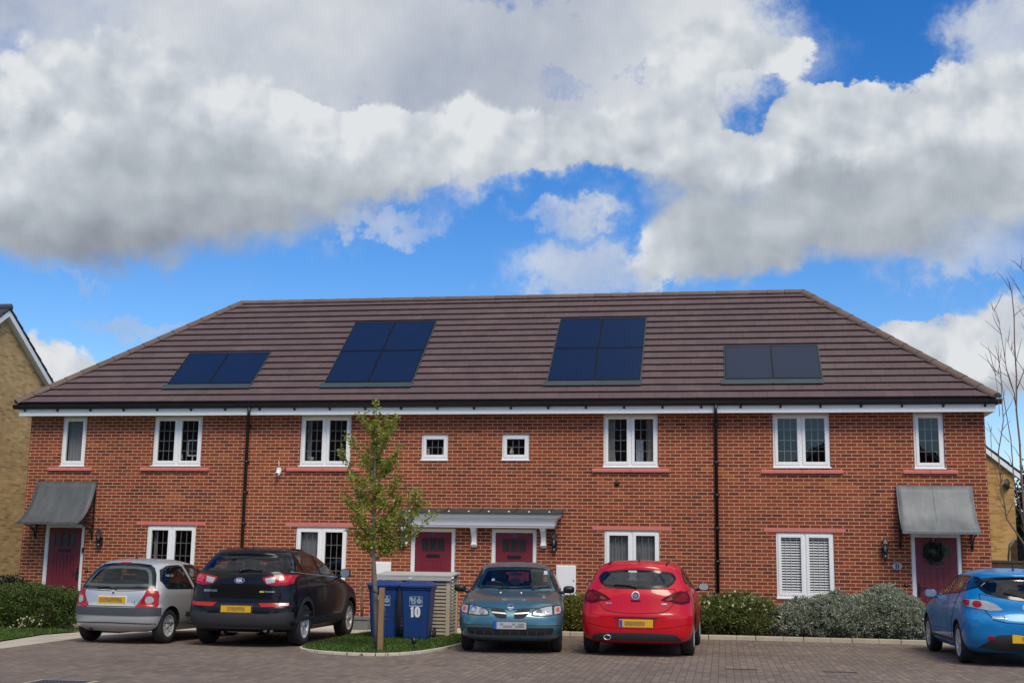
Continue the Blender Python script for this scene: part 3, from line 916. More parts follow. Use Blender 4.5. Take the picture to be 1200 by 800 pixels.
# what hangs and stands behind the glass
fr, pn = FR[4]; drape('net_curtain', pn[0][0], pn[0][1], pn[0][2], pn[0][3], .15, M['net'], fr, 5, .015)
fr, pn = FR[1]; a, c, p, q = pn[0]; drape('curtain', a, a + .11, p, q, .2, M['net'], fr, 3, .02)
fr, pn = FR[2]
drape('curtain', pn[0][0] - .02, pn[0][0] + .15, pn[0][2], pn[0][3], .2, M['curtain'], fr, 4, .02, .12)
drape('curtain', pn[1][1] - .13, pn[1][1] + .02, pn[1][2], pn[1][3], .2, M['curtain'], fr, 4, .02, .1, -1)
fr, pn = FR[9]; drape('net_curtain', pn[0][0], pn[0][1], pn[0][2], pn[0][3], .16, M['net'], fr, 6, .015)
fr, pn = FR[10]
for k in (0, 1): drape('net_curtain', pn[k][0], pn[k][1], pn[k][2], pn[k][3], .16, M['net'], fr, 6, .012)
fr, pn = FR[8]; drape('net_curtain', pn[0][0], pn[0][0] + .09, pn[0][2], pn[0][3], .2, M['net'], fr, 2, .015)
fr, pn = FR[11]
for k in (0, 1):
    a, c, p, q = pn[k]
    b = MB(); nn = 21
    for j in range(nn):
        zz = p + (q - p) * (j + .5) / nn
        T = Matrix.Translation((0, .086, zz)) @ Matrix.Rotation(R(54), 4, 'X')
        b.box(a - .015, c + .015, -.018, .018, -.0012, .0012, M=T)
    for xx in (a + (c - a) * .22, a + (c - a) * .5, a + (c - a) * .78): b.box(xx - .004, xx + .004, .066, .068, p, q)
    b.build('venetian_blind', M['blind'], fr)
fr, pn = FR[6]; a, c, p, q = pn[0]
drape('curtain', a - .01, a + .06, p, p + .15, .13, M['curtain'], fr, 2, .01); drape('curtain', c - .075, c + .01, p, p + .19, .13, M['curtain'], fr, 2, .01, .2, -1)
# small things on the inner sills
t = thing('soft_toy', 'small round pale ornament on the sill of the right-hand little bathroom window', 'ornament', (-2.27, .2, 3.79)); b = MB(); b.ico((0, 0, .05), .055); b.build('body', M['petal'], t); MB().ico((0, 0, .125), .035).build('head', M['petal'], t)
t = thing('table_mirror', 'small white-framed dressing mirror behind the upstairs window left of the first downpipe', 'mirror', (-9.83, .22, 3.63))
b = MB(); ring(b, -.13, .13, .12, .50, .022, -.01, .01); b.box(-.012, .012, -.01, .01, 0, .12); b.box(-.1, .1, -.05, .05, -.01, .0); b.build('mirror_frame', M['white'], t)
MB().box(-.108, .108, -.004, .004, .142, .478).build('mirror_glass', M['seal'], t)
for i, (dx, hh, rr, col, lab) in enumerate([(-.26, .17, .028, 'p_silver', 'slim silver bottle standing left of the dressing mirror'), (-.33, .12, .03, 'petal', 'short cream jar standing at the left end beside the dressing mirror')]):
    t = thing('toiletry_bottle', lab, 'bottle', (-9.83 + dx, .2, 3.62)); MB().lathe([(rr, 0), (rr, hh * .7), (rr * .5, hh * .8)]).build('bottle_body', M[col], t); MB().lathe([(rr * .5, hh * .8), (rr * .5, hh)]).build('cap', M['white'], t)
t = thing('standing_mirror', 'tall bright panel seen inside the upstairs window above the red car', 'mirror', (.575, .42, 3.40))
b = MB(); ring(b, -.08, .08, 0, .74, .018, -.012, .012); b.build('mirror_frame', M['white'], t); MB().box(-.062, .062, -.004, .004, .018, .722).build('mirror_glass', plain('pale_mirror', (.78, .86, .86, 1), .5), t)
t = thing('window_plant', 'leafy pot plant standing behind the upstairs window left of the young tree', 'plant', (-6.95, .24, 3.60))
MB().lathe([(.05, 0), (.07, .12), (.07, .13)]).build('pot', M['petal'], t)

# lintels and sills
for x0, x1, z0 in [(-11.01, -9.32, 2.148), (-7.41, -5.76, 2.158), (-.434, 1.28, 2.152), (3.224, 4.912, 2.145)]:
    b = MB(); xm = (x0 + x1) / 2
    b.box(x0, xm - .002, -.004, .1, z0, z0 + .082); b.box(xm + .002, x1, -.004, .1, z0, z0 + .082)
    b.build('lintel', M['red_sill'], house)
for x0, x1, z in [(-13.315, -12.21, 3.462), (-10.995, -9.305, 3.468), (-7.438, -5.70, 3.470), (-.438, 1.242, 3.470), (3.195, 4.898, 3.455), (6.12, 7.22, 3.458)]:
    b = MB(); xm = (x0 + x1) / 2
    for a, c in ((x0, xm - .003), (xm + .003, x1)):
        b.prism([(-.055, z - .078), (.05, z - .078), (.05, z - .001), (-.02, z - .001), (-.055, z - .02)], 'x', a, c)
    b.build('sill', M['red_sill'], house, bevel=.004)

# doors
def door(x0, w, lites, number, handle_left, planks=True):
    x1 = x0 + w; zt = 2.14
    b = MB()
    t = .078
    b.box(x0 + .004, x0 + t, .02, .12, .02, zt); b.box(x1 - t, x1 - .004, .02, .12, .02, zt); b.box(x0 + t, x1 - t, .02, .12, zt - t, zt)
    b.box(x0 + .02, x0 + t + .012, .035, .10, .02, zt - .02); b.box(x1 - t - .012, x1 - .02, .035, .10, .02, zt - .02)
    fr = b.build('door_frame', M['white'], house, bevel=.006)
    MB().box(x0 + .01, x1 - .01, -.03, .16, -.02, .055).build('doorstep', M['steel'], house)
    a, c = x0 + t + .014, x1 - t - .014
    zb = .06; zt2 = zt - t - .006
    zl0, zl1 = 1.635, 1.935
    d = MB()
    st = .155
    d.box(a, c, .062, .10, zb, zt2)                       # core
    y0, y1 = .05, .0615
    d.box(a, a + st, y0, y1, zb, zt2); d.box(c - st, c, y0, y1, zb, zt2)
    d.box(a + st, c - st, y0, y1, zl1, zt2); d.box(a + st, c - st, y0, y1, 1.44, zl0); d.box(a + st, c - st, y0, y1, zb, zb + .2)
    n = 3 if planks == 1 else 4
    n = 6 if planks else 4
    pw = (c - a - 2 * st) / n
    for i in range(n): d.box(a + st + i * pw + .005, a + st + (i + 1) * pw - .005, y0 + .003, y1, zb + .2, 1.437)
    df = d.build('door', M['door'], house, bevel=.003)
    lw = (c - a - 2 * st - 2 * .035) / 3
    for i in range(3):
        if i not in lites: continue
        lx = a + st + i * (lw + .035)
        MB().box(lx, lx + lw, .056, .0615, zl0, zl1).build('pane', M['door_glass'], df)
        g = MB(); ring(g, lx - .012, lx + lw + .012, zl0 - .002, zl1 + .002, .012, .044, .058); g.build('glazing_bead', M['door'], df)
    xm = (a + c) / 2
    lb = MB(); lb.box(xm - .155, xm + .155, .042, .0495, 1.50, 1.572); lb.box(xm - .13, xm + .13, .038, .0415, 1.512, 1.555); lb.build('letter_plate', M['black'], df)
    hx = a + .05 if handle_left else c - .05
    hb = MB(); hb.box(hx - .02, hx + .02, .036, .0495, .86, 1.14); s = 1 if handle_left else -1
    hb.tube([(hx, .036, 1.04), (hx, .0, 1.04), (hx + s * .13, -.005, 1.04)], .011); hb.lathe([(.016, -.02), (.016, 0)], (hx, .036, .93), 'y', 12)
    hb.build('handle', M['black'], df)
    if number: text_obj('door_number', number, .10, M['print_faint'], df, (xm, .048, 2.005 - .01), bold=.002, depth=.001)
    return df


door(DOOR[0][0], 1.0, (0, 1, 2), '', False)
door(DOOR[1][0], 1.01, (0, 1, 2), '7', False)
door(DOOR[2][0], 1.01, (0, 1, 2), '10', False)
DR = door(DOOR[3][0], 1.01, (0, 1, 2), '', True, False)

# eaves: soffit, fascia, gutter, downpipes
FY = -.30
FL, FRX = XL - .155, XR + .17
b = MB()
b.box(FL, FRX, FY, FY + .022, 4.650, 4.822)
b.box(FL, FL + .022, FY + .022, YB + .2, 4.663, 4.822); b.box(FRX - .022, FRX, FY + .022, YB + .2, 4.663, 4.822)
b.build('fascia', M['white'], house)
b = MB(); b.box(FL + .023, FRX - .023, FY + .023, -.001, 4.668, 4.682); b.box(FL + .023, XL - .001, 0, YB, 4.668, 4.682); b.box(XR + .001, FRX - .023, 0, YB, 4.668, 4.682)
b.build('soffit', M['white'], house)


def gutter_profile():
    return [(0.0, 4.905), (-.008, 4.815), (-.03, 4.802), (-.075, 4.812), (-.10, 4.835), (-.112, 4.875), (-.118, 4.905)]


b = MB()
gp = gutter_profile()
b.prism([(FY + y, z) for y, z in gp], 'x', FL - .12, FRX + .12)
b.prism([(FL + y, z) for y, z in gp], 'y', FY + .001, YB + .2)
b.prism([(FRX - y, z) for y, z in gp], 'y', FY + .001, YB + .2)
b.build('gutter', M['black'], house)
xx = FL + .15
while xx < FRX:
    b = MB(); b.prism([(FY - .003, 4.795), (FY - .06, 4.793), (FY - .003, 4.745)], 'x', xx - .022, xx + .022); xx += .832
    b.build('gutter_bracket', M['black'], house)
CAM_X = 2.35      # the swan necks step a little sideways as well as back
for xp in (-8.393, 2.248):
    b = MB()
    k = (xp - CAM_X) / 27.2
    b.tube([(xp - (FY + .007) * -k, FY - .055, 4.83), (xp - (FY + .007) * -k, FY - .055, 4.64), (xp - (FY + .08) * -k, FY + .02, 4.58), (xp - .07 * k, -.13, 4.52), (xp, -.062, 4.46), (xp, -.062, .12)], .036, 12)
    for z in (4.42, 3.6, 2.9, 2.2, 1.5, .8): b.lathe([(.044, z - .03), (.044, z + .03)], (xp, -.062, 0), 'z', 12); b.box(xp - .06, xp + .06, -.03, -.002, z - .018, z + .018)
    b.build('downpipe', M['black'], house)

# roof
EX0, EX1, EY0, EY1, EZ = -14.05, 8.0, -.40, YB + .42, 4.925
RY, RZ = (EY0 + EY1) / 2, 8.055
RX0, RX1 = -10.11, 4.38
ROOF_DEFS = []


def roof_slope(A, B_, C_, D, name, ntile=.30, gauge=None):
    """A,B eaves corners; C over B, D over A (ridge ends) -> tiled slope"""
    A, B_, C_, D = map(Vector, (A, B_, C_, D))
    ux = (B_ - A).normalized()
    nrm = ux.cross((D - A)).normalized()
    if nrm.z < 0: nrm = -nrm
    up = nrm.cross(ux); up = up if up.z > 0 else -up
    L = (B_ - A).length; S = (D - A).dot(up)
    N = 17; g = S / N
    bm = bmesh.new()
    for k in range(N):
        off = (k % 2) * .5 * ntile
        u = -off
        while u < L:
            ua, ub = u + .0017, u + ntile - .0017
            j = random.uniform(-.0012, .0012); h0 = .058 + j; h1 = .014 + j
            s0, s1 = k * g, (k + 1) * g + .02
            vs = [bm.verts.new(p) for p in [(ua, s0, h0 - .022), (ub, s0, h0 - .022), (ub, s0, h0), (ua, s0, h0), (ua, s1, h1), (ub, s1, h1), (ua, s1, h1 - .012), (ub, s1, h1 - .012)]]
            for f in [(0, 1, 2, 3), (3, 2, 5, 4), (0, 3, 4, 6), (1, 7, 5, 2), (0, 6, 7, 1)]: bm.faces.new([vs[i] for i in f])
            u += ntile
    # deck below the tiles
    dv = [bm.verts.new(p) for p in [(0, 0, -.004), (L, 0, -.004), ((C_ - A).dot(ux), S, -.004), ((D - A).dot(ux), S, -.004)]]
    bm.faces.new(dv)
    du = (D - A).dot(ux); cu = (C_ - A).dot(ux)
    for (p, q, flip) in [((0, 0), (du, S), 1), ((L, 0), (cu, S), -1)]:
        d = Vector((q[0] - p[0], q[1] - p[1])); nn = Vector((-d.y, d.x, 0)).normalized() * flip
        bmesh.ops.bisect_plane(bm, geom=bm.verts[:] + bm.edges[:] + bm.faces[:], plane_co=(p[0], p[1], 0), plane_no=nn, clear_outer=True)
    bmesh.ops.bisect_plane(bm, geom=bm.verts[:] + bm.edges[:] + bm.faces[:], plane_co=(0, S, 0), plane_no=(0, 1, 0), clear_outer=True)
    for v in bm.verts: v.co = A + ux * v.co.x + up * v.co.y + nrm * v.co.z
    me = bpy.data.meshes.new(name); bm.to_mesh(me); bm.free()
    me.materials.append(M['tile'])
    return link(bpy.data.objects.new(name, me), house), (A, ux, up, nrm)


_, FRONT = roof_slope((EX0, EY0, EZ), (EX1, EY0, EZ), (RX1, RY, RZ), (RX0, RY, RZ), 'roof_slope')
roof_slope((EX1, EY1, EZ), (EX0, EY1, EZ), (RX0, RY, RZ), (RX1, RY, RZ), 'roof_slope')
roof_slope((EX0, EY1, EZ), (EX0, EY0, EZ), (RX0, RY, RZ), (RX0, RY, RZ), 'roof_slope')
roof_slope((EX1, EY0, EZ), (EX1, EY1, EZ), (RX1, RY, RZ), (RX1, RY, RZ), 'roof_slope')


def ridge_run(a, b_, name, rad=.135, seg=.42):
    a, b_ = Vector(a), Vector(b_)
    d = (b_ - a); L = d.length; d.normalize()
    side = d.cross(Vector((0, 0, 1))).normalized(); up = side.cross(d)
    m = MB(); n = int(L / seg)
    for i in range(n):
        s0, s1 = L * i / n, L * (i + 1) / n - .008
        vs = []
        for s, rr in ((s0, rad * 1.06), (s1, rad * .97)):
            for k in range(9):
                an = math.pi * k / 8
                vs.append(a + d * s + side * (math.cos(an) * rr) + up * (math.sin(an) * rr * .8 - .03))
        m.add(vs, [(k, k + 1, 10 + k, 9 + k) for k in range(8)] + [tuple(range(9))[::-1], tuple(range(9, 18))], 0, False)
    return m.build(name, M['ridge'], house)


ridge_run((RX0, RY, RZ), (RX1, RY, RZ), 'ridge_tiles')
for p, q in [((EX0, EY0, EZ), (RX0, RY, RZ)), ((EX1, EY0, EZ), (RX1, RY, RZ)), ((EX0, EY1, EZ), (RX0, RY, RZ)), ((EX1, EY1, EZ), (RX1, RY, RZ))]:
    ridge_run(Vector(p) + Vector((0, 0, .03)), Vector(q) + Vector((0, 0, .02)), 'hip_tiles')


def on_roof(x, s, h):
    A, ux, up, nrm = FRONT
    return A + ux * (x - EX0) + up * s + nrm * h


A_, ux_, up_, nr_ = FRONT
RM = Matrix((ux_, up_, nr_)).transposed().to_4x4()


def solar(x0, s0, w, h, mat):
    Mx = Matrix.Translation(on_roof(x0, s0, 0)) @ RM
    b = MB(); b.box(.02, w - .02, .02, h - .02, .052, .076)
    o = b.build('solar_panel', mat, house); o.matrix_local = Mx
    f = MB(); t = .024
    f.box(0, t, 0, h, .03, .081); f.box(w - t, w, 0, h, .03, .081); f.box(t, w - t, 0, t, .03, .081); f.box(t, w - t, h - t, h, .03, .081)
    fo = f.build('panel_frame', M['pv_frame'], o)


def tray(x0, s0, w, h):
    Mx = Matrix.Translation(on_roof(x0, s0, 0)) @ RM
    b = MB()
    b.box(-.09, w + .02, -.20, -.005, .050, .068); b.box(-.022, 0, 0, h, .03, .066); b.box(w, w + .022, 0, h, .03, .066); b.box(-.022, w + .022, h, h + .025, .03, .07)
    b.box(w / 2 - .02, w / 2 + .02, -.20, -.006, .0685, .074)
    o = b.build('panel_flashing', M['flash'], house); o.matrix_local = Mx


for x0, rows, mat in ((-10.52, 1, 'pv'), (-6.66, 2, 'pv'), (-1.46, 2, 'pv'), (2.465, 1, 'pv_cloud_tint')):
    for r in range(rows):
        for c in range(2): solar(x0 + c * 1.035, .735 + r * 1.465, 1.03, 1.455, M[mat])
    tray(x0, .735, 2.065, rows * 1.465)

# lead canopies over the end doors
def canopy(x0, x1, seam, lead):
    prof = [(-.03, 3.11), (-.07, 2.98), (-.125, 2.84), (-.19, 2.70), (-.27, 2.56), (-.37, 2.43), (-.48, 2.32), (-.60, 2.23), (-.72, 2.165), (-.765, 2.148)]
    b = MB()
    nx = 14
    vs = []; fs = []
    for i in range(nx + 1):
        x = x0 + (x1 - x0) * i / nx
        for y, z in prof: vs.append((x, y, z + .004 * math.sin(i * 2.1 + y * 9)))
    n = len(prof)
    for i in range(nx):
        for j in range(n - 1): fs.append((i * n + j, i * n + j + 1, (i + 1) * n + j + 1, (i + 1) * n + j))
    b.add(vs, fs, 0, True)
    o = b.build('door_canopy', lead, house)
    so = o.modifiers.new('thick', 'SOLIDIFY'); so.thickness = .03; so.offset = 1
    f = MB(); f.box(x0 - .01, x1 + .01, -.035, -.001, 3.075, 3.135); f.box(x0 - .012, x1 + .012, -.80, -.765, 2.118, 2.168)
    for x in (x0, x1):
        f.tube([(x, y - .018, z) for y, z in prof], .017, 6)
    if seam:
        xm = (x0 + x1) / 2 - .03
        f.tube([(xm + .0 * j, y - .02, z + .012) for j, (y, z) in enumerate(prof)], .014, 6)
    f.build('canopy_edge', lead, o)
    for x in (x0 + .03, x1 - .03):
        k = MB()
        k.box(x - .02, x + .02, -.03, -.002, 1.81, 2.95)
        k.box(x - .018, x + .018, -.70, -.03, 2.125, 2.155)
        k.tube([(x, -.03, 1.85), (x, -.10, 1.98), (x, -.25, 2.07), (x, -.5, 2.115)], .014, 6)
        k.tube([(x, -.03, 2.85), (x, -.12, 2.62), (x, -.28, 2.40), (x, -.5, 2.22), (x, -.66, 2.15)], .012, 6)
        for r0, cy, cz in ((.09, -.16, 2.27), (.06, -.33, 2.22)):
            k.tube([(x, cy + r0 * (1 - t / 22) * math.cos(t * .45), cz + r0 * (1 - t / 22) * math.sin(t * .45)) for t in range(18)], .009, 5)
        k.build('canopy_bracket', M['iron'], o)


canopy(-13.545, -12.055, False, M['lead_dark'])
canopy(5.975, 7.475, True, M['lead'])
# small warm string of bulbs under the left canopy
b = MB()
for i in range(8): b.ico((-13.45 + i * .19, -.5, 2.10 - .02 * (i % 2)), .011, 1)
b.build('string_bulbs', M['print_white'], house)

# shared porch roof over the two middle doors
b = MB()
X0, X1 = -4.30, -1.43
prof = [(2.165, .285), (2.205, .288), (2.208, .312), (2.24, .314), (2.30, .326), (2.345, .350), (2.375, .385), (2.382, .415), (2.425, .418), (2.428, .445), (2.452, .447)]
vs = []; fs = []
for z, d in prof: vs += [(X0 - d + .10, -d, z), (X1 + d - .10, -d, z), (X1 + d - .10, -.001, z), (X0 - d + .10, -.001, z)]
for i in range(len(prof) - 1):
    for k in range(4):
        k2 = (k + 1) % 4; fs.append((i * 4 + k, i * 4 + k2, (i + 1) * 4 + k2, (i + 1) * 4 + k))
fs.append((3, 2, 1, 0))
b.add(vs, fs)
po = b.build('porch_cornice', M['white_wood'], house)
b = MB(); xa, xb = X0 - .365, X1 + .365
b.prism([(-.47, 2.444), (-.47, 2.480), (-.002, 2.575), (-.002, 2.4525), (-.44, 2.4525)], 'x', xa, xb)
for i in range(5):
    xx = xa + .25 + i * (xb - xa - .5) / 4
    b.prism([(-.47, 2.480), (-.47, 2.505), (-.002, 2.60), (-.002, 2.576)], 'x', xx - .012, xx + .012)
pl = b.build('porch_roof', M['flash'], po)
b = MB()
for i in range(8): b.ico((xa + .25 + i * (xb - xa - .5) / 7, -.46, 2.50), .022, 1)
b.build('lead_dots', M['white'], pl)
for xx in (-4.60, -3.03, -1.49):
    k = MB()
    k.prism([(-.001, 2.164), (-.25, 2.164), (-.25, 2.125), (-.235, 2.10), (-.20, 2.075), (-.14, 2.03), (-.105, 1.97), (-.09, 1.90), (-.085, 1.835), (-.11, 1.825), (-.11, 1.775), (-.09, 1.765), (-.08, 1.74), (-.001, 1.74)], 'x', xx - .055, xx + .055)
    k.box(xx - .068, xx + .068, -.258, -.002, 2.135, 2.1635); k.box(xx - .065, xx + .065, -.125, -.002, 1.785, 1.815)
    k.build('porch_bracket', M['white_wood'], house, bevel=.004)

# lanterns, meter boxes and other fittings
def lantern(x, zc, dy=0):
    b = MB()
    b.box(x - .055, x + .055, -.02, -.001, zc - .20, zc - .02)
    b.lathe([(.012, zc + .20), (.012, zc + .185), (.03, zc + .165), (.055, zc + .13), (.085, zc + .08), (.09, zc + .07), (.075, zc + .065)], (x, -.12, 0), 'z', 6, 0, False)
    b.lathe([(.03, zc - .1), (.055, zc - .09), (.05, zc - .075)], (x, -.12, 0), 'z', 6, 0, False)
    for k in range(6):
        a = 2 * math.pi * k / 6
        b.tube([(x + .052 * math.cos(a), -.12 + .052 * math.sin(a), zc - .08), (x + .074 * math.cos(a), -.12 + .074 * math.sin(a), zc + .07)], .006, 4)
    b.tube([(x, -.015, zc - .14), (x, -.09, zc - .15), (x, -.12, zc - .10)], .016, 6)
    b.box(x - .045, x + .045, -.10, -.02, zc - .225, zc - .10)
    o = b.build('wall_lantern', M['iron'], house)
    MB().lathe([(.047, zc - .08), (.068, zc + .066)], (x, -.12, 0), 'z', 6, 0, False).build('lantern_glass', M['lantern_glass'], o)
    MB().lathe([(.018, zc - .07), (.022, zc - .0), (.012, zc + .04)], (x, -.12, 0), 'z', 8).build('bulb', M['print_white'], o)
    MB().ico((x, -.105, zc - .18), .016, 1).build('sensor', M['print_white'], o)


for x, z in ((-11.87, 1.865), (-4.66, 1.92), (-1.255, 1.89), (5.69, 1.85)): lantern(x, z)
for x0, x1, z0, z1 in ((-5.32, -4.905, .735, 1.388), (-1.212, -.782, .735, 1.378)):
    b = MB(); b.box(x0, x1, -.055, -.001, z0, z1)
    o = b.build('meter_box', M['white'], house, bevel=.01)
    d = MB(); d.box(x0 + .02, x1 - .02, -.064, -.0555, z0 + .02, z1 - .02); d.build('box_door', M['white'], o, bevel=.004)
    l = MB(); l.lathe([(.014, -.072), (.014, -.0642)], (x1 - .045, 0, (z0 + z1) / 2), 'y', 10); l.build('lock', M['trim_grey'], o)
# security camera
b = MB(); b.box(-7.66, -7.56, -.05, -.001, 3.36, 3.47); b.tube([(-7.61, -.03, 3.44), (-7.615, -.06, 3.62)], .008, 6); b.tube([(-7.61, -.05, 3.40), (-7.61, -.09, 3.36)], .03, 8)
b.ico((-7.61, -.10, 3.33), .062); o = b.build('security_camera', M['white'], house)
MB().lathe([(.026, -.17), (.026, -.14)], (-7.61, 0, 3.32), 'y', 12).build('lens', M['black'], o)
b = MB(); b.tube([(-7.56, -.012, 3.39), (-7.48, -.012, 3.42), (-7.42, -.012, 3.47)], .006, 5); b.build('camera_cable', M['iron'], house)
b = MB(); b.lathe([(.055, -.03), (.058, -.001)], (.104, 0, 3.152), 'y', 14); b.box(.104 - .05, .104 + .05, -.04, -.03, 3.13, 3.175); b.build('wall_vent', M['black'], house)
for x, z in ((6.098, 1.086), (-12.167, 1.089)):
    b = MB(); b.lathe([(.034, -.025), (.042, -.012), (.042, -.001)], (x, 0, z), 'y', 14); o = b.build('doorbell', M['black'], house)
    MB().lathe([(.010, -.032), (.010, -.0255)], (x, 0, z), 'y', 8).build('button', M['print_white'], o)
b = MB(); b.box(-12.315, -12.27, -.02, .018, 1.50, 1.61); b.build('door_chime', M['black'], house)
b = MB(); b.prism(chaikin([(5.835, 1.40), (6.03, 1.40), (6.03, 1.53), (5.835, 1.53)], 2), 'y', -.012, -.001); o = b.build('house_number_plaque', plain('pale_grey_slate_plaque', lin(176, 178, 180), .5), house)
digits('number', '11', .10, M['black'], o, (5.933, -.0125, 1.465))

# wreath hanging on the right-hand door
t = thing('door_wreath', 'dark green leafy wreath hanging on the right-hand red door beneath the seamed lead canopy', 'wreath', (6.68, -.0, 1.77))
b = MB(); b.tube([(.15 * math.cos(a * .2618), .0, .15 * math.sin(a * .2618)) for a in range(25)], .035, 8); b.build('ring', M['leaf_dark'], t)
vs = []; fs = []
for i in range(620):
    a = random.uniform(0, 6.283); rr = random.gauss(.155, .04); y = random.uniform(-.09, .03)
    cx, cz = rr * math.cos(a), rr * math.sin(a)
    d = Vector((random.uniform(-1, 1), random.uniform(-1, .2), random.uniform(-1, 1))).normalized(); s = d.orthogonal().normalized()
    l = random.uniform(.03, .06); w = l * .3
    k = len(vs); c = Vector((cx, y, cz))
    vs += [c, c + d * l * .5 + s * w, c + d * l, c + d * l * .5 - s * w]; fs.append((k, k + 1, k + 2, k + 3))
me = bpy.data.meshes.new('foliage'); me.from_pydata(vs, [], fs); me.materials.append(leaf_mat('wreath_leaf', lin(34, 46, 38), lin(52, 66, 54), lin(96, 112, 100)))
link(bpy.data.objects.new('foliage', me), t)
b = MB(); b.tube([(0, .02, .17), (-.012, .02, .28)], .008, 5); b.tube([(0, .02, .17), (.012, .02, .28)], .008, 5); b.build('ribbon', M['curtain'], t)

# ------------------------------------------------------------------ neighbouring houses
def gable_house(name, label, x0, x1, y0, y1, ze, zr, axis, wall, roofm, over=.12, group=None, wins=()):
    """axis: direction of the ridge"""
    t = thing(name, label, 'house', ((x0 + x1) / 2, (y0 + y1) / 2, 0), 0, group)
    cx, cy = (x0 + x1) / 2, (y0 + y1) / 2
    hx, hy = (x1 - x0) / 2, (y1 - y0) / 2
    L, Wd = (hx, hy) if axis == 'x' else (hy, hx)
    T = Matrix.Identity(4) if axis == 'x' else Matrix.Rotation(R(90), 4, 'Z')
    def put(b): b.v = [tuple(T @ Vector(p)) for p in b.v]; return b
    w = MB(); w.prism([(-Wd, -.1), (Wd, -.1), (Wd, ze), (0, zr - .12), (-Wd, ze)], 'x', -L, L)
    put(w).build('wall', wall, t)
    sl = (zr - ze) / Wd
    r = MB()
    for s in (-1, 1):
        for k in range(14):
            a0, a1 = k / 14, (k + 1) / 14 + .01
            def pt(a, h): return (s * (Wd + over * 1.8) * (1 - a), zr - sl * (Wd + over * 1.8) * (1 - a) + h)
            p0, p1 = pt(a0, .05), pt(min(a1, 1), .02)
            r.prism([p0, p1, (p1[0], p1[1] - .05), (p0[0], p0[1] - .05)], 'x', -L - over - .02, L + over + .02)
    r.tube([(-L - over - .03, 0, zr + .03), (L + over + .03, 0, zr + .03)], .10, 8)
    rf = put(r).build('roof', roofm, t)
    for xx in (-L - over, L + over - .03):
        f = MB()
        for s in (-1, 1):
            we = Wd + over * 1.6
            f.prism([(0, zr - .05), (0, zr - .22), (s * we, zr - .22 - sl * we), (s * we, zr - .05 - sl * we)], 'x', xx, xx + .03)
        put(f).build('barge_board', M['white'], t)
    g = MB()
    for xx in (-L - over + .03, L + .001):
        for s in (-1, 1):
            we = Wd + over * 1.5
            g.prism([(0, zr - .20), (0, zr - .235), (s * we, zr - .235 - sl * we), (s * we, zr - .20 - sl * we)], 'x', xx, xx + over - .031)
    for s in (-1, 1):
        e = MB(); 
        g.box(-L, L, s * Wd if s > 0 else -Wd - over * 1.4, Wd + over * 1.4 if s > 0 else -Wd, ze - .22, ze - .19)
    put(g).build('soffit', M['white'], t)
    for (u, z, ww, hh, face) in wins:
        k = MB(); y = -Wd if face == 'f' else Wd
        sg = -1 if face == 'f' else 1
        if face in 'fb':
            ring(k, u, u + ww, z, z + hh, .06, *sorted((y - sg * .02, y + sg * .03)))
            k.box(u + ww / 2 - .03, u + ww / 2 + .03, *sorted((y, y + sg * .028)), z + .06, z + hh - .06)
            fo = put(k).build('window', M['white'], t)
            pk = MB(); pk.box(u + .06, u + ww - .06, *sorted((y + sg * .004, y + sg * .012)), z + .06, z + hh - .06); put(pk).build('pane', M['door_glass'], fo)
    return t, put


# left neighbour: its gable end faces east beside the terrace
gable_house('buff_brick_house', 'buff brick house with steep dark-tiled gable at the left edge', -25.0, -17.0, -1.15, 8.12, 4.92, 8.06, 'x', M['buff'], M['slate'], over=.16)
# right neighbour behind the terrace
t, put = gable_house('golden_brick_house', 'golden brick house with white barge board seen behind the right end of the terrace', 2.6, 11.62, 15.0, 24.0, 4.62, 8.4, 'y', M['buff2'], M['slate'], over=.12)
d = thing('satellite_dish', 'dark satellite dish fixed high on the golden brick gable wall', 'satellite dish', (11.35, 14.92, 4.1), R(50))
b = MB(); b.lathe([(.0, .0), (.09, -.012), (.15, -.035), (.18, -.06)], (0, 0, 0), 'y', 20)
b.build('dish', M['dish'], d); b = MB(); b.tube([(0, -.02, -.1), (0, -.4, -.18)], .012, 6); b.box(-.04, .04, -.44, -.36, -.22, -.14); b.tube([(0, .08, -.05), (0, 0, 0)], .03, 6); b.build('receiver_arm', M['iron'], d)

# houses across the court, behind the viewer, that the windows and paintwork mirror
wl = [(-3.4, 3.2, 1.2, 1.2, 'b'), (1.6, 3.2, 1.2, 1.2, 'b'), (-3.4, .8, 1.2, 1.3, 'b'), (1.6, .8, 1.2, 1.3, 'b')]
gable_house('opposite_house', 'brick house with a broad gable standing across the court, mirrored in the right-hand upstairs windows', 5.0, 17.4, -61.0, -50.0, 6.6, 10.2, 'y', M['brick'], M['slate'], over=.3)
gable_house('opposite_house', 'long brick house across the court, mirrored low in the car paintwork', -46.0, -2.0, -64.0, -54.0, 6.6, 11.8, 'x', M['brick'], M['tile'], over=.3, wins=wl)

# fence right of the terrace
t = thing('garden_fence', 'dark brown close-boarded garden fence right of the terrace behind the blue car', 'fence', (8.0, 6.0, 0))
b = MB(); x = .05
while x < 9.0:
    b.box(x, x + .118, -.012 - .008 * (int(x * 8) % 2), .008, .05, 1.60 + random.uniform(-.008, .008)); x += .12
b.build('boards', M['fence'], t)
b = MB(); b.box(0, 9.0, -.035, -.021, 1.58, 1.64); b.box(0, 9, .009, .05, .4, .48); b.box(0, 9, .009, .05, 1.2, 1.28); b.build('rail', M['fence'], t)
for k in range(6):
    b = MB(); b.box(k * 1.79, k * 1.79 + .1, -.05, .05, 0, 1.70); b.ico((k * 1.79 + .05, 0, 1.74), .05, 1); b.build('post', M['fence'], t)
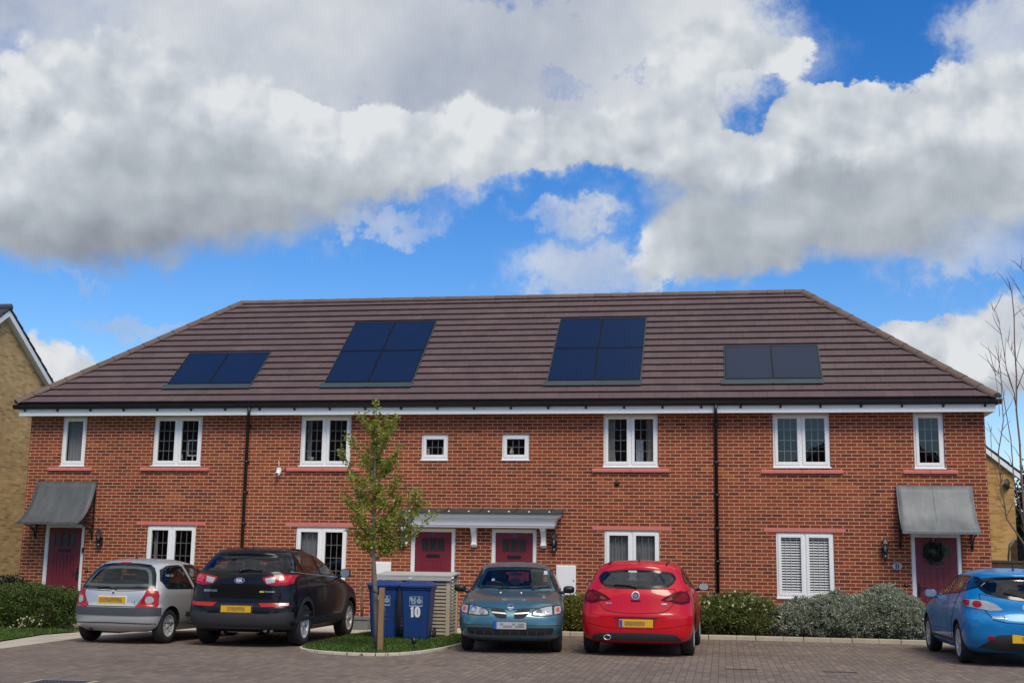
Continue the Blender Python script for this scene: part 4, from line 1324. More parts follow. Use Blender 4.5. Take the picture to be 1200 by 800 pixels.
# trampoline net beyond the fence
t = thing('trampoline', 'garden trampoline with curved poles and dark net rising above the brown fence', 'trampoline', (11.25, 7.8, 0))
b = MB(); b.lathe([(1.35, .78), (1.40, .80), (1.40, .86), (1.3, .86)], n=32); b.build('frame', M['iron'], t)
for k in range(6):
    a = 2 * math.pi * k / 6 + 2.9
    c_, s_ = math.cos(a), math.sin(a)
    b = MB(); b.tube([(1.42 * c_, 1.42 * s_, 0), (1.42 * c_, 1.42 * s_, 1.7), (1.38 * c_, 1.38 * s_, 2.05), (1.25 * c_, 1.25 * s_, 2.22)], .024, 8); b.build('pole', plain('green_pole', lin(70, 104, 100), .5), t)
b = MB(); b.lathe([(1.36, .86), (1.36, 2.0), (1.22, 2.2)], n=32, cap=False)
netm = cloth_mat('dark_net', (.03, .03, .035, 1), .62)
b.build('safety_net', netm, t)
# ------------------------------------------------------------------ cars
def pchip(x, y, xq):
    x = np.asarray(x, float); y = np.asarray(y, float)
    h = np.diff(x); dl = np.diff(y) / h
    d = np.zeros_like(y)
    for i in range(1, len(x) - 1):
        if dl[i - 1] * dl[i] > 0:
            w1 = 2 * h[i] + h[i - 1]; w2 = h[i] + 2 * h[i - 1]
            d[i] = (w1 + w2) / (w1 / dl[i - 1] + w2 / dl[i])
    d[0] = dl[0]; d[-1] = dl[-1]
    k = np.clip(np.searchsorted(x, xq) - 1, 0, len(x) - 2)
    t = (xq - x[k]) / h[k]
    return (y[k] * (1 + 2 * t) * (1 - t) ** 2 + d[k] * h[k] * t * (1 - t) ** 2 + y[k + 1] * t * t * (3 - 2 * t) + d[k + 1] * h[k] * t * t * (t - 1))


def outline(w, yr, yf, Lr, nr, Lf, nf, na=16, ns=16):
    """half plan outline from the rear centre round the right side to the front centre"""
    pts = []
    L = yf - yr
    if Lr + Lf > L * .92:
        k = L * .92 / (Lr + Lf); Lr *= k; Lf *= k
    for i in range(na + 1):
        t = math.pi / 2 * i / na
        pts.append((w * math.sin(t) ** (2 / nr), yr + Lr * (1 - math.cos(t) ** (2 / nr) if t < math.pi / 2 - 1e-6 else 1)))
    a, b = yr + Lr, yf - Lf
    for i in range(1, ns):
        u = i / ns
        pts.append((w * (1 + .012 * math.sin(math.pi * u)), a + (b - a) * u))
    for i in range(na + 1):
        t = math.pi / 2 * (1 - i / na)
        pts.append((w * math.sin(t) ** (2 / nf), yf - Lf * (1 - math.cos(t) ** (2 / nf) if t < math.pi / 2 - 1e-6 else 1)))
    return pts


def loft(levels, inset=0.0, zlo=None, zhi=None, nz=64):
    L = np.array(levels, float)
    idx = np.arange(len(L), dtype=float)
    tq = np.linspace(0, len(L) - 1, nz)
    cols = [pchip(idx, L[:, c], tq) for c in range(L.shape[1])]
    rows = list(zip(*cols))
    if zlo is not None: rows = [r for r in rows if zlo <= r[0] <= zhi]
    vs = []; fs = []
    for r in rows:
        z, w, yr, yf, Lr, nr, Lf, nf = r
        half = outline(max(w - inset, .02), yr + inset, yf - inset, Lr, nr, Lf, nf)
        ringp = [(x, y, z) for x, y in half] + [(-x, y, z) for x, y in half[-2:0:-1]]
        vs.append(ringp)
    m = len(vs[0]); flat = [p for rr in vs for p in rr]
    for i in range(len(vs) - 1):
        for k in range(m):
            k2 = (k + 1) % m
            fs.append((i * m + k, i * m + k2, (i + 1) * m + k2, (i + 1) * m + k))
    fs.append(tuple(range(m))[::-1]); fs.append(tuple(range((len(vs) - 1) * m, len(vs) * m)))
    return flat, fs


def inset_poly(poly, d):
    n = len(poly)
    area = sum(poly[i][0] * poly[(i + 1) % n][1] - poly[(i + 1) % n][0] * poly[i][1] for i in range(n))
    s = 1 if area > 0 else -1
    out = []
    for i in range(n):
        p, q, r = Vector(poly[i - 1]), Vector(poly[i]), Vector(poly[(i + 1) % n])
        e1, e2 = (q - p), (r - q)
        if e1.length < 1e-6 or e2.length < 1e-6: out.append(tuple(q)); continue
        e1.normalize(); e2.normalize()
        n1 = Vector((-e1.y, e1.x)) * s; n2 = Vector((-e2.y, e2.x)) * s
        b = n1 + n2
        if b.length < 1e-4: out.append(tuple(q)); continue
        b.normalize(); k = d / max(b.dot(n1), .45)
        out.append(tuple(q + b * k))
    return out


class Car:
    def __init__(s, spec, root):
        s.sp = spec; s.root = root
        flat, fs = loft(spec['levels'])
        s.verts, s.faces = flat, fs
        s.bvh = BVHTree.FromPolygons([Vector(v) for v in flat], fs)

    def hit(s, u, v, axis, side=1):
        o, d = {'rear': (Vector((u, -9, v)), Vector((0, 1, 0))), 'front': (Vector((u, 9, v)), Vector((0, -1, 0))),
                'side': (Vector((9 * side, u, v)), Vector((-side, 0, 0))), 'top': (Vector((u, v, 9)), Vector((0, 0, -1)))}[axis]
        h = s.bvh.ray_cast(o, d)
        if h[0] is None:
            for t in (.99, .97, .94, .9, .85):
                if axis in ('rear', 'front', 'top'): h = s.bvh.ray_cast(Vector((o.x * t, o.y, o.z)), d)
                if h[0] is not None: break
        if h[0] is None:
            q = o + d * 8.3
            h = s.bvh.find_nearest(q)
        return h[0], h[1], d

    def patch(s, poly, axis, eps, mat, name, parent, side=1, step=.05, thick=.012, hole=None, gap=False):
        if gap:
            o = s.patch(poly, axis, eps, mat, name, parent, side, step, thick)
            s.patch(inset_poly(poly, -.011), axis, eps + .001, M['dark'], 'shut_line', o, side, step, 0, poly)
            return o
        bm = bmesh.new()
        vs = [bm.verts.new((u, v, 0)) for u, v in poly]
        if hole:
            hs = [bm.verts.new((u, v, 0)) for u, v in hole]
            n = len(vs)
            for i in range(n):
                try: bm.faces.new([vs[i], vs[(i + 1) % n], hs[(i + 1) % n], hs[i]])
                except ValueError: pass
        else:
            bm.faces.new(vs)
        us = [p[0] for p in poly]; ws = [p[1] for p in poly]
        for lo, hi, nrm, k in ((min(us), max(us), (1, 0, 0), 0), (min(ws), max(ws), (0, 1, 0), 1)):
            t = math.floor(lo / step) * step + step
            while t < hi:
                co = [0, 0, 0]; co[k] = t
                bmesh.ops.bisect_plane(bm, geom=bm.verts[:] + bm.edges[:] + bm.faces[:], plane_co=co, plane_no=nrm, dist=1e-5)
                t += step
        bm.normal_update()
        bound = {}
        dirv = None
        for v in bm.verts:
            p, n, d = s.hit(v.co.x, v.co.y, axis, side); dirv = d
            if n.dot(d) > 0: n = -n
            v.co = p + n * eps
        bmesh.ops.triangulate(bm, faces=[f for f in bm.faces if len(f.verts) > 4])
        bm.normal_update()
        tot = sum((f.normal.dot(dirv) * f.calc_area() for f in bm.faces))
        if tot > 0: bmesh.ops.reverse_faces(bm, faces=bm.faces[:])
        for f in bm.faces: f.smooth = True
        edges = [e for e in bm.edges if len(e.link_faces) == 1]
        if thick:
            back = {}
            new = []
            for e in edges:
                f = e.link_faces[0]
                l = [l for l in f.loops if l.edge == e][0]
                a, b = l.vert, l.link_loop_next.vert
                q = [bm.verts.new(a.co), bm.verts.new(b.co), bm.verts.new(b.co + dirv * thick), bm.verts.new(a.co + dirv * thick)]
                bm.faces.new([q[1], q[0], q[3], q[2]])
        me = bpy.data.meshes.new(name); bm.to_mesh(me); bm.free()
        me.materials.append(mat)
        return link(bpy.data.objects.new(name, me), parent)

    def body(s, paint_m, wheels, Rw, cuts, interior=M['dark']):
        """cuts: list of (poly, axis, side, depth range)"""
        def obj(vs, fs, m, name):
            me = bpy.data.meshes.new(name); me.from_pydata(vs, [], fs); me.materials.append(m)
            o = bpy.data.objects.new(name, me); COL.objects.link(o); return o
        body = obj(s.verts, s.faces, paint_m, 'body')
        for p in body.data.polygons: p.use_smooth = True
        body.data.materials.append(M['alloy_dark']); body.data.materials.append(interior)
        cut = []
        wc = MB()
        for y, z in wheels:
            for sd in (-1, 1):
                a, b_ = sorted((sd * .50, sd * 1.3))
                wc.lathe([(Rw, a), (Rw, b_)], (0, y, z), 'x', 40)
        cut.append(wc.build('cutter', M['alloy_dark']))
        vs, fs = loft(s.sp['levels'], .055, s.sp['floor'], s.sp['roof'] - .045)
        cut.append(obj(vs, fs, interior, 'cutter'))
        pc = MB()
        for poly, axis, d0, d1 in cuts:
            pc.prism(poly, 'y' if axis in ('rear', 'front') else 'x', d0, d1)
        cut.append(pc.build('cutter', interior))
        def good(me):
            n0 = len(s.faces); ys = [v.co.y for v in me.vertices]; zs = [v.co.z for v in me.vertices]
            return len(me.polygons) > n0 * .5 and max(zs) > s.sp['roof'] - .02 and max(ys) - min(ys) > 3.2
        for c in cut:
            bm = bmesh.new(); bm.from_mesh(c.data); bmesh.ops.recalc_face_normals(bm, faces=bm.faces[:]); bm.to_mesh(c.data); bm.free()
            for attempt in range(5):
                c.location = (0, .0013 * attempt, .0017 * attempt)
                md = body.modifiers.new('cut', 'BOOLEAN'); md.operation = 'DIFFERENCE'; md.object = c; md.solver = 'EXACT'
                md.material_mode = 'TRANSFER'; md.use_self = attempt >= 1
                dg = bpy.context.evaluated_depsgraph_get()
                me = bpy.data.meshes.new_from_object(body.evaluated_get(dg))
                body.modifiers.clear()
                if good(me):
                    body.data = me
                    break
                print('BOOLEAN retry', s.sp['name'], cut.index(c), attempt, len(me.polygons))
        for c in cut: bpy.data.objects.remove(c)
        body.data.name = 'body'
        for p in body.data.polygons: p.use_smooth = True
        body.data.set_sharp_from_angle(angle=R(38))
        body.parent = s.root
        return body


def mirror(poly): return [(-u, v) for u, v in poly][::-1]


def make_wheel(root, x, y, r, width, rim_r, style, side, steer=0.0):
    w = empty('wheel', (x, y, r), 0, root)
    if steer: w.rotation_euler.z = steer
    s = side
    t = MB()
    hw = width / 2
    t.lathe([(rim_r, -hw + .01), (rim_r + .02, -hw), (r - .03, -hw), (r - .008, -hw + .02), (r, -hw + .05), (r, hw - .05), (r - .008, hw - .02), (r - .03, hw), (rim_r + .02, hw), (rim_r, hw - .01)], (0, 0, 0), 'x', 36, cap=False)
    t.build('tyre', M['rubber'], w)
    k = MB()
    o = s * (hw - .012)
    prof = [(rim_r + .004, s * (hw - .006)), (rim_r - .016, s * (hw - .004)), (rim_r - .026, s * (hw - .03)), (rim_r - .03, s * .02)]
    n = 32
    vs = []; fs = []
    for rr, xx in prof:
        for i in range(n):
            a = 6.28318 * i / n; vs.append((xx, rr * math.cos(a), rr * math.sin(a)))
    for j in range(len(prof) - 1):
        for i in range(n):
            i2 = (i + 1) % n; f = (j * n + i, j * n + i2, (j + 1) * n + i2, (j + 1) * n + i); fs.append(f if s > 0 else f[::-1])
    k.add(vs, fs, 0, True)
    k.lathe([(rim_r - .02, s * .012), (rim_r - .02, s * .016)], (0, 0, 0), 'x', 28, 1)
    nsp, wid, twin = style
    for i in range(nsp):
        for off in ((-twin, twin) if twin else (0,)):
            a = 2 * math.pi * i / nsp + off
            T = Matrix.Rotation(a, 4, 'X')
            vs = []
            for rr, ww, xx in ((.045, wid * .8, hw - .035), (rim_r * .6, wid * .6, hw - .020), (rim_r - .008, wid * .75, hw - .012)):
                for dy in (-ww, ww):
                    vs.append(T @ Vector((s * xx, dy, rr))); vs.append(T @ Vector((s * (xx - .035), dy * 1.15, rr)))
            q = []
            for j in range(2):
                b0 = j * 4
                q += [(b0, b0 + 4, b0 + 6, b0 + 2), (b0, b0 + 1, b0 + 5, b0 + 4), (b0 + 2, b0 + 6, b0 + 7, b0 + 3)]
            k.add(vs, q if s > 0 else [f[::-1] for f in q])
    k.lathe([(.055, s * (hw - .04)), (.05, s * (hw - .022)), (.03, s * (hw - .014))], (0, 0, 0), 'x', 18)
    k.build('rim', [M['alloy'], M['alloy_dark']], w)
    return w


def seats(root, ys, zseat, dx, mat, rear=None):
    for sd in (-1, 1):
        b = MB()
        x = sd * dx
        b.prism(chaikin([(ys - .42, zseat + .02), (ys - .30, zseat - .08), (ys + .2, zseat), (ys + .2, zseat + .12), (ys - .28, zseat + .14), (ys - .42, zseat + .60), (ys - .52, zseat + .60)], 2), 'x', x - .23, x + .23)
        o = b.build('front_seat', mat, root, bevel=.04)
        h = MB(); h.prism(chaikin([(ys - .54, zseat + .64), (ys - .44, zseat + .64), (ys - .42, zseat + .82), (ys - .52, zseat + .83)], 2), 'x', x - .13, x + .13)
        h.tube([(x - .06, ys - .49, zseat + .58), (x - .06, ys - .49, zseat + .66)], .01, 6); h.tube([(x + .06, ys - .49, zseat + .58), (x + .06, ys - .49, zseat + .66)], .01, 6)
        h.build('headrest', mat, o, bevel=.03)
    if rear:
        yr, zr, hw = rear
        b = MB(); b.prism(chaikin([(yr - .1, zr - .1), (yr + .45, zr - .05), (yr + .45, zr + .08), (yr + .1, zr + .1), (yr - .08, zr + .50), (yr - .18, zr + .50)], 2), 'x', -hw, hw)
        o = b.build('rear_bench', mat, root, bevel=.03)
        for x in (-hw * .62, hw * .62):
            h = MB(); h.prism(chaikin([(yr - .2, zr + .49), (yr - .1, zr + .49), (yr - .1, zr + .66), (yr - .18, zr + .66)], 2), 'x', x - .13, x + .13); h.build('headrest', mat, o, bevel=.03)


def dash(root, y, z, hw, wheel_x):
    b = MB(); b.prism(chaikin([(y - .1, z - .28), (y + .6, z - .28), (y + .62, z - .02), (y + .1, z + .03), (y - .08, z - .02)], 2), 'x', -hw, hw)
    b.build('dashboard', M['seat'], root, bevel=.02)
    b = MB()
    c = Vector((wheel_x, y - .22, z - .02)); ax = Vector((0, -.9, .42)).normalized(); u = Vector((1, 0, 0)); v = ax.cross(u)
    b.tube([c + (u * math.cos(a * .2618) + v * math.sin(a * .2618)) * .185 for a in range(25)], .016, 6, cap=False)
    for a in (0, math.pi, -math.pi / 2): b.tube([c, c + (u * math.cos(a) + v * math.sin(a)) * .18], .018, 6)
    b.tube([c, c - ax * .2], .035, 8)
    b.build('steering_wheel', M['black'], root)


def plate(car, cx, z0, z1, hw, axis, mats, band=None, smud=()):
    """flat registration plate standing just off the body"""
    p, n, d = car.hit(cx, (z0 + z1) / 2, axis)
    s = -1 if axis == 'rear' else 1
    ys = [car.hit(cx + u, z, axis)[0].y for u in (-hw, 0, hw) for z in (z0, z1)]
    y = (min(ys) if s < 0 else max(ys)) + s * .006
    b = MB()
    b.box(cx - hw - .008, cx + hw + .008, min(y, y - s * .03), max(y, y - s * .03), z0 - .008, z1 + .008, 0)
    o = b.build('number_plate', mats[0] if len(mats) == 1 else mats[1], car.root, bevel=.003)
    f = MB(); yy = sorted((y, y + s * .003)); f.box(cx - hw, cx + hw, yy[0], yy[1], z0, z1); f.build('plate_face', mats[0], o)
    rnd = random.Random(int(abs(cx) * 1e4) + len(mats))
    sm = MB(); a, c = smud[0], smud[1]; k = 8
    yy = sorted((y + s * .003, y + s * .0045))
    for i in range(k):
        for j in range(2):
            mi = rnd.choice((0, 0, 1))
            sm.box(cx + (a + (c - a) * i / k) * hw, cx + (a + (c - a) * (i + 1) / k) * hw - .0005, yy[0], yy[1], z0 + (z1 - z0) * (.18 + .32 * j), z0 + (z1 - z0) * (.18 + .32 * (j + 1)) - .0005, mi)
    sm.build('plate_marks', [smud[2], smud[3]], o)
    if band:
        bb = MB(); yy = sorted((y + s * .003, y + s * .0046)); bb.box(band[0], band[1], yy[0], yy[1], z0, z1); bb.build('plate_band', M['plate_b'], o)
    return o


def mirror_unit(car, x, y, z, side, mat, glass=True, w=.2, h=.13):
    b = MB()
    pts = chaikin([(-w / 2, -h / 2), (w / 2 * .8, -h / 2), (w / 2, -h * .1), (w / 2 * .9, h / 2), (-w / 2, h / 2)], 2)
    cx = side * (x + w / 2 + .02)
    vs = []; fs = []
    n = len(pts)
    for dy, k in ((-.035, .94), (-.03, 1.0), (.03, .98), (.075, .75), (.09, .4)):
        for u, v in pts: vs.append((cx + side * u * k, y + dy, z + v * k))
    for j in range(4):
        for i in range(n):
            i2 = (i + 1) % n; f = (j * n + i, j * n + i2, (j + 1) * n + i2, (j + 1) * n + i); fs.append(f if side > 0 else f[::-1])
    f0 = list(range(n)); fl = list(range(4 * n, 5 * n))
    fs += [f0[::-1] if side > 0 else f0, fl if side > 0 else fl[::-1]]
    fs = [f[::-1] for f in fs]
    b.add(vs, fs, 0, True)
    o = b.build('wing_mirror', mat, car.root, sharp=50)
    b = MB(); b.tube([(side * (x - .06), y + .05, z - h * .45), (side * (x + .03), y + .03, z - h * .35), (cx, y + .02, z - h * .2)], [.028, .024, .02], 8)
    b.build('mirror_arm', M['black'], o)
    g = MB()
    g.prism([(cx + side * u * .86, z + v * .84) for u, v in pts], 'y', y - .0385, y - .0355)
    g.build('mirror_glass', M['chrome'], o)
    return o


def window_set(car, poly, axis, side, name, seal=.028, glass=None, eps=.004):
    o = car.patch(poly, axis, eps + .002, M['seal'], name, car.root, side, hole=inset_poly(poly, seal), thick=.012)
    car.patch(inset_poly(poly, seal - .006), axis, eps, glass or M['car_glass'], 'pane', o, side, thick=0)
    return o


def strip(car, pts, axis, wid, eps, mat, name, parent, side=1):
    """thin strip following a 2d polyline on the body"""
    P = [Vector(p) for p in pts]
    left = []; right = []
    for i, p in enumerate(P):
        d = (P[min(i + 1, len(P) - 1)] - P[max(i - 1, 0)]).normalized(); n = Vector((-d.y, d.x)) * wid / 2
        left.append(tuple(p + n)); right.append(tuple(p - n))
    return car.patch(left + right[::-1], axis, eps, mat, name, parent, side, thick=.006)


def disc(car, u, v, rx, rz, axis, eps, mat, name, parent, side=1, n=20, thick=.012):
    return car.patch([(u + rx * math.cos(6.28318 * i / n), v + rz * math.sin(6.28318 * i / n)) for i in range(n)], axis, eps, mat, name, parent, side, step=.03, thick=thick)


def aerial(car, x, y, lean=-.06, h=.16):
    p, n, d = car.hit(x, y, 'top')
    b = MB(); b.lathe([(.022, -.01), (.02, .015), (.008, .03)], tuple(p), 'z', 10); b.tube([p + Vector((0, 0, .02)), p + Vector((0, lean, h))], [.006, .004], 6)
    b.build('aerial', M['black'], car.root)


def wiper(car, pts, axis, parent=None):
    b = MB(); q = []
    for u, v in pts:
        p, n, d = car.hit(u, v, axis); q.append(p - d * .028)
    b.tube(q, [.014] + [.009] * (len(q) - 1), 6); b.ico(tuple(q[0]), .026, 1)
    b.build('wiper', M['black'], parent or car.root)


def chrome_text(car, body, u, v, size, axis, mat=None, side=1, name='badge_lettering', bold=.0015, mx=1):
    p, n, d = car.hit(u, v, axis)
    off = p - d * .006
    rot = (R(90), 0, 0) if axis == 'rear' else (R(90), 0, R(180))
    o = text_obj(name, body, size, mat or M['chrome'], car.root, tuple(off), rot, bold=bold, depth=.003)
    mw = Matrix.Translation(off) @ Matrix.Rotation(rot[2], 4, 'Z') @ Matrix.Rotation(rot[0], 4, 'X'); inv = mw.inverted()
    for vtx in o.data.vertices:      # let the letters follow the curve of the panel
        w = mw @ vtx.co; lift = (w - off).dot(-d)
        h = car.hit(w.x, w.z, axis)[0]
        vtx.co = inv @ (h - d * (.009 + lift))
    return o


D = .55   # default rear/front rounding lengths
CARS = {}


def start_car(name, label, cat, loc, rotz, levels, floor, roof):
    root = thing(name, label, cat, loc, rotz, 'cars parked in front of the terrace')
    return Car({'name': name, 'levels': levels, 'floor': floor, 'roof': roof}, root)


def doors(car, polys, paint_m, handles, hmat=None):
    for sd in (-1, 1):
        for (poly, hd) in zip(polys, handles):
            o = car.patch(poly, 'side', .0035, paint_m, 'door', car.root, sd, thick=.009)
            car.patch(inset_poly(poly, -.011), 'side', .0045, M['dark'], 'shut_line', o, sd, hole=poly, thick=0)
            y, z = hd
            p, n, d = car.hit(y, z, 'side', sd)
            b = MB(); q = p - d * .022
            b.tube([p + Vector((0, -.08, 0)), q + Vector((0, -.07, 0)), q + Vector((0, .07, .004)), p + Vector((0, .08, .004))], .012, 6)
            b.build('handle', hmat or paint_m, o)


# ---- silver three-door hatchback -------------------------------------------------
lv = [(.20, .70, -.46, 2.98, .5, 2.8, .6, 2.6), (.30, .775, -.57, 3.10, .42, 3.0, .6, 2.6), (.45, .808, -.60, 3.17, .42, 3.0, .65, 2.6), (.60, .818, -.585, 3.14, .42, 3.0, .7, 2.5), (.645, .818, -.545, 3.08, .42, 3.0, .7, 2.5),
      (.80, .812, -.52, 2.85, .42, 3.2, .8, 2.4), (.90, .79, -.485, 2.35, .42, 3.2, .8, 2.6), (.96, .77, -.455, 1.98, .42, 3.2, .55, 2.5), (1.10, .715, -.37, 1.75, .44, 3.0, .5, 2.5), (1.26, .645, -.25, 1.46, .46, 2.8, .5, 2.5),
      (1.325, .60, -.19, 1.26, .5, 2.6, .5, 2.4), (1.375, .51, -.06, 1.02, .5, 2.4, .5, 2.3), (1.40, .38, .10, .85, .4, 2.2, .4, 2.2), (1.412, .15, .3, .65, .2, 2, .2, 2)]
c = start_car('silver_hatchback', 'silver three-door hatchback with a grey rubber rear bumper band, leftmost of the parked cars', 'car', (-7.76, -6.70, 0), R(-5.0), lv, .62, 1.41)
CARS['silver'] = c
rw = [(-.70, .905), (-.655, 1.03), (-.60, 1.15), (-.53, 1.25), (-.44, 1.305), (-.25, 1.325), (0, 1.33), (.25, 1.325), (.44, 1.305), (.53, 1.25), (.60, 1.15), (.655, 1.03), (.70, .905), (.35, .895), (0, .89), (-.35, .895)]
ws = [(-.62, .995), (0, .98), (.62, .995), (.52, 1.26), (.3, 1.31), (0, 1.32), (-.3, 1.31), (-.52, 1.26)]
sq = [(-.22, 1.04), (-.16, .93), (-.10, .905), (.74, .895), (.56, 1.27), (.46, 1.305), (.10, 1.29), (-.10, 1.22)]
sd_ = [(.83, .895), (1.78, .885), (1.70, .98), (1.45, 1.16), (1.22, 1.275), (1.05, 1.31), (.66, 1.31), (.64, 1.29)]
cuts = [(inset_poly(rw, .09), 'rear', -1.2, .2), (inset_poly(ws, .05), 'front', 1.1, 2.6)]
for p in (sq, sd_):
    for s_ in (-1, 1): cuts.append((inset_poly(p, .03), 'side', *sorted((s_ * .45, s_ * 1.2))))
c.body(M['p_silver'], [(0, .29), (2.472, .29)], .335, cuts)
window_set(c, rw, 'rear', 1, 'rear_window', .045, glass_mat('dark_tint_glass', (.40, .44, .45, 1), .01, .55)); window_set(c, ws, 'front', 1, 'windscreen', .04)
for s_ in (-1, 1): window_set(c, sq, 'side', s_, 'side_window'); window_set(c, sd_, 'side', s_, 'side_window')
tg = c.patch([(-.575, .885), (-.3, .865), (0, .86), (.3, .865), (.575, .885), (.555, .80), (.49, .69), (.44, .62), (-.44, .62), (-.49, .69), (-.555, .80)], 'rear', .004, M['p_silver'], 'tailgate', c.root, thick=.01, gap=True)
for s_ in (1, -1):
    f = (lambda P: P) if s_ > 0 else mirror
    tl = c.patch(f([(.575, .885), (.65, .90), (.735, .87), (.765, .80), (.765, .605), (.45, .605), (.50, .67), (.56, .78)]), 'rear', .008, M['lamp_red'], 'tail_light', c.root, step=.03)
    disc(c, s_ * .645, .725, .062, .062, 'rear', .012, M['lamp_clear'], 'reversing_lens', tl)
c.patch([(-.80, .468), (.80, .468), (.80, .598), (-.80, .598)], 'rear', .012, M['trim_grey'], 'bumper_band', c.root)
strip(c, [(-.8, .335), (-.4, .345), (0, .35), (.4, .345), (.8, .335)], 'rear', .02, .003, M['trim_grey'], 'bumper_crease', c.root)
plate(c, 0, .665, .775, .26, 'rear', [M['plate_y'], M['white']], None, (-.92, .75, M['smudge1'], M['smudge2']))
bd = disc(c, 0, .835, .05, .052, 'rear', .010, M['chrome'], 'badge', c.root)
p, n_, d_ = c.hit(0, .835, 'rear'); b = MB(); b.add([(0.012, p.y - .016, .865), (-.022, p.y - .016, .835), (-.012, p.y - .016, .805), (.022, p.y - .016, .835)], [(0, 1, 2, 3)]); b.build('badge_diamond', M['trim_grey'], bd)
chrome_text(c, '1.2', .40, .70, .045, 'rear'); chrome_text(c, '16v', .42, .66, .04, 'rear')
c.patch([(-.1, 1.318), (.1, 1.318), (.1, 1.338), (-.1, 1.338)], 'rear', .010, M['lamp_red'], 'high_brake_light', c.root)
wiper(c, [(.02, .905), (-.12, .935), (-.33, .915)], 'rear')
doors(c, [[(.62, .44), (.68, .885), (1.82, .875), (1.88, .7), (1.86, .42), (1.80, .30), (.68, .30)]], M['p_silver'], [(.98, .755)], M['trim_grey'])
for s_ in (-1, 1):
    disc(c, -.30, .775, .075, .075, 'side', .004, M['p_silver'], 'fuel_flap', c.root, s_) if s_ > 0 else None
    strip(c, [(.48, .485), (1.25, .478), (2.0, .47)], 'side', .055, .012, M['trim_grey'], 'rubbing_strip', c.root, s_)
    mirror_unit(c, .76, 1.82, .95, s_, M['trim_grey'], w=.16)
    for y in (0, 2.472): make_wheel(c.root, s_ * .70, y, .29, .175, .178, (6, .034, .17), s_)
seats(c.root, 1.15, .50, .33, M['seat_grey'], (.05, .55, .5)); dash(c.root, 1.72, .93, .6, .33)
aerial(c, 0, .15)
b = MB(); b.box(-.25, .1, -.42, .1, .17, .25); b.tube([(-.4, -.5, .23), (-.4, .4, .25)], .03, 8); b.build('exhaust_pipe', M['trim'], c.root)

# ---- black off-roader --------------------------------------------------------------
lv = [(.24, .80, -.66, 3.32, .5, 2.8, .6, 2.6), (.34, .885, -.83, 3.47, .42, 3.0, .6, 2.7), (.50, .918, -.87, 3.54, .42, 3.0, .62, 2.7), (.64, .928, -.855, 3.52, .42, 3.0, .65, 2.6), (.72, .926, -.80, 3.50, .42, 3.1, .65, 2.6), (.86, .922, -.785, 3.44, .42, 3.1, .7, 2.5),
      (1.0, .912, -.775, 3.15, .44, 3.1, .9, 2.4), (1.08, .898, -.765, 2.75, .46, 3.1, .9, 2.4), (1.15, .875, -.745, 2.25, .48, 3.0, .7, 2.5), (1.22, .845, -.72, 2.02, .5, 3.0, .55, 2.5), (1.36, .78, -.62, 1.74, .52, 2.9, .5, 2.5), (1.47, .715, -.52, 1.46, .52, 2.8, .5, 2.5), (1.525, .675, -.535, 1.24, .6, 2.6, .5, 2.4),
      (1.58, .60, -.34, .98, .5, 2.4, .5, 2.3), (1.615, .45, -.05, .78, .4, 2.2, .4, 2.2), (1.632, .18, .2, .55, .2, 2, .2, 2)]
c = start_car('black_off_roader', 'black compact off-roader with high red tail lights, between the silver car and the young tree', 'car', (-5.587, -6.427, 0), R(.4), lv, .78, 1.63)
CARS['black'] = c
rw = [(-.70, 1.235), (-.655, 1.36), (-.60, 1.44), (-.52, 1.465), (0, 1.485), (.52, 1.465), (.60, 1.44), (.655, 1.36), (.70, 1.235), (.35, 1.215), (0, 1.21), (-.35, 1.215)]
ws = [(-.70, 1.27), (0, 1.25), (.70, 1.27), (.58, 1.49), (.3, 1.525), (0, 1.535), (-.3, 1.525), (-.58, 1.49)]
s1 = [(-.47, 1.24), (-.12, 1.215), (-.23, 1.44), (-.34, 1.44), (-.42, 1.36)]
s2 = [(-.03, 1.21), (.80, 1.175), (.74, 1.505), (.2, 1.51), (-.12, 1.495)]
s3 = [(.88, 1.172), (1.86, 1.13), (1.72, 1.24), (1.45, 1.38), (1.18, 1.47), (1.0, 1.50), (.83, 1.505)]
cuts = [(inset_poly(rw, .05), 'rear', -1.3, .1), (inset_poly(ws, .05), 'front', 1.35, 2.9)]
for p in (s2, s3):
    for s_ in (-1, 1): cuts.append((inset_poly(p, .03), 'side', *sorted((s_ * .5, s_ * 1.3))))
c.body(M['p_black'], [(0, .345), (2.64, .345)], .40, cuts)
window_set(c, rw, 'rear', 1, 'rear_window', .045); window_set(c, ws, 'front', 1, 'windscreen', .04)
for s_ in (-1, 1):
    for p in (s1, s2, s3): window_set(c, p, 'side', s_, 'side_window')
    strip(c, [(-.5, 1.225), (.0, 1.196), (.8, 1.16), (1.4, 1.135), (1.9, 1.11)], 'side', .016, .006, M['chrome'], 'window_trim', c.root, s_)
c.patch([(-.70, 1.19), (0, 1.185), (.70, 1.19), (.72, 1.0), (.66, .80), (.60, .715), (0, .70), (-.60, .715), (-.66, .80), (-.72, 1.0)], 'rear', .004, M['p_black'], 'tailgate', c.root, thick=.01, gap=True)
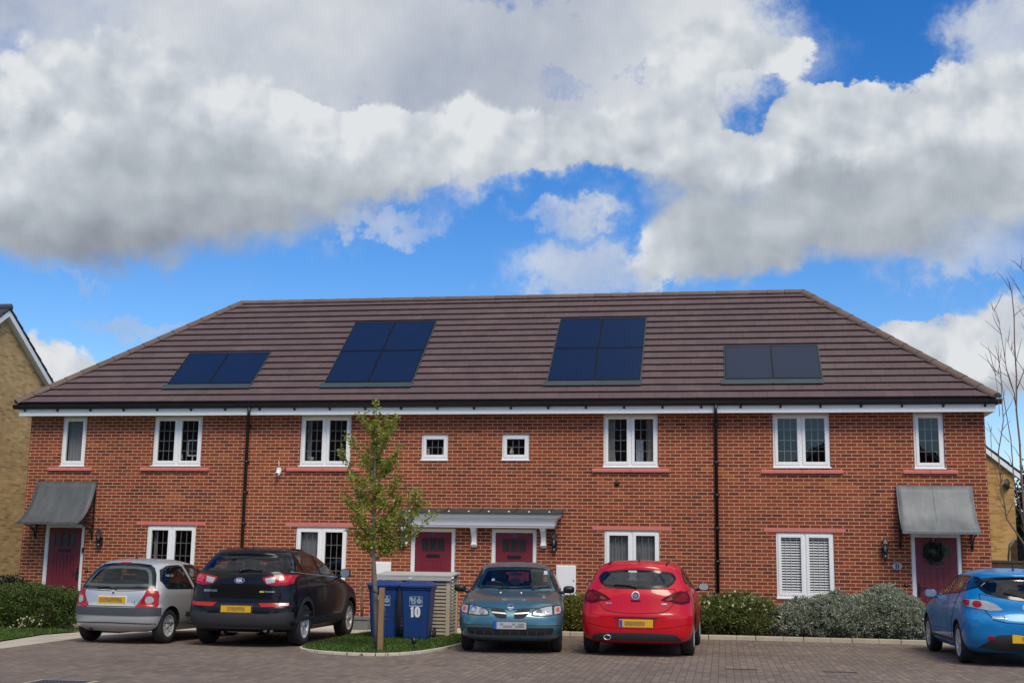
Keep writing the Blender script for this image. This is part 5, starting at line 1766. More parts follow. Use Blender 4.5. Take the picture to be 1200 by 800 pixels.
for s_ in (1, -1):
    f = (lambda P: P) if s_ > 0 else mirror
    tl = c.patch(f([(.39, 1.125), (.44, 1.14), (.64, 1.172), (.78, 1.185), (.865, 1.175), (.865, 1.04), (.78, 1.012), (.64, 1.0), (.48, 1.015), (.42, 1.06)]), 'rear', .009, M['lamp_red'], 'tail_light', c.root, step=.03)
    c.patch(f([(.43, 1.11), (.60, 1.14), (.60, 1.05), (.47, 1.03)]), 'rear', .013, M['lamp_clear'], 'reversing_lens', tl, step=.03)
    c.patch(f([(.66, 1.15), (.82, 1.165), (.80, 1.06), (.66, 1.04)]), 'rear', .013, plain('pinkish_lamp_lens', lin(196, 44, 54), .15, coat=1.0), 'brake_lens', tl, step=.03)
    rl = c.patch(f([(.36, .715), (.70, .722), (.84, .725), (.84, .668), (.70, .658), (.42, .65)]), 'rear', .010, M['lamp_red'], 'bumper_reflector', c.root, step=.03)
    if s_ > 0: c.patch([(.70, .715), (.83, .72), (.83, .674), (.70, .665)], 'rear', .014, M['lamp_clear'], 'fog_lens', rl, step=.03)
    c.patch(f([(.72, .735), (.86, .742), (.86, .672)]) if False else f([(.5, .30), (.93, .30), (.93, .58), (.5, .545)]), 'rear', .008, M['trim'], 'bumper_corner', c.root)
c.patch([(-.5, .30), (.5, .30), (.5, .545), (.28, .55), (.28, .68), (-.28, .68), (-.28, .55), (-.5, .545)], 'rear', .0075, M['trim'], 'bumper', c.root)
strip(c, [(-.42, .325), (0, .322), (.42, .325)], 'rear', .03, .012, M['trim_grey'], 'skid_plate', c.root)
plate(c, 0, .565, .672, .26, 'rear', [M['plate_y'], M['black']], None, (-.6, .6, M['smudge1'], M['smudge2']))
bd = disc(c, 0, 1.075, .088, .046, 'rear', .010, M['chrome'], 'badge', c.root)
disc(c, 0, 1.075, .078, .037, 'rear', .0125, M['seal'], 'badge_field', bd)
p, n_, d_ = c.hit(0, 1.075, 'rear'); text_obj('badge_lettering', 'KIA', .066, M['print_white'], bd, (p.x, p.y - .016, 1.075), bold=.003, depth=.002, space=.95)
chrome_text(c, 'SPORTAGE', -.50, .905, .05, 'rear', bold=.001); chrome_text(c, 'dynamics', .53, .905, .045, 'rear', bold=.001)
chrome_text(c, 'eco', .40, .905, .052, 'rear', plain('lime_badge', lin(190, 200, 40), .4), bold=.002)
wiper(c, [(0, 1.235), (.14, 1.262), (.36, 1.245)], 'rear')
doors(c, [[(.0, 1.19), (.80, 1.155), (.84, .9), (.84, .45), (.55, .45), (.42, .68), (.22, .84), (.03, .95)], [(.86, 1.152), (1.92, 1.10), (1.98, .9), (1.96, .45), (.87, .45)]], M['p_black'], [(.30, 1.065), (1.12, 1.035)])
for s_ in (-1, 1):
    strip(c, [(.42, .40), (1.2, .40), (2.2, .40)], 'side', .14, .010, M['trim'], 'sill_cladding', c.root, s_)
    for y in (0, 2.64):
        arc = [(y + .43 * math.cos(R(a)), .345 + .43 * math.sin(R(a))) for a in range(-8, 189, 14)]
        strip(c, arc, 'side', .065, .010, M['trim'], 'arch_trim', c.root, s_)
        make_wheel(c.root, s_ * .80, y, .345, .225, .222, (5, .036, .15), s_)
    mirror_unit(c, .90, 1.92, 1.19, s_, M['p_black'], w=.2, h=.16)
    b = MB(); zz = [c.hit(s_ * .56, y, 'top')[0] for y in (-.2, .2, .6, 1.0)]
    b.tube([zz[0], zz[0] + Vector((0, .08, .012))] + [q + Vector((0, 0, .012)) for q in zz[1:3]] + [zz[3] + Vector((0, -.08, .012)), zz[3]], .011, 6); b.build('roof_rail', M['black'], c.root)
seats(c.root, 1.2, .62, .36, M['seat'], (.05, .72, .58)); dash(c.root, 1.85, 1.10, .66, .36)
aerial(c, -.02, -.15, -.10, .22)
b = MB(); b.box(-.3, .25, -.45, .3, .22, .30); b.tube([(.45, -.70, .27), (.45, .2, .28)], .032, 8); b.tube([(.55, -.68, .27), (.55, .2, .28)], .028, 8); b.build('exhaust_pipe', M['steel'], c.root)

# ---- teal hatchback facing the viewer --------------------------------------------------
lv = [(.20, .72, -.60, 3.16, .5, 2.7, .5, 2.8), (.28, .80, -.72, 3.30, .45, 2.8, .48, 3.0), (.42, .845, -.79, 3.365, .45, 2.8, .48, 3.0), (.55, .857, -.80, 3.35, .45, 2.8, .50, 3.0), (.66, .857, -.76, 3.30, .45, 2.8, .55, 2.9), (.76, .85, -.74, 3.16, .45, 2.8, .65, 2.9),
      (.85, .835, -.72, 2.80, .5, 2.8, .75, 3.0), (.92, .812, -.66, 2.32, .5, 2.8, .65, 3.0), (.965, .79, -.62, 2.04, .5, 2.8, .5, 2.8), (1.10, .735, -.50, 1.78, .5, 2.7, .45, 2.7), (1.25, .665, -.33, 1.50, .5, 2.6, .45, 2.6),
      (1.345, .615, -.22, 1.28, .5, 2.5, .45, 2.5), (1.40, .53, -.04, 1.02, .5, 2.4, .5, 2.4), (1.43, .38, .16, .84, .4, 2.2, .4, 2.2), (1.445, .15, .35, .65, .2, 2, .2, 2)]
c = start_car('teal_hatchback', 'teal green-blue hatchback parked nose out with clear headlights, beside the blue wheelie bins', 'car', (-1.43, -3.78, 0), R(180 + 7.0), lv, .62, 1.44)
CARS['teal'] = c
ws = [(-.66, 1.005), (0, .985), (.66, 1.005), (.61, 1.15), (.545, 1.30), (.50, 1.335), (.3, 1.352), (0, 1.36), (-.3, 1.352), (-.50, 1.335), (-.545, 1.30), (-.61, 1.15)]
rw = [(-.62, 1.0), (-.52, 1.28), (0, 1.32), (.52, 1.28), (.62, 1.0)]
s1 = [(-.1, 1.0), (.68, .985), (.66, 1.31), (.2, 1.30), (.02, 1.22)]
s2 = [(.76, .985), (1.80, .975), (1.70, 1.05), (1.45, 1.19), (1.2, 1.29), (1.05, 1.32), (.74, 1.325)]
cuts = [(inset_poly(rw, .05), 'rear', -1.2, .15), (inset_poly(ws, .045), 'front', 1.15, 2.8)]
for p in (s1, s2):
    for s_ in (-1, 1): cuts.append((inset_poly(p, .03), 'side', *sorted((s_ * .45, s_ * 1.2))))
c.body(M['p_teal'], [(0, .30), (2.535, .30)], .345, cuts, M['seat'])
window_set(c, ws, 'front', 1, 'windscreen', .035, glass_mat('clear_car_glass', (.74, .80, .82, 1), .01, .42)); window_set(c, rw, 'rear', 1, 'rear_window', .045, glass_mat('clear_rear_glass', (.7, .76, .76, 1), .01, .8))
for s_ in (-1, 1):
    for p in (s1, s2): window_set(c, p, 'side', s_, 'side_window', glass=glass_mat('clear_side_glass', (.7, .76, .76, 1), .01, .6))
c.patch([(-.80, .81), (-.60, .872), (0, .888), (.60, .872), (.80, .81), (.74, .775), (.40, .715), (.12, .70), (0, .60), (-.12, .70), (-.40, .715), (-.74, .775)][::-1], 'front', .003, M['p_teal'], 'bonnet_edge', c.root, thick=.008) if False else None
for s_ in (1, -1):
    f = (lambda P: P) if s_ > 0 else mirror
    hl = c.patch(f([(.335, .605), (.345, .665), (.40, .705), (.55, .745), (.70, .765), (.80, .755), (.825, .69), (.80, .63), (.60, .597), (.42, .592)]), 'front', .007, M['trim'], 'headlight', c.root, step=.03)
    c.patch(f([(.36, .615), (.37, .66), (.43, .695), (.56, .728), (.66, .742), (.67, .615), (.5, .605)]), 'front', .010, M['lamp_clear'], 'lens', hl, step=.03)
    disc(c, s_ * .60, .675, .058, .055, 'front', .016, M['chrome'], 'reflector', hl); disc(c, s_ * .60, .675, .03, .03, 'front', .02, M['lamp_clear'], 'bulb_cap', hl)
    disc(c, s_ * .46, .655, .05, .045, 'front', .015, plain('smoky_lens', (.25, .26, .27, 1), .1, metal=.6, coat=1), 'dipped_lens', hl)
    c.patch(f([(.70, .735), (.79, .745), (.81, .69), (.79, .64), (.70, .62)]), 'front', .011, M['lamp_clear'], 'side_lens', hl, step=.03)
    disc(c, s_ * .752, .69, .027, .03, 'front', .016, M['lamp_amber'], 'indicator', hl)
    gr = c.patch(f([(.06, .56), (.06, .645), (.11, .685), (.22, .70), (.315, .70), (.29, .63), (.22, .57), (.14, .555)]), 'front', .006, M['dark'], 'grille', c.root, step=.03)
    strip(c, [(s_ * .065, .625), (s_ * .18, .632), (s_ * .295, .642)], 'front', .022, .018, M['alloy'], 'grille_bar', gr)
bd = disc(c, 0, .73, .052, .052, 'front', .010, M['chrome'], 'badge', c.root)
p, n_, d_ = c.hit(0, .73, 'front'); b = MB(); b.box(-.055, .055, p.y + .014, p.y + .02, .720, .740); b.build('badge_bar', M['chrome'], bd)
MB().prism([(.034 * math.cos(i * .524), .73 + .034 * math.sin(i * .524)) for i in range(12)], 'y', p.y + .008, p.y + .013).build('badge_field', M['trim_grey'], bd)
it = c.patch([(-.68, .415), (.68, .415), (.70, .385), (.66, .31), (.5, .298), (-.5, .298), (-.66, .31), (-.70, .385)][::-1], 'front', .005, M['dark'], 'lower_grille', c.root)
for k in range(9):
    b = MB(); u = -.56 + k * .14; p, n_, d_ = c.hit(u, .35, 'front'); b.box(u - .006, u + .006, p.y + .003, p.y + .010, .305, .405)
    b.build('grille_bar', M['trim'], it)
strip(c, [(-.8, .455), (-.4, .45), (0, .45), (.4, .45), (.8, .455)], 'front', .012, .003, M['trim'], 'bumper_crease', c.root)
plate(c, 0, .392, .503, .26, 'front', [M['plate_w'], M['black']], (.215, .262), (-.86, .62, M['smudge3'], M['plate_w']))
for s_ in (-1, 1):
    mirror_unit(c, .82, 1.86, .99, s_, M['black'], w=.2, h=.125)
    for y in (0, 2.535): make_wheel(c.root, s_ * .735, y, .30, .185, .19, (7, .03, 0), s_, 0.0)
    c.patch([(1.02, .45), (1.02, .45)], 'side', 0, M['dark'], 'x', c.root) if False else None
doors(c, [[(.0, .97), (.71, .965), (.74, .8), (.74, .35), (.45, .35), (.36, .55), (.15, .72)], [(.75, .965), (1.88, .955), (1.92, .8), (1.90, .35), (.76, .35)]], M['p_teal'], [(.2, .87), (1.0, .85)])
b = MB(); cr = [c.hit(x, 2.3, 'top')[0] for x in (-.45, 0, .45)]
wiper(c, [(.25, 1.0), (.05, 1.012), (-.30, 1.03)], 'front'); wiper(c, [(-.32, 1.0), (-.42, 1.02), (-.60, 1.035)], 'front') ; wiper(c, [(.58, 1.005), (.45, 1.015), (.12, 1.02)], 'front')
seats(c.root, 1.1, .50, .34, M['seat_grey'], (.0, .55, .52)); dash(c.root, 1.72, .95, .62, .34)
b = MB(); b.prism(chaikin([(-.11, 1.20), (.11, 1.20), (.12, 1.27), (-.12, 1.27)], 2), 'y', 1.33, 1.36); b.tube([(0, 1.35, 1.26), (0, 1.36, 1.33)], .012, 6); b.build('inner_mirror', M['black'], c.root)
b = MB(); b.prism(chaikin([(-.10, 1.05), (.08, 1.05), (.08, 1.17), (-.10, 1.17)], 2), 'y', 1.60, 1.63); b.tube([(0, 1.62, 1.05), (0, 1.7, .97)], .015, 6); b.build('sat_nav', M['black'], c.root)
b = MB(); b.prism([(-.56, 1.235), (-.50, 1.235), (-.50, 1.30), (-.56, 1.30)], 'y', 1.42, 1.423); b.build('tax_disc', M['print_white'], c.root)
# bonnet shut line and washer jets
bl = [(-.74, 3.02), (-.45, 3.20), (-.12, 3.26), (0, 3.27), (.12, 3.26), (.45, 3.20), (.74, 3.02)]
strip(c, bl, 'top', .012, .0015, M['dark'], 'bonnet_gap', c.root)
for x in (-.13, .22):
    p, n_, d_ = c.hit(x, 2.22, 'top'); b = MB(); b.ico(tuple(p), .022, 1, sc=(1.4, 1, .6)); b.build('washer_jet', M['chrome'], c.root)

# ---- red hatchback -----------------------------------------------------------------------
lv = [(.20, .76, -.62, 3.40, .5, 2.7, .6, 2.6), (.28, .85, -.77, 3.54, .46, 2.8, .6, 2.6), (.45, .897, -.80, 3.61, .48, 2.7, .62, 2.6), (.62, .908, -.80, 3.58, .50, 2.7, .7, 2.5), (.70, .907, -.775, 3.53, .50, 2.7, .75, 2.5), (.84, .897, -.74, 3.36, .50, 2.7, .85, 2.4),
      (.95, .875, -.72, 2.92, .52, 2.6, .9, 2.4), (1.02, .85, -.69, 2.38, .54, 2.6, .7, 2.4), (1.07, .828, -.66, 2.10, .56, 2.6, .55, 2.4), (1.20, .765, -.575, 1.84, .58, 2.6, .5, 2.4), (1.33, .70, -.475, 1.52, .58, 2.6, .5, 2.4), (1.385, .66, -.47, 1.34, .62, 2.5, .5, 2.4),
      (1.43, .61, -.44, 1.16, .66, 2.4, .5, 2.4), (1.47, .51, -.22, .96, .55, 2.3, .5, 2.3), (1.495, .36, .05, .76, .4, 2.2, .4, 2.2), (1.508, .15, .3, .55, .2, 2, .2, 2)]
c = start_car('red_hatchback', 'bright red hatchback with dark red wraparound tail lights, parked nose in to the kerb', 'car', (.985, -6.187, 0), R(-1.0), lv, .74, 1.50)
CARS['red'] = c
rw = [(-.625, 1.21), (-.61, 1.26), (-.55, 1.315), (-.30, 1.348), (0, 1.355), (.30, 1.348), (.55, 1.315), (.61, 1.26), (.625, 1.21), (.59, 1.14), (.51, 1.08), (.28, 1.062), (0, 1.058), (-.28, 1.062), (-.51, 1.08), (-.59, 1.14)]
ws = [(-.66, 1.11), (0, 1.09), (.66, 1.11), (.54, 1.36), (.3, 1.40), (0, 1.41), (-.3, 1.40), (-.54, 1.36)]
s1 = [(-.26, 1.145), (.75, 1.075), (.72, 1.385), (.15, 1.375), (-.10, 1.30), (-.24, 1.19)]
s2 = [(.83, 1.07), (1.90, 1.015), (1.78, 1.10), (1.5, 1.24), (1.25, 1.34), (1.05, 1.385), (.80, 1.39)]
cuts = [(inset_poly(rw, .05), 'rear', -1.3, .1), (inset_poly(ws, .05), 'front', 1.25, 2.9)]
for p in (s1, s2):
    for s_ in (-1, 1): cuts.append((inset_poly(p, .03), 'side', *sorted((s_ * .5, s_ * 1.3))))
c.body(M['p_red'], [(0, .318), (2.685, .318)], .365, cuts)
window_set(c, rw, 'rear', 1, 'rear_window', .04, glass_mat('dark_rear_glass', (.22, .25, .26, 1), .01, 1.2)); window_set(c, ws, 'front', 1, 'windscreen', .04)
for s_ in (-1, 1):
    for p in (s1, s2): window_set(c, p, 'side', s_, 'side_window')
c.patch([(-.60, 1.05), (0, 1.045), (.60, 1.05), (.64, 1.0), (.60, .86), (.56, .79), (.48, .72), (.34, .69), (0, .675), (-.34, .69), (-.48, .72), (-.56, .79), (-.60, .86), (-.64, 1.0)], 'rear', .004, M['p_red'], 'tailgate', c.root, thick=.01, gap=True)
for s_ in (1, -1):
    f = (lambda P: P) if s_ > 0 else mirror
    tl = c.patch(f([(.40, .885), (.48, .945), (.60, 1.0), (.70, 1.028), (.80, 1.01), (.845, .93), (.84, .845), (.73, .822), (.64, .835), (.55, .858), (.46, .866)]), 'rear', .009, M['lamp_dark'], 'tail_light', c.root, step=.03)
    c.patch(f([(.60, .89), (.74, .99), (.81, .95), (.80, .87), (.70, .85)]), 'rear', .012, M['lamp_red'] if False else plain('deep_red_lens', lin(112, 14, 26), .25, var=.3, scale=30, coat=.15, spec=.2), 'brake_lens', tl, step=.03)
    c.patch(f([(.46, .885), (.56, .935), (.585, .895), (.52, .875)]), 'rear', .012, plain('pale_pink_lens', lin(132, 50, 58), .25, coat=.15), 'reversing_lens', tl, step=.03)
c.patch([(-.72, .255), (.72, .255), (.66, .335), (.58, .36), (.34, .372), (0, .376), (-.34, .372), (-.58, .36), (-.66, .335)], 'rear', .008, M['trim'], 'rear_diffuser', c.root)
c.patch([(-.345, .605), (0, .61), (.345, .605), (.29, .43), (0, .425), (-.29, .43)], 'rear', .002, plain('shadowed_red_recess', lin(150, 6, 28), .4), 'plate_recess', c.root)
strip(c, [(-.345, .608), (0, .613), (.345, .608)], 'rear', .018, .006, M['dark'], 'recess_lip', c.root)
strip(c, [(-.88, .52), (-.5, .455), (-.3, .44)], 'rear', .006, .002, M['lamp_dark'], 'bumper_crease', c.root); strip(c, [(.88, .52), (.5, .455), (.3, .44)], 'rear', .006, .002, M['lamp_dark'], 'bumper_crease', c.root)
plate(c, .01, .462, .572, .26, 'rear', [M['plate_y'], M['plate_y']], (-.25, -.205), (-.70, .55, M['smudge2'], plain('reddish_plate_patch', lin(168, 120, 62), .4)))
bd = disc(c, 0, .95, .063, .063, 'rear', .012, M['chrome'], 'badge', c.root)
disc(c, 0, .95, .05, .05, 'rear', .0145, M['trim_grey'], 'badge_field', bd)
p, n_, d_ = c.hit(0, .95, 'rear'); b = MB(); b.prism(chaikin([(-.04, .945), (-.015, .985), (.0, .965), (.035, .98), (.02, .95), (.03, .925), (.0, .935), (-.01, .91), (-.02, .94)], 1), 'y', p.y - .021, p.y - .017); b.build('badge_emblem', M['chrome'], bd)
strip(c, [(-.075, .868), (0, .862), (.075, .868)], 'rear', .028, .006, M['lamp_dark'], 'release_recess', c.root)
chrome_text(c, 'ASTRA', -.43, .822, .032, 'rear'); chrome_text(c, 'TURBO', .45, .824, .028, 'rear')
wiper(c, [(.0, 1.078), (-.1, 1.105), (-.36, 1.11)], 'rear')
c.patch([(-.135, 1.305), (.0, 1.305), (.0, 1.338), (-.135, 1.338)], 'rear', .010, plain('pale_green_sticker', lin(170, 198, 184), .4), 'window_sticker', c.root)
ex = MB(); p, n_, d_ = c.hit(-.45, .29, 'rear')
n8 = 20
for rr, yy in (((.062, .042), p.y - .03),):
    vs = [(-.45 + rr[0] * math.cos(6.283 * i / n8), yy, .293 + rr[1] * math.sin(6.283 * i / n8)) for i in range(n8)] + [(-.45 + rr[0] * math.cos(6.283 * i / n8), yy + .14, .293 + rr[1] * math.sin(6.283 * i / n8)) for i in range(n8)] + [(-.45 + rr[0] * .8 * math.cos(6.283 * i / n8), yy, .293 + rr[1] * .78 * math.sin(6.283 * i / n8)) for i in range(n8)] + [(-.45 + rr[0] * .8 * math.cos(6.283 * i / n8), yy + .06, .293 + rr[1] * .78 * math.sin(6.283 * i / n8)) for i in range(n8)]
    fs = [(i, (i + 1) % n8, n8 + (i + 1) % n8, n8 + i) for i in range(n8)] + [(i, 2 * n8 + i, 2 * n8 + (i + 1) % n8, (i + 1) % n8) for i in range(n8)] + [(2 * n8 + i, 3 * n8 + i, 3 * n8 + (i + 1) % n8, 2 * n8 + (i + 1) % n8) for i in range(n8)]
    ex.add(vs, fs, 0, True); ex.add([vs[3 * n8 + i] for i in range(n8)], [tuple(range(n8))], 1)
ex.build('exhaust_pipe', [M['chrome'], M['dark']], c.root)
doors(c, [[(-.05, 1.10), (.77, 1.06), (.80, .85), (.80, .36), (.50, .36), (.40, .60), (.2, .78)], [(.81, 1.058), (1.96, .995), (2.0, .8), (1.98, .36), (.82, .36)]], M['p_red'], [(.22, .96), (1.08, .92)])
for s_ in (-1, 1):
    mirror_unit(c, .88, 1.86, 1.06, s_, M['black'], w=.19, h=.135)
    for y in (0, 2.685): make_wheel(c.root, s_ * .785, y, .318, .215, .205, (5, .03, .16), s_)
    q = c.hit(s_ * .47, -.18, 'top')[0]; b = MB(); b.tube([q + Vector((0, -.1, 0)), q + Vector((0, 0, .02)), q + Vector((0, .5, .03)), c.hit(s_ * .52, .75, 'top')[0]], .014, 6); b.build('roof_rail', M['black'], c.root)
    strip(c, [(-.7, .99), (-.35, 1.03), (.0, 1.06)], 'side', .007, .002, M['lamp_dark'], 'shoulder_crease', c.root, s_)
seats(c.root, 1.15, .55, .36, M['seat'], (.0, .60, .56)); dash(c.root, 1.8, 1.0, .66, .36)
aerial(c, 0, -.02, -.05, .17)

# ---- blue hatchback at the right edge ------------------------------------------------------
lv = [(.20, .76, -.66, 3.36, .5, 2.7, .6, 2.6), (.28, .83, -.80, 3.48, .48, 2.7, .6, 2.6), (.42, .868, -.87, 3.54, .48, 2.7, .65, 2.6), (.60, .878, -.88, 3.50, .50, 2.7, .7, 2.5), (.70, .877, -.86, 3.42, .50, 2.7, .75, 2.5), (.78, .875, -.80, 3.28, .52, 2.7, .8, 2.4), (.86, .868, -.785, 3.08, .55, 2.6, .85, 2.4),
      (.93, .855, -.775, 2.76, .55, 2.6, .85, 2.4), (1.0, .836, -.75, 2.30, .56, 2.6, .7, 2.4), (1.05, .815, -.72, 2.06, .58, 2.6, .55, 2.4), (1.18, .75, -.60, 1.76, .6, 2.5, .5, 2.4), (1.29, .685, -.50, 1.46, .6, 2.5, .5, 2.4), (1.345, .645, -.53, 1.28, .66, 2.4, .5, 2.4),
      (1.39, .59, -.48, 1.10, .66, 2.3, .5, 2.3), (1.43, .49, -.18, .90, .5, 2.3, .45, 2.3), (1.455, .34, .05, .70, .4, 2.2, .4, 2.2), (1.468, .14, .25, .5, .2, 2, .2, 2)]
c = start_car('blue_hatchback', 'bright blue hatchback with pale rear lamps cut off by the right edge of the photo', 'car', (6.86, -6.2, 0), R(1.0), lv, .70, 1.466)
CARS['blue'] = c
rw = [(-.63, 1.25), (-.56, 1.30), (-.3, 1.325), (0, 1.335), (.3, 1.325), (.56, 1.30), (.63, 1.25), (.60, 1.14), (.54, 1.075), (.36, 1.03), (.15, .99), (0, .98), (-.15, .99), (-.36, 1.03), (-.54, 1.075), (-.60, 1.14)]
ws = [(-.65, 1.09), (0, 1.07), (.65, 1.09), (.53, 1.32), (.3, 1.36), (0, 1.37), (-.3, 1.36), (-.53, 1.32)]
s1 = [(-.45, 1.17), (-.28, 1.115), (-.06, 1.095), (-.16, 1.335), (-.28, 1.325), (-.42, 1.24)]
s2 = [(.0, 1.09), (.62, 1.055), (.58, 1.345), (.1, 1.345), (-.09, 1.34)]
s3 = [(.69, 1.05), (1.86, .995), (1.74, 1.08), (1.5, 1.20), (1.25, 1.295), (1.05, 1.34), (.66, 1.348)]
cuts = [(inset_poly(rw, .05), 'rear', -1.3, .05), (inset_poly(ws, .05), 'front', 1.2, 2.9)]
for p in (s2, s3):
    for s_ in (-1, 1): cuts.append((inset_poly(p, .03), 'side', *sorted((s_ * .5, s_ * 1.3))))
c.body(M['p_blue'], [(0, .31), (2.64, .31)], .36, cuts)
window_set(c, rw, 'rear', 1, 'rear_window', .045); window_set(c, ws, 'front', 1, 'windscreen', .04)
for s_ in (-1, 1):
    for p in (s1, s2, s3): window_set(c, p, 'side', s_, 'side_window')
c.patch([(-.62, 1.06), (-.36, 1.015), (0, .965), (.36, 1.015), (.62, 1.06), (.63, .95), (.56, .80), (.48, .70), (.3, .66), (0, .65), (-.3, .66), (-.48, .70), (-.56, .80), (-.63, .95)], 'rear', .004, M['p_blue'], 'tailgate', c.root, thick=.01, gap=True)
for s_ in (1, -1):
    f = (lambda P: P) if s_ > 0 else mirror
    tl = c.patch(f([(.33, .84), (.43, .925), (.56, .97), (.70, .985), (.81, .985), (.845, .95), (.80, .88), (.66, .852), (.50, .825)]), 'rear', .009, M['lamp_clear'], 'tail_light', c.root, step=.03)
    disc(c, s_ * .675, .92, .058, .05, 'rear', .014, M['lamp_red'], 'brake_lens', tl)
    c.patch(f([(.76, .975), (.815, .98), (.845, .95), (.815, .90), (.78, .89)]), 'rear', .013, M['lamp_red'], 'outer_lens', tl, step=.03)
    c.patch(f([(.49, .40), (.60, .41), (.565, .455), (.50, .46)]), 'rear', .012, M['lamp_red'], 'bumper_reflector', c.root, step=.03)
c.patch([(-.70, .28), (-.45, .47), (-.20, .49), (.20, .49), (.45, .47), (.70, .28), (.4, .235), (-.4, .235)][::-1], 'rear', .007, M['trim'], 'rear_diffuser', c.root)
plate(c, .02, .365, .475, .26, 'rear', [M['plate_y'], M['plate_y']], None, (-.5, .7, M['smudge1'], M['smudge2']))
chrome_text(c, 'mazda 3', -.40, .735, .062, 'rear')
bd = disc(c, 0, .88, .06, .05, 'rear', .012, M['chrome'], 'badge', c.root)
disc(c, 0, .88, .045, .036, 'rear', .0145, M['p_blue'], 'badge_field', bd)
wiper(c, [(.10, 1.0), (-.05, 1.045), (-.30, 1.095)], 'rear')
doors(c, [[(-.02, 1.075), (.65, 1.04), (.68, .85), (.68, .34), (.48, .34), (.40, .60), (.22, .78)], [(.69, 1.038), (1.90, .98), (1.94, .8), (1.92, .34), (.70, .34)]], M['p_blue'], [(.18, .93), (.98, .89)])
for s_ in (-1, 1):
    mirror_unit(c, .82, 1.82, 1.02, s_, M['p_blue'], w=.2, h=.135)
    for y in (0, 2.64): make_wheel(c.root, s_ * .765, y, .31, .205, .205, (5, .026, .17), s_)
    strip(c, [(2.4, .735), (2.49, .74)], 'side', .03, .006, M['lamp_clear'], 'side_repeater', c.root, s_)
    strip(c, [(.42, .33), (1.2, .33), (2.2, .33)], 'side', .05, .006, M['trim'], 'sill_strip', c.root, s_)
seats(c.root, 1.15, .52, .35, M['seat'], (.0, .58, .55)); dash(c.root, 1.78, .98, .64, .35)
aerial(c, .0, -.08, -.02, .18)
# ------------------------------------------------------------------ bins and bin store
def slatted_store():
    t = thing('bin_store', 'weathered grey timber bin store with horizontal slats behind the blue wheelie bins', 'bin store', (-3.45, -3.74, 0))
    W0, W1, D0, D1, H = -.72, .70, 0.0, .74, 1.14
    for x in (W0, W0 + .72, W1 - .075):
        for y in (D0, D1 - .07):
            b = MB(); b.box(x, x + .075, y, y + .07, 0, H - .03 + y * .06); b.build('post', M['wood'], t, bevel=.004)
    n = 15
    for a, c, ya, yb, nm in ((W0 + .078, W0 + .717, D0 + .012, D0 + .032, 'slatted_door'), (W0 + .798, W1 - .078, D0 + .012, D0 + .032, 'slatted_door'), (W0 + .078, W1 - .078, D1 - .03, D1 - .012, 'back_slats')):
        b = MB()
        for i in range(n): b.box(a, c, ya, yb, .07 + i * .066, .114 + i * .066)
        b.build(nm, M['wood'], t)
    for x in (W0 + .02, W1 - .04):
        b = MB()
        for i in range(16): b.box(x, x + .02, D0 + .073, D1 - .073, .07 + i * .066, .114 + i * .066)
        b.build('side_slats', M['wood'], t)
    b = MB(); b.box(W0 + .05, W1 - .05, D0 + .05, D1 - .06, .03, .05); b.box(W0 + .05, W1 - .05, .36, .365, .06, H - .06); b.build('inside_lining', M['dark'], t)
    b = MB(); b.prism([(-.04, H), (D1 + .03, H + .055), (D1 + .03, H + .085), (-.04, H + .03)], 'x', W0 - .04, W1 + .04); b.box(W0 - .03, W1 + .03, -.035, -.012, H - .075, H - .002); b.build('lid', M['wood_light'], t, bevel=.004)
    b = MB(); b.box(-.10, -.04, -.045, -.036, H - .05, H - .02); b.build('latch', M['print_white'], t)


slatted_store()


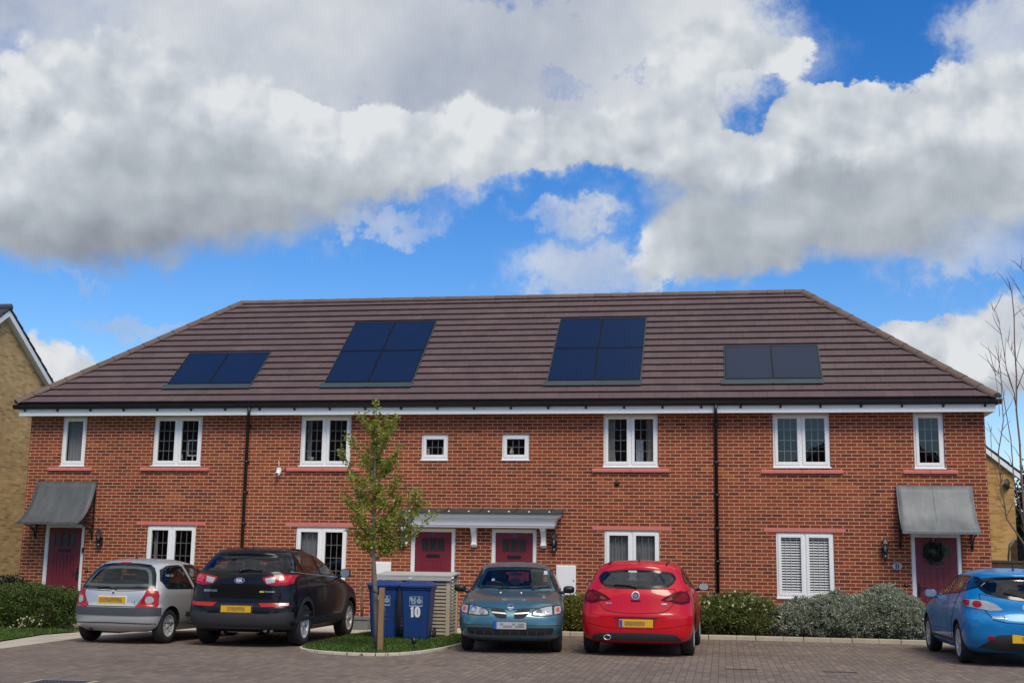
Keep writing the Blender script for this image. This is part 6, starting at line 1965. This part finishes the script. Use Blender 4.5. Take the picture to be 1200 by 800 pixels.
def wheelie_bin(loc, rz, label, number):
    t = thing('wheelie_bin', label, 'wheelie bin', loc, rz, 'blue wheelie bins beside the bin store')
    b = MB()
    secs = [(.03, .215, -.0, .50), (.08, .225, -.01, .52), (.55, .250, -.045, .58), (.90, .270, -.075, .625), (.905, .285, -.09, .64), (.945, .287, -.092, .642)]
    vs = []; fs = []
    for z, hw, y0, y1 in secs:
        r = .035
        vs += [(-hw + r, y0, z), (hw - r, y0, z), (hw, y0 + r, z), (hw, y1 - r, z), (hw - r, y1, z), (-hw + r, y1, z), (-hw, y1 - r, z), (-hw, y0 + r, z)]
    for i in range(len(secs) - 1):
        for k in range(8):
            k2 = (k + 1) % 8; fs.append((i * 8 + k, i * 8 + k2, (i + 1) * 8 + k2, (i + 1) * 8 + k))
    fs.append(tuple(range(8))[::-1]); fs.append(tuple(range(40, 48)))
    b.add(vs, fs)
    for x in (-.10, .10): b.prism([(x - .008, .06), (x + .008, .06), (x + .008, .45), (x - .008, .45)], 'y', -.006 - .02, .02)
    b.box(-.20, .20, .50, .60, .10, .5)
    b.build('bin_body', M['bin'], t, bevel=.008)
    l = MB()
    vs = []; fs = []
    secs = [(.946, .295, -.115, .66), (.985, .297, -.118, .665), (.992, .29, -.10, .65), (1.03, .25, .02, .60), (1.055, .20, .12, .52)]
    for z, hw, y0, y1 in secs:
        r = .03
        vs += [(-hw + r, y0, z), (hw - r, y0, z), (hw, y0 + r, z), (hw, y1 - r, z), (hw - r, y1, z), (-hw + r, y1, z), (-hw, y1 - r, z), (-hw, y0 + r, z)]
    for i in range(len(secs) - 1):
        for k in range(8):
            k2 = (k + 1) % 8; fs.append((i * 8 + k, i * 8 + k2, (i + 1) * 8 + k2, (i + 1) * 8 + k))
    fs.append(tuple(range(8))[::-1]); fs.append(tuple(range(32, 40)))
    l.add(vs, fs); l.box(-.28, -.20, .66, .74, .96, 1.0); l.box(.20, .28, .66, .74, .96, 1.0); l.tube([(-.27, .72, .98), (.27, .72, .98)], .018, 8)
    l.build('lid', M['bin'], t, bevel=.006)
    for s in (-1, 1):
        w = MB(); w.lathe([(.05, s * .235), (.10, s * .24), (.10, s * .285), (.05, s * .29)], (0, .57, .10), 'x', 20); w.build('wheel', M['rubber'], t)
    # printed recycling marks on the front face
    def fy(z): return -.012 - (z - .08) * .0745 - .004
    b = MB()
    def q(x0, x1, z0, z1): b.add([(x0, fy(z0), z0), (x1, fy(z0), z0), (x1, fy(z1), z1), (x0, fy(z1), z1)], [(0, 1, 2, 3)])
    zc = .715; w = .118; h = .075; tk = .007
    x0 = -.105; x1 = .135
    q(x0, x1, zc + h - tk, zc + h); q(x0, x0 + tk, zc - h, zc + h); q(x1 - tk, x1, zc - h, zc + h); q(.012, .018, zc - h, zc + h)
    q(x0, x1, zc - h - .03, zc - h - .008)
    def blob(cx, cz, pts): b.add([(cx + u, fy(cz + v), cz + v) for u, v in pts], [tuple(range(len(pts)))])
    def arc_ring(cx, cz, r0, r1):
        for i in range(14):
            a0, a1 = 6.283 * i / 14, 6.283 * (i + 1) / 14
            b.add([(cx + r * math.cos(a), fy(cz + r * math.sin(a)), cz + r * math.sin(a)) for r, a in ((r0, a0), (r1, a0), (r1, a1), (r0, a1))], [(0, 1, 2, 3)])
    arc_ring(-.03, zc - .025, .018, .04); blob(-.06, zc + .03, [(-.03, -.03), (.01, -.03), (.02, .0), (.0, .035), (-.03, .03)]); blob(-.02, zc + .03, [(-.015, -.012), (.025, -.012), (.025, .03), (.0, .02)])
    arc_ring(.075, zc - .01, .020, .045); blob(.075, zc + .035, [(-.02, -.01), (.02, -.01), (.006, .035), (-.006, .035)]); blob(.075, zc - .01, [(-.008, -.02), (.008, -.02), (.008, .03), (-.008, .03)])
    b.build('printed_marks', M['print_mid'], t)
    tilt = math.atan(.0745)
    if number == '10':
        digits('bin_number', '10', .19, M['print_white'], t, (.015, fy(.515) - .002, .515), -tilt, .25)
    else:
        text_obj('bin_number', '4', .12, M['print_faint'], t, (.03, fy(.53) - .001, .53), (R(90) + tilt, 0, 0), bold=.0, depth=.001)
        b = MB()
        for z in (.43, .35):
            x = -.09
            while x < .13:
                w = random.uniform(.015, .035); b.add([(x, fy(z) - .001, z), (x + w, fy(z) - .001, z), (x + w, fy(z + .03) - .001, z + .03), (x, fy(z + .03) - .001, z + .03)], [(0, 1, 2, 3)]); x += w + .012
        b.build('worn_marks', plain('very_faint_print', lin(48, 80, 136), .5), t)


wheelie_bin((-3.14, -4.85, .015), R(4), 'blue wheelie bin with a large white number ten on its front', '10')
wheelie_bin((-3.79, -4.66, .015), R(3), 'blue wheelie bin with only faint marks, half hidden by the wooden tree stake', '4')


# ------------------------------------------------------------------ plants
def leaf_mesh(name, cen, dirs, size, mat, parent, fold=.25, aspect=.5):
    """one small folded leaf per point"""
    n = len(cen)
    d = dirs / np.maximum(np.linalg.norm(dirs, axis=1, keepdims=True), 1e-6)
    rv = RNG.normal(size=(n, 3)); s = np.cross(d, rv); s /= np.maximum(np.linalg.norm(s, axis=1, keepdims=True), 1e-6)
    up = np.cross(s, d)
    L = size[:, None]; Wd = L * aspect * .5
    p0 = cen; p1 = cen + d * L * .45 + s * Wd + up * L * fold * .25; p2 = cen + d * L - up * L * fold * .4; p3 = cen + d * L * .45 - s * Wd + up * L * fold * .25; p4 = cen + d * L * .5
    V = np.stack([p0, p1, p2, p3, p4], 1).reshape(-1, 3)
    base = np.arange(n)[:, None] * 5
    T = np.concatenate([base + np.array([[0, 1, 4]]), base + np.array([[4, 1, 2]]), base + np.array([[0, 4, 3]]), base + np.array([[4, 2, 3]])], 1).reshape(-1, 3)
    me = bpy.data.meshes.new(name)
    me.vertices.add(len(V)); me.vertices.foreach_set('co', V.astype(np.float32).ravel())
    me.loops.add(len(T) * 3); me.loops.foreach_set('vertex_index', T.astype(np.int32).ravel())
    me.polygons.add(len(T)); me.polygons.foreach_set('loop_start', np.arange(0, len(T) * 3, 3, dtype=np.int32))
    me.update(calc_edges=True); me.validate()
    me.materials.append(mat)
    return link(bpy.data.objects.new(name, me), parent)


def shrub(name, label, cat, loc, mounds, nclump, per, leaf, mat, group=None, aspect=.4, spread=.10, stems=14, up=.5, box=False):
    """mounds: (cx,cy,cz,rx,ry,rz); clumps of leaves sit on and inside the mounds"""
    t = thing(name, label, cat, loc, 0, group)
    cs = []; ns = []
    tot = sum(m[3] * m[5] for m in mounds)
    for m in mounds:
        k = int(nclump * m[3] * m[5] / tot)
        v = RNG.normal(size=(k, 3)); v /= np.linalg.norm(v, axis=1, keepdims=True)
        v[:, 2] = np.abs(v[:, 2]) if False else v[:, 2]
        if box:
            e = 3.2; v = v / (np.abs(v) ** e).sum(1, keepdims=True) ** (1 / e)
        r = RNG.uniform(.55, 1.0, size=(k, 1)) ** .45
        bump = 1 + .10 * np.sin(v[:, :1] * 7 + m[0] * 5) * np.cos(v[:, 2:] * 6 + m[1])
        p = v * r * bump * np.array(m[3:6]) + np.array(m[0:3])
        keep = p[:, 2] > .02
        cs.append(p[keep]); ns.append(v[keep])
    C_ = np.concatenate(cs); N_ = np.concatenate(ns)
    k = len(C_)
    cen = np.repeat(C_, per, 0) + RNG.normal(size=(k * per, 3)) * spread * .35
    d = np.repeat(N_, per, 0) * .6 + RNG.normal(size=(k * per, 3)) * .75 + np.array([0, 0, up])
    cen += d / np.linalg.norm(d, axis=1, keepdims=True) * RNG.uniform(0, spread, size=(k * per, 1))
    cen[:, 2] = np.maximum(cen[:, 2], .015)
    leaf_mesh('foliage', cen, d, RNG.uniform(.6, 1.3, size=k * per) * leaf, mat, t, aspect=aspect)
    b = MB()
    for i in range(stems):
        m = mounds[i % len(mounds)]
        e = C_[RNG.integers(0, k)]
        b.tube([(m[0] + random.uniform(-.1, .1), m[1] + random.uniform(-.05, .05), 0), ((m[0] + e[0]) / 2, (m[1] + e[1]) / 2, e[2] * .55), tuple(e)], [.014, .009, .004], 5)
    b.build('stems', M['twig'], t)
    return t, C_


shrub('clipped_hedge', 'low dark green clipped hedge below the left-hand red door', 'hedge', (-11.6, -3.95, 0), [(0, 0, .42, 1.42, .55, .40), (.7, -.05, .40, .75, .55, .38), (-.9, 0, .42, .9, .55, .40)], 4200, 12, .042, M['leaf_hedge'], aspect=.6, spread=.05, box=True)
shrub('dark_shrub', 'looser dark shrub rising behind the hedge at the left edge', 'shrub', (-12.6, -2.6, 0), [(0, 0, .48, .75, .45, .42), (-.7, .1, .55, .6, .45, .45)], 900, 14, .065, M['leaf_dark'], aspect=.5)
t_, C_ = shrub('variegated_shrub', 'yellow-green variegated shrub at the left end of the hedge', 'shrub', (-11.72, -4.75, 0), [(0, 0, .32, .24, .22, .30)], 120, 12, .06, M['leaf_lime'])


def blossoms(parent, pts, size, name='flower'):
    for p in pts:
        b = MB()
        for k in range(5):
            a = 6.283 * k / 5 + random.random()
            u = Vector((math.cos(a), random.uniform(-.6, .2), math.sin(a))) * size; v = Vector((-math.sin(a), 0, math.cos(a))) * size * .45
            q = Vector(p); b.add([q, q + u * .6 + v, q + u, q + u * .6 - v], [(0, 1, 2, 3)])
        b.build(name, M['petal'], parent)


t_ = thing('white_flowers', 'small clump of white flowers in the grass at the foot of the hedge', 'flowers', (-10.95, -4.72, 0))
pts = [(random.gauss(0, .22), random.uniform(-.1, .1), random.uniform(.06, .28)) for _ in range(26)]
blossoms(t_, pts, .017)
b = MB()
for p in pts: b.tube([(p[0] * .6, p[1], .0), (p[0], p[1], p[2])], .003, 4)
b.build('stems', M['leaf_green'], t_)

shrub('lime_shrub', 'rounded yellow-green shrub between the teal car and the red car', 'shrub', (-.45, -1.0, .03), [(0, 0, .35, .62, .42, .35), (.75, .05, .32, .5, .4, .32), (-.35, .1, .31, .4, .4, .33)], 1300, 14, .056, M['leaf_lime'], aspect=.55)
t_, C_ = shrub('flowering_shrub', 'green shrub with scattered cream flowers right of the red car', 'shrub', (2.55, -1.0, .03), [(-.35, 0, .36, .55, .45, .36), (.35, -.05, .36, .55, .45, .36), (-.75, 0, .26, .3, .35, .29), (.1, .1, .46, .4, .35, .34)], 1700, 14, .062, M['leaf_green'], aspect=.42, up=.8)
top = C_[(C_[:, 1] < .1)]; top = top[np.argsort(-top[:, 2] + RNG.uniform(0, .25, len(top)))][:230]
blossoms(t_, [tuple(p + np.array([0, -.06, .06]) + RNG.normal(size=3) * .03) for p in top[RNG.permutation(230)[:64]]], .026)
shrub('silver_shrub', 'dense silver-grey leafy shrub under the window with white blinds', 'shrub', (4.25, -.98, .03), [(0, 0, .40, .82, .5, .41), (-.6, 0, .29, .42, .45, .31), (.38, .08, .50, .5, .42, .38), (.6, -.1, .34, .45, .45, .36)], 2000, 26, .052, M['leaf_silver'], 'silver-grey shrubs along the kerb', aspect=.40, spread=.045, up=.55)
shrub('silver_shrub', 'taller silver-grey shrub beside the red door with the wreath', 'shrub', (5.62, -.95, .03), [(0, 0, .46, .70, .52, .46), (-.12, .05, .62, .46, .42, .43), (.38, -.05, .36, .38, .45, .42), (-.5, -.05, .4, .4, .45, .42)], 2000, 26, .052, M['leaf_silver'], 'silver-grey shrubs along the kerb', aspect=.40, spread=.045, up=.55)


def limb_pts(a, b_, sag=.12, n=7, wob=.03):
    a, b_ = Vector(a), Vector(b_)
    out = []
    L = (b_ - a).length
    for i in range(n + 1):
        t = i / n
        p = a.lerp(b_, t)
        p.z -= sag * L * math.sin(math.pi * t) * .6
        p += Vector((random.gauss(0, wob), random.gauss(0, wob), 0)) * (math.sin(math.pi * t) * L)
        out.append(p)
    return out


def young_tree():
    t = thing('young_tree', 'slender young street tree with olive-green leaves tied to a wooden stake', 'tree', (-3.10, -7.5, 0))
    O = Vector((-3.10, -7.5, 0))
    trunk = [Vector(p) for p in [(-3.095, -7.5, 0), (-3.12, -7.5, .5), (-3.165, -7.5, 1.0), (-3.215, -7.5, 1.55), (-3.225, -7.48, 2.2), (-3.24, -7.5, 2.9), (-3.22, -7.52, 3.5), (-3.255, -7.5, 4.10)]]
    b = MB(); b.tube([p - O for p in trunk], [.052, .044, .040, .033, .025, .018, .010, .004], 10); b.build('trunk', M['bark'], t)
    def at(z):
        for a, c in zip(trunk, trunk[1:]):
            if a.z <= z <= c.z: return a.lerp(c, (z - a.z) / (c.z - a.z))
        return trunk[-1]
    tips = [(-2.885, 3.795), (-3.433, 3.684), (-3.703, 3.501), (-3.843, 3.178), (-2.763, 3.318), (-3.640, 2.800), (-2.443, 2.612), (-2.403, 2.447), (-2.234, 2.216), (-3.662, 2.439), (-3.630, 2.177), (-3.318, 1.892), (-2.932, 1.855), (-2.625, 2.022), (-3.0, 3.45), (-3.5, 3.2), (-2.75, 2.85), (-3.05, 3.1), (-3.4, 2.6), (-2.8, 2.5), (-3.1, 2.2), (-3.45, 2.3), (-3.3, 3.4), (-3.15, 2.7), (-2.9, 2.2)]
    segs = []
    lb = MB()
    for i, (x, z) in enumerate(tips):
        hd = abs(x + 3.22)
        z0 = max(1.45, z - .25 - hd * random.uniform(.7, 1.1))
        a = at(z0)
        y = -7.5 + random.uniform(-1, 1) * (.12 + .75 * max(0, .55 - hd))
        pts = limb_pts(a, (x, y, z), .10, 7, .02)
        lb.tube([p - O for p in pts], [.013 - .0105 * k / 7 for k in range(8)], 5)
        segs.append((pts, .16))
        for k in range(5):
            q = pts[random.randint(2, 6)]
            e = q + Vector((random.uniform(-.22, .22), random.uniform(-.22, .22), random.uniform(.02, .28)))
            if e.x < -3.88: e.x = -3.85
            sp = limb_pts(q, e, .0, 3, .02)
            lb.tube([p - O for p in sp], [.005, .004, .003, .002], 4)
            segs.append((sp, .0))
    segs.append(([p for p in trunk[5:]], .2))
    lb.build('limbs', M['bark'], t)
    cen = []; dr = []
    for pts, st in segs:
        L = sum((q - p).length for p, q in zip(pts, pts[1:]))
        n = int(L * 125) + 6
        for _ in range(n):
            u = random.uniform(st + .05, 1.0) * (len(pts) - 1); k = min(int(u), len(pts) - 2)
            p = pts[k].lerp(pts[k + 1], u - k)
            d = Vector((random.gauss(0, 1), random.gauss(0, 1), random.gauss(-.15, .7))).normalized()
            p = p + d * random.uniform(.0, .05)
            if random.random() < .12 and p.z < 2.0: continue
            cen.append(tuple(p - O)); dr.append(tuple(d))
    leaf_mesh('crown', np.array(cen), np.array(dr), RNG.uniform(.038, .068, size=len(cen)), M['leaf_tree'], t, aspect=.62)
    s = thing('tree_stake', 'square wooden stake standing beside the young tree trunk', 'stake', (-3.015, -7.62, 0))
    b = MB(); b.box(-.040, .040, -.035, .035, -.05, 1.015); b.build('post', M['stake'], s, bevel=.004)
    b = MB(); b.tube([(-.055, -.02, .93), (-.13, -.01, .95), (-.19, .06, .96), (-.19, .16, .96), (-.11, .2, .96), (-.05, .03, .93)], .016, 6); b.build('tie_strap', M['black'], s)


young_tree()


def bare_tree():
    t = thing('bare_sapling', 'tall leafless sapling with thin reddish branches at the right edge by the terrace corner', 'tree', (7.95, -2.5, 0))
    O = Vector((7.95, -2.5, 0))
    Y0 = -2.5
    b = MB()
    def br(pts, r0, r1, dy0=0.0, dy1=.0):
        n = len(pts); P = []
        for i, (x, z) in enumerate(pts):
            P.append(Vector((x, Y0 + dy0 + (dy1 - dy0) * i / max(n - 1, 1) + random.uniform(-.03, .03), z)) - O)
        Q = [P[0]]
        for p, q in zip(P, P[1:]):
            m = p.lerp(q, .5) + Vector((random.gauss(0, .02), random.gauss(0, .02), 0)) * (q - p).length
            Q += [m, q]
        r0 *= .7; r1 *= .75
        b.tube(Q, [r0 + (r1 - r0) * k / (len(Q) - 1) for k in range(len(Q))], 7)
        for p, q in zip(P[1:], P[2:]):
            for _ in range(2):
                s = p.lerp(q, random.random()); e = s + Vector((random.uniform(-.28, .28), random.uniform(-.25, .25), random.uniform(.15, .5)))
                b.tube([s, s.lerp(e, .5) + Vector((random.gauss(0, .02), 0, .03)), e], [.0065, .005, .003], 5)
        return P
    br([(7.95, 0), (7.93, .5), (7.95, 1.2), (7.955, 1.865)], .05, .036)
    br([(7.955, 1.8), (7.92, 3.2), (7.893, 4.42), (7.931, 5.74), (7.935, 6.71), (7.856, 7.0)], .034, .006)
    br([(7.95, 1.0), (7.897, 1.9), (7.588, 2.366), (7.523, 2.89), (7.49, 3.613), (7.589, 4.196), (7.587, 5.08), (7.50, 5.6)], .028, .006, 0, -.35)
    br([(7.95, 1.3), (7.919, 2.32), (7.81, 3.13), (7.748, 4.587), (7.70, 5.2)], .026, .006, 0, .35)
    br([(7.89, 4.5), (7.879, 4.75), (7.766, 5.244), (7.706, 5.909), (7.696, 6.16)], .018, .005, 0, .1)
    br([(7.705, 5.875), (7.406, 6.164)], .008, .004); br([(7.684, 6.076), (7.60, 6.3), (7.552, 6.414)], .007, .003)
    br([(7.92, 4.8), (8.071, 5.159), (8.2, 5.9), (8.22, 6.6)], .016, .006); br([(8.071, 5.159), (7.887, 5.491), (7.779, 5.808)], .009, .004)
    br([(8.2, 6.3), (8.146, 6.57), (7.965, 6.995)], .008, .004); br([(8.22, 6.9), (8.175, 7.109), (7.992, 7.35)], .007, .003); br([(8.22, 6.5), (8.3, 7.4), (8.28, 7.9)], .008, .003)
    br([(7.59, 4.3), (7.574, 4.834), (7.559, 5.462)], .008, .004); br([(7.89, 4.4), (7.818, 4.75), (7.458, 5.314)], .008, .003)
    br([(7.95, 1.5), (8.25, 2.6), (8.45, 4.0), (8.5, 5.4)], .024, .006, 0, .3); br([(8.0, 1.6), (8.15, 3.0), (8.05, 4.2), (8.1, 5.2)], .018, .005, 0, -.2); br([(7.55, 2.8), (7.40, 3.5), (7.42, 4.1)], .009, .004)
    b.build('branches', M['twig'], t)


bare_tree()


def far_tree(label, loc, mounds, h, mat, nclump=1700, leaf=.2):
    t = thing('evergreen_tree', label, 'tree', loc, 0, 'trees beyond the right-hand fence')
    b = MB(); b.tube([(0, 0, 0), (.05, 0, h * .4), (0, 0, h * .85)], [.2, .14, .05], 8)
    for i in range(8):
        m = mounds[i % len(mounds)]; b.tube([(0, 0, h * .35), (m[0] * .6, m[1] * .6, m[2])], [.06, .02], 5)
    b.build('trunk', M['bark'], t)
    cs = []; ns = []
    for m in mounds:
        k = nclump // len(mounds)
        v = RNG.normal(size=(k, 3)); v /= np.linalg.norm(v, axis=1, keepdims=True)
        p = v * RNG.uniform(.35, 1.05, size=(k, 1)) ** .6 * np.array(m[3:6]) + np.array(m[:3]); cs.append(p); ns.append(v)
    C_ = np.concatenate(cs); N_ = np.concatenate(ns); k = len(C_); per = 14
    d = np.repeat(N_, per, 0) * .4 + RNG.normal(size=(k * per, 3)); cen = np.repeat(C_, per, 0) + RNG.normal(size=(k * per, 3)) * .14
    leaf_mesh('crown', cen, d, RNG.uniform(.6, 1.3, size=k * per) * leaf, mat, t)


far_tree('dark evergreen tree behind the brown fence at the right edge', (16.4, 30.0, 0), [(0, 0, 3.6, 1.6, 1.6, 2.6), (.4, 0, 5.4, 1.1, 1.1, 1.3), (-.5, .3, 2.2, 1.5, 1.5, 1.6)], 6.5, M['leaf_dark'])
far_tree('broader dark tree right of the other evergreen beyond the fence', (19.6, 31.0, 0), [(0, 0, 3.4, 1.9, 1.9, 2.5), (.3, 0, 5.0, 1.3, 1.3, 1.4)], 6.2, M['leaf_dark'])

# stone trough with a bare twiggy plant, and a spiky red-leaved plant, by the wall
t_ = thing('stone_trough', 'grey stone trough on the white gravel beside the front of the black car', 'planter', (-5.15, -1.45, .002))
b = MB(); ring(b, -.24, .24, 0, .26, .03, -.12, .12) if False else b.prism([(-.20, 0), (.20, 0), (.24, .26), (.19, .26), (.17, .20), (-.17, .20), (-.19, .26), (-.24, .26)], 'y', -.13, .13)
b.box(-.235, .235, -.15, -.1305, .20, .262); b.box(-.235, .235, .1305, .15, .20, .262)
b.build('trough', M['stone_trough'], t_, bevel=.008)
MB().box(-.17, .17, -.125, .125, .2005, .225).build('compost', M['soil'], t_)
t_ = thing('bare_twiggy_plant', 'leafless twiggy plant growing out of the stone trough', 'plant', (-5.12, -1.45, .22))
b = MB()
for i in range(7):
    a = random.uniform(-.35, .35); h = random.uniform(.5, 1.05)
    e = Vector((a * .6, random.uniform(-.1, .1), h)); m = Vector((a * .2, 0, h * .5))
    b.tube([(0, 0, 0), m, e], [.009, .007, .004], 5)
    for k in range(3):
        s = m.lerp(e, random.random()); b.tube([s, s + Vector((random.uniform(-.2, .2), random.uniform(-.1, .1), random.uniform(.05, .2)))], [.005, .003], 4)
b.build('twigs', M['twig'], t_)
t_ = thing('red_spiky_plant', 'low spiky dark red plant behind the young tree trunk near the meter box', 'plant', (-4.75, -1.0, 0))
b = MB()
for i in range(26):
    a = random.uniform(0, 6.28); l = random.uniform(.3, .55); o = random.uniform(.25, 1.0)
    d = Vector((math.cos(a) * o, math.sin(a) * o, 1)).normalized(); s = d.cross(Vector((0, 0, 1))).normalized() * .012
    z0 = Vector((0, 0, .02)); b.add([z0 - s, z0 + s, z0 + d * l * .6 + s, z0 + d * l - Vector((0, 0, .08)), z0 + d * l * .6 - s], [(0, 1, 2, 3, 4)])
b.build('blades', M['leaf_plum'], t_)
t_ = thing('garden_ornament', 'small white and black ornament standing on the gravel by the stone trough', 'ornament', (-5.52, -1.55, .002))
b = MB(); b.lathe([(.07, 0), (.08, .08), (.06, .22), (.05, .30)], n=16); b.ico((0, 0, .36), .075, 2); b.build('body', M['white'], t_)
b = MB(); b.ico((.05, -.06, .22), .06, 1); b.build('dark_patch', M['black'], t_)
t_ = thing('ground_spike_light', 'small black spike light in the grass in front of the number ten bin', 'garden light', (-2.62, -7.0, .03))
b = MB(); b.tube([(0, 0, 0), (0, 0, .10)], .012, 6); b.lathe([(.03, .09), (.045, .11), (.04, .17), (.02, .18)], n=12); b.build('light_body', M['black'], t_)
MB().lathe([(.025, .112), (.032, .114)], n=12).build('lens', M['door_glass'], t_)
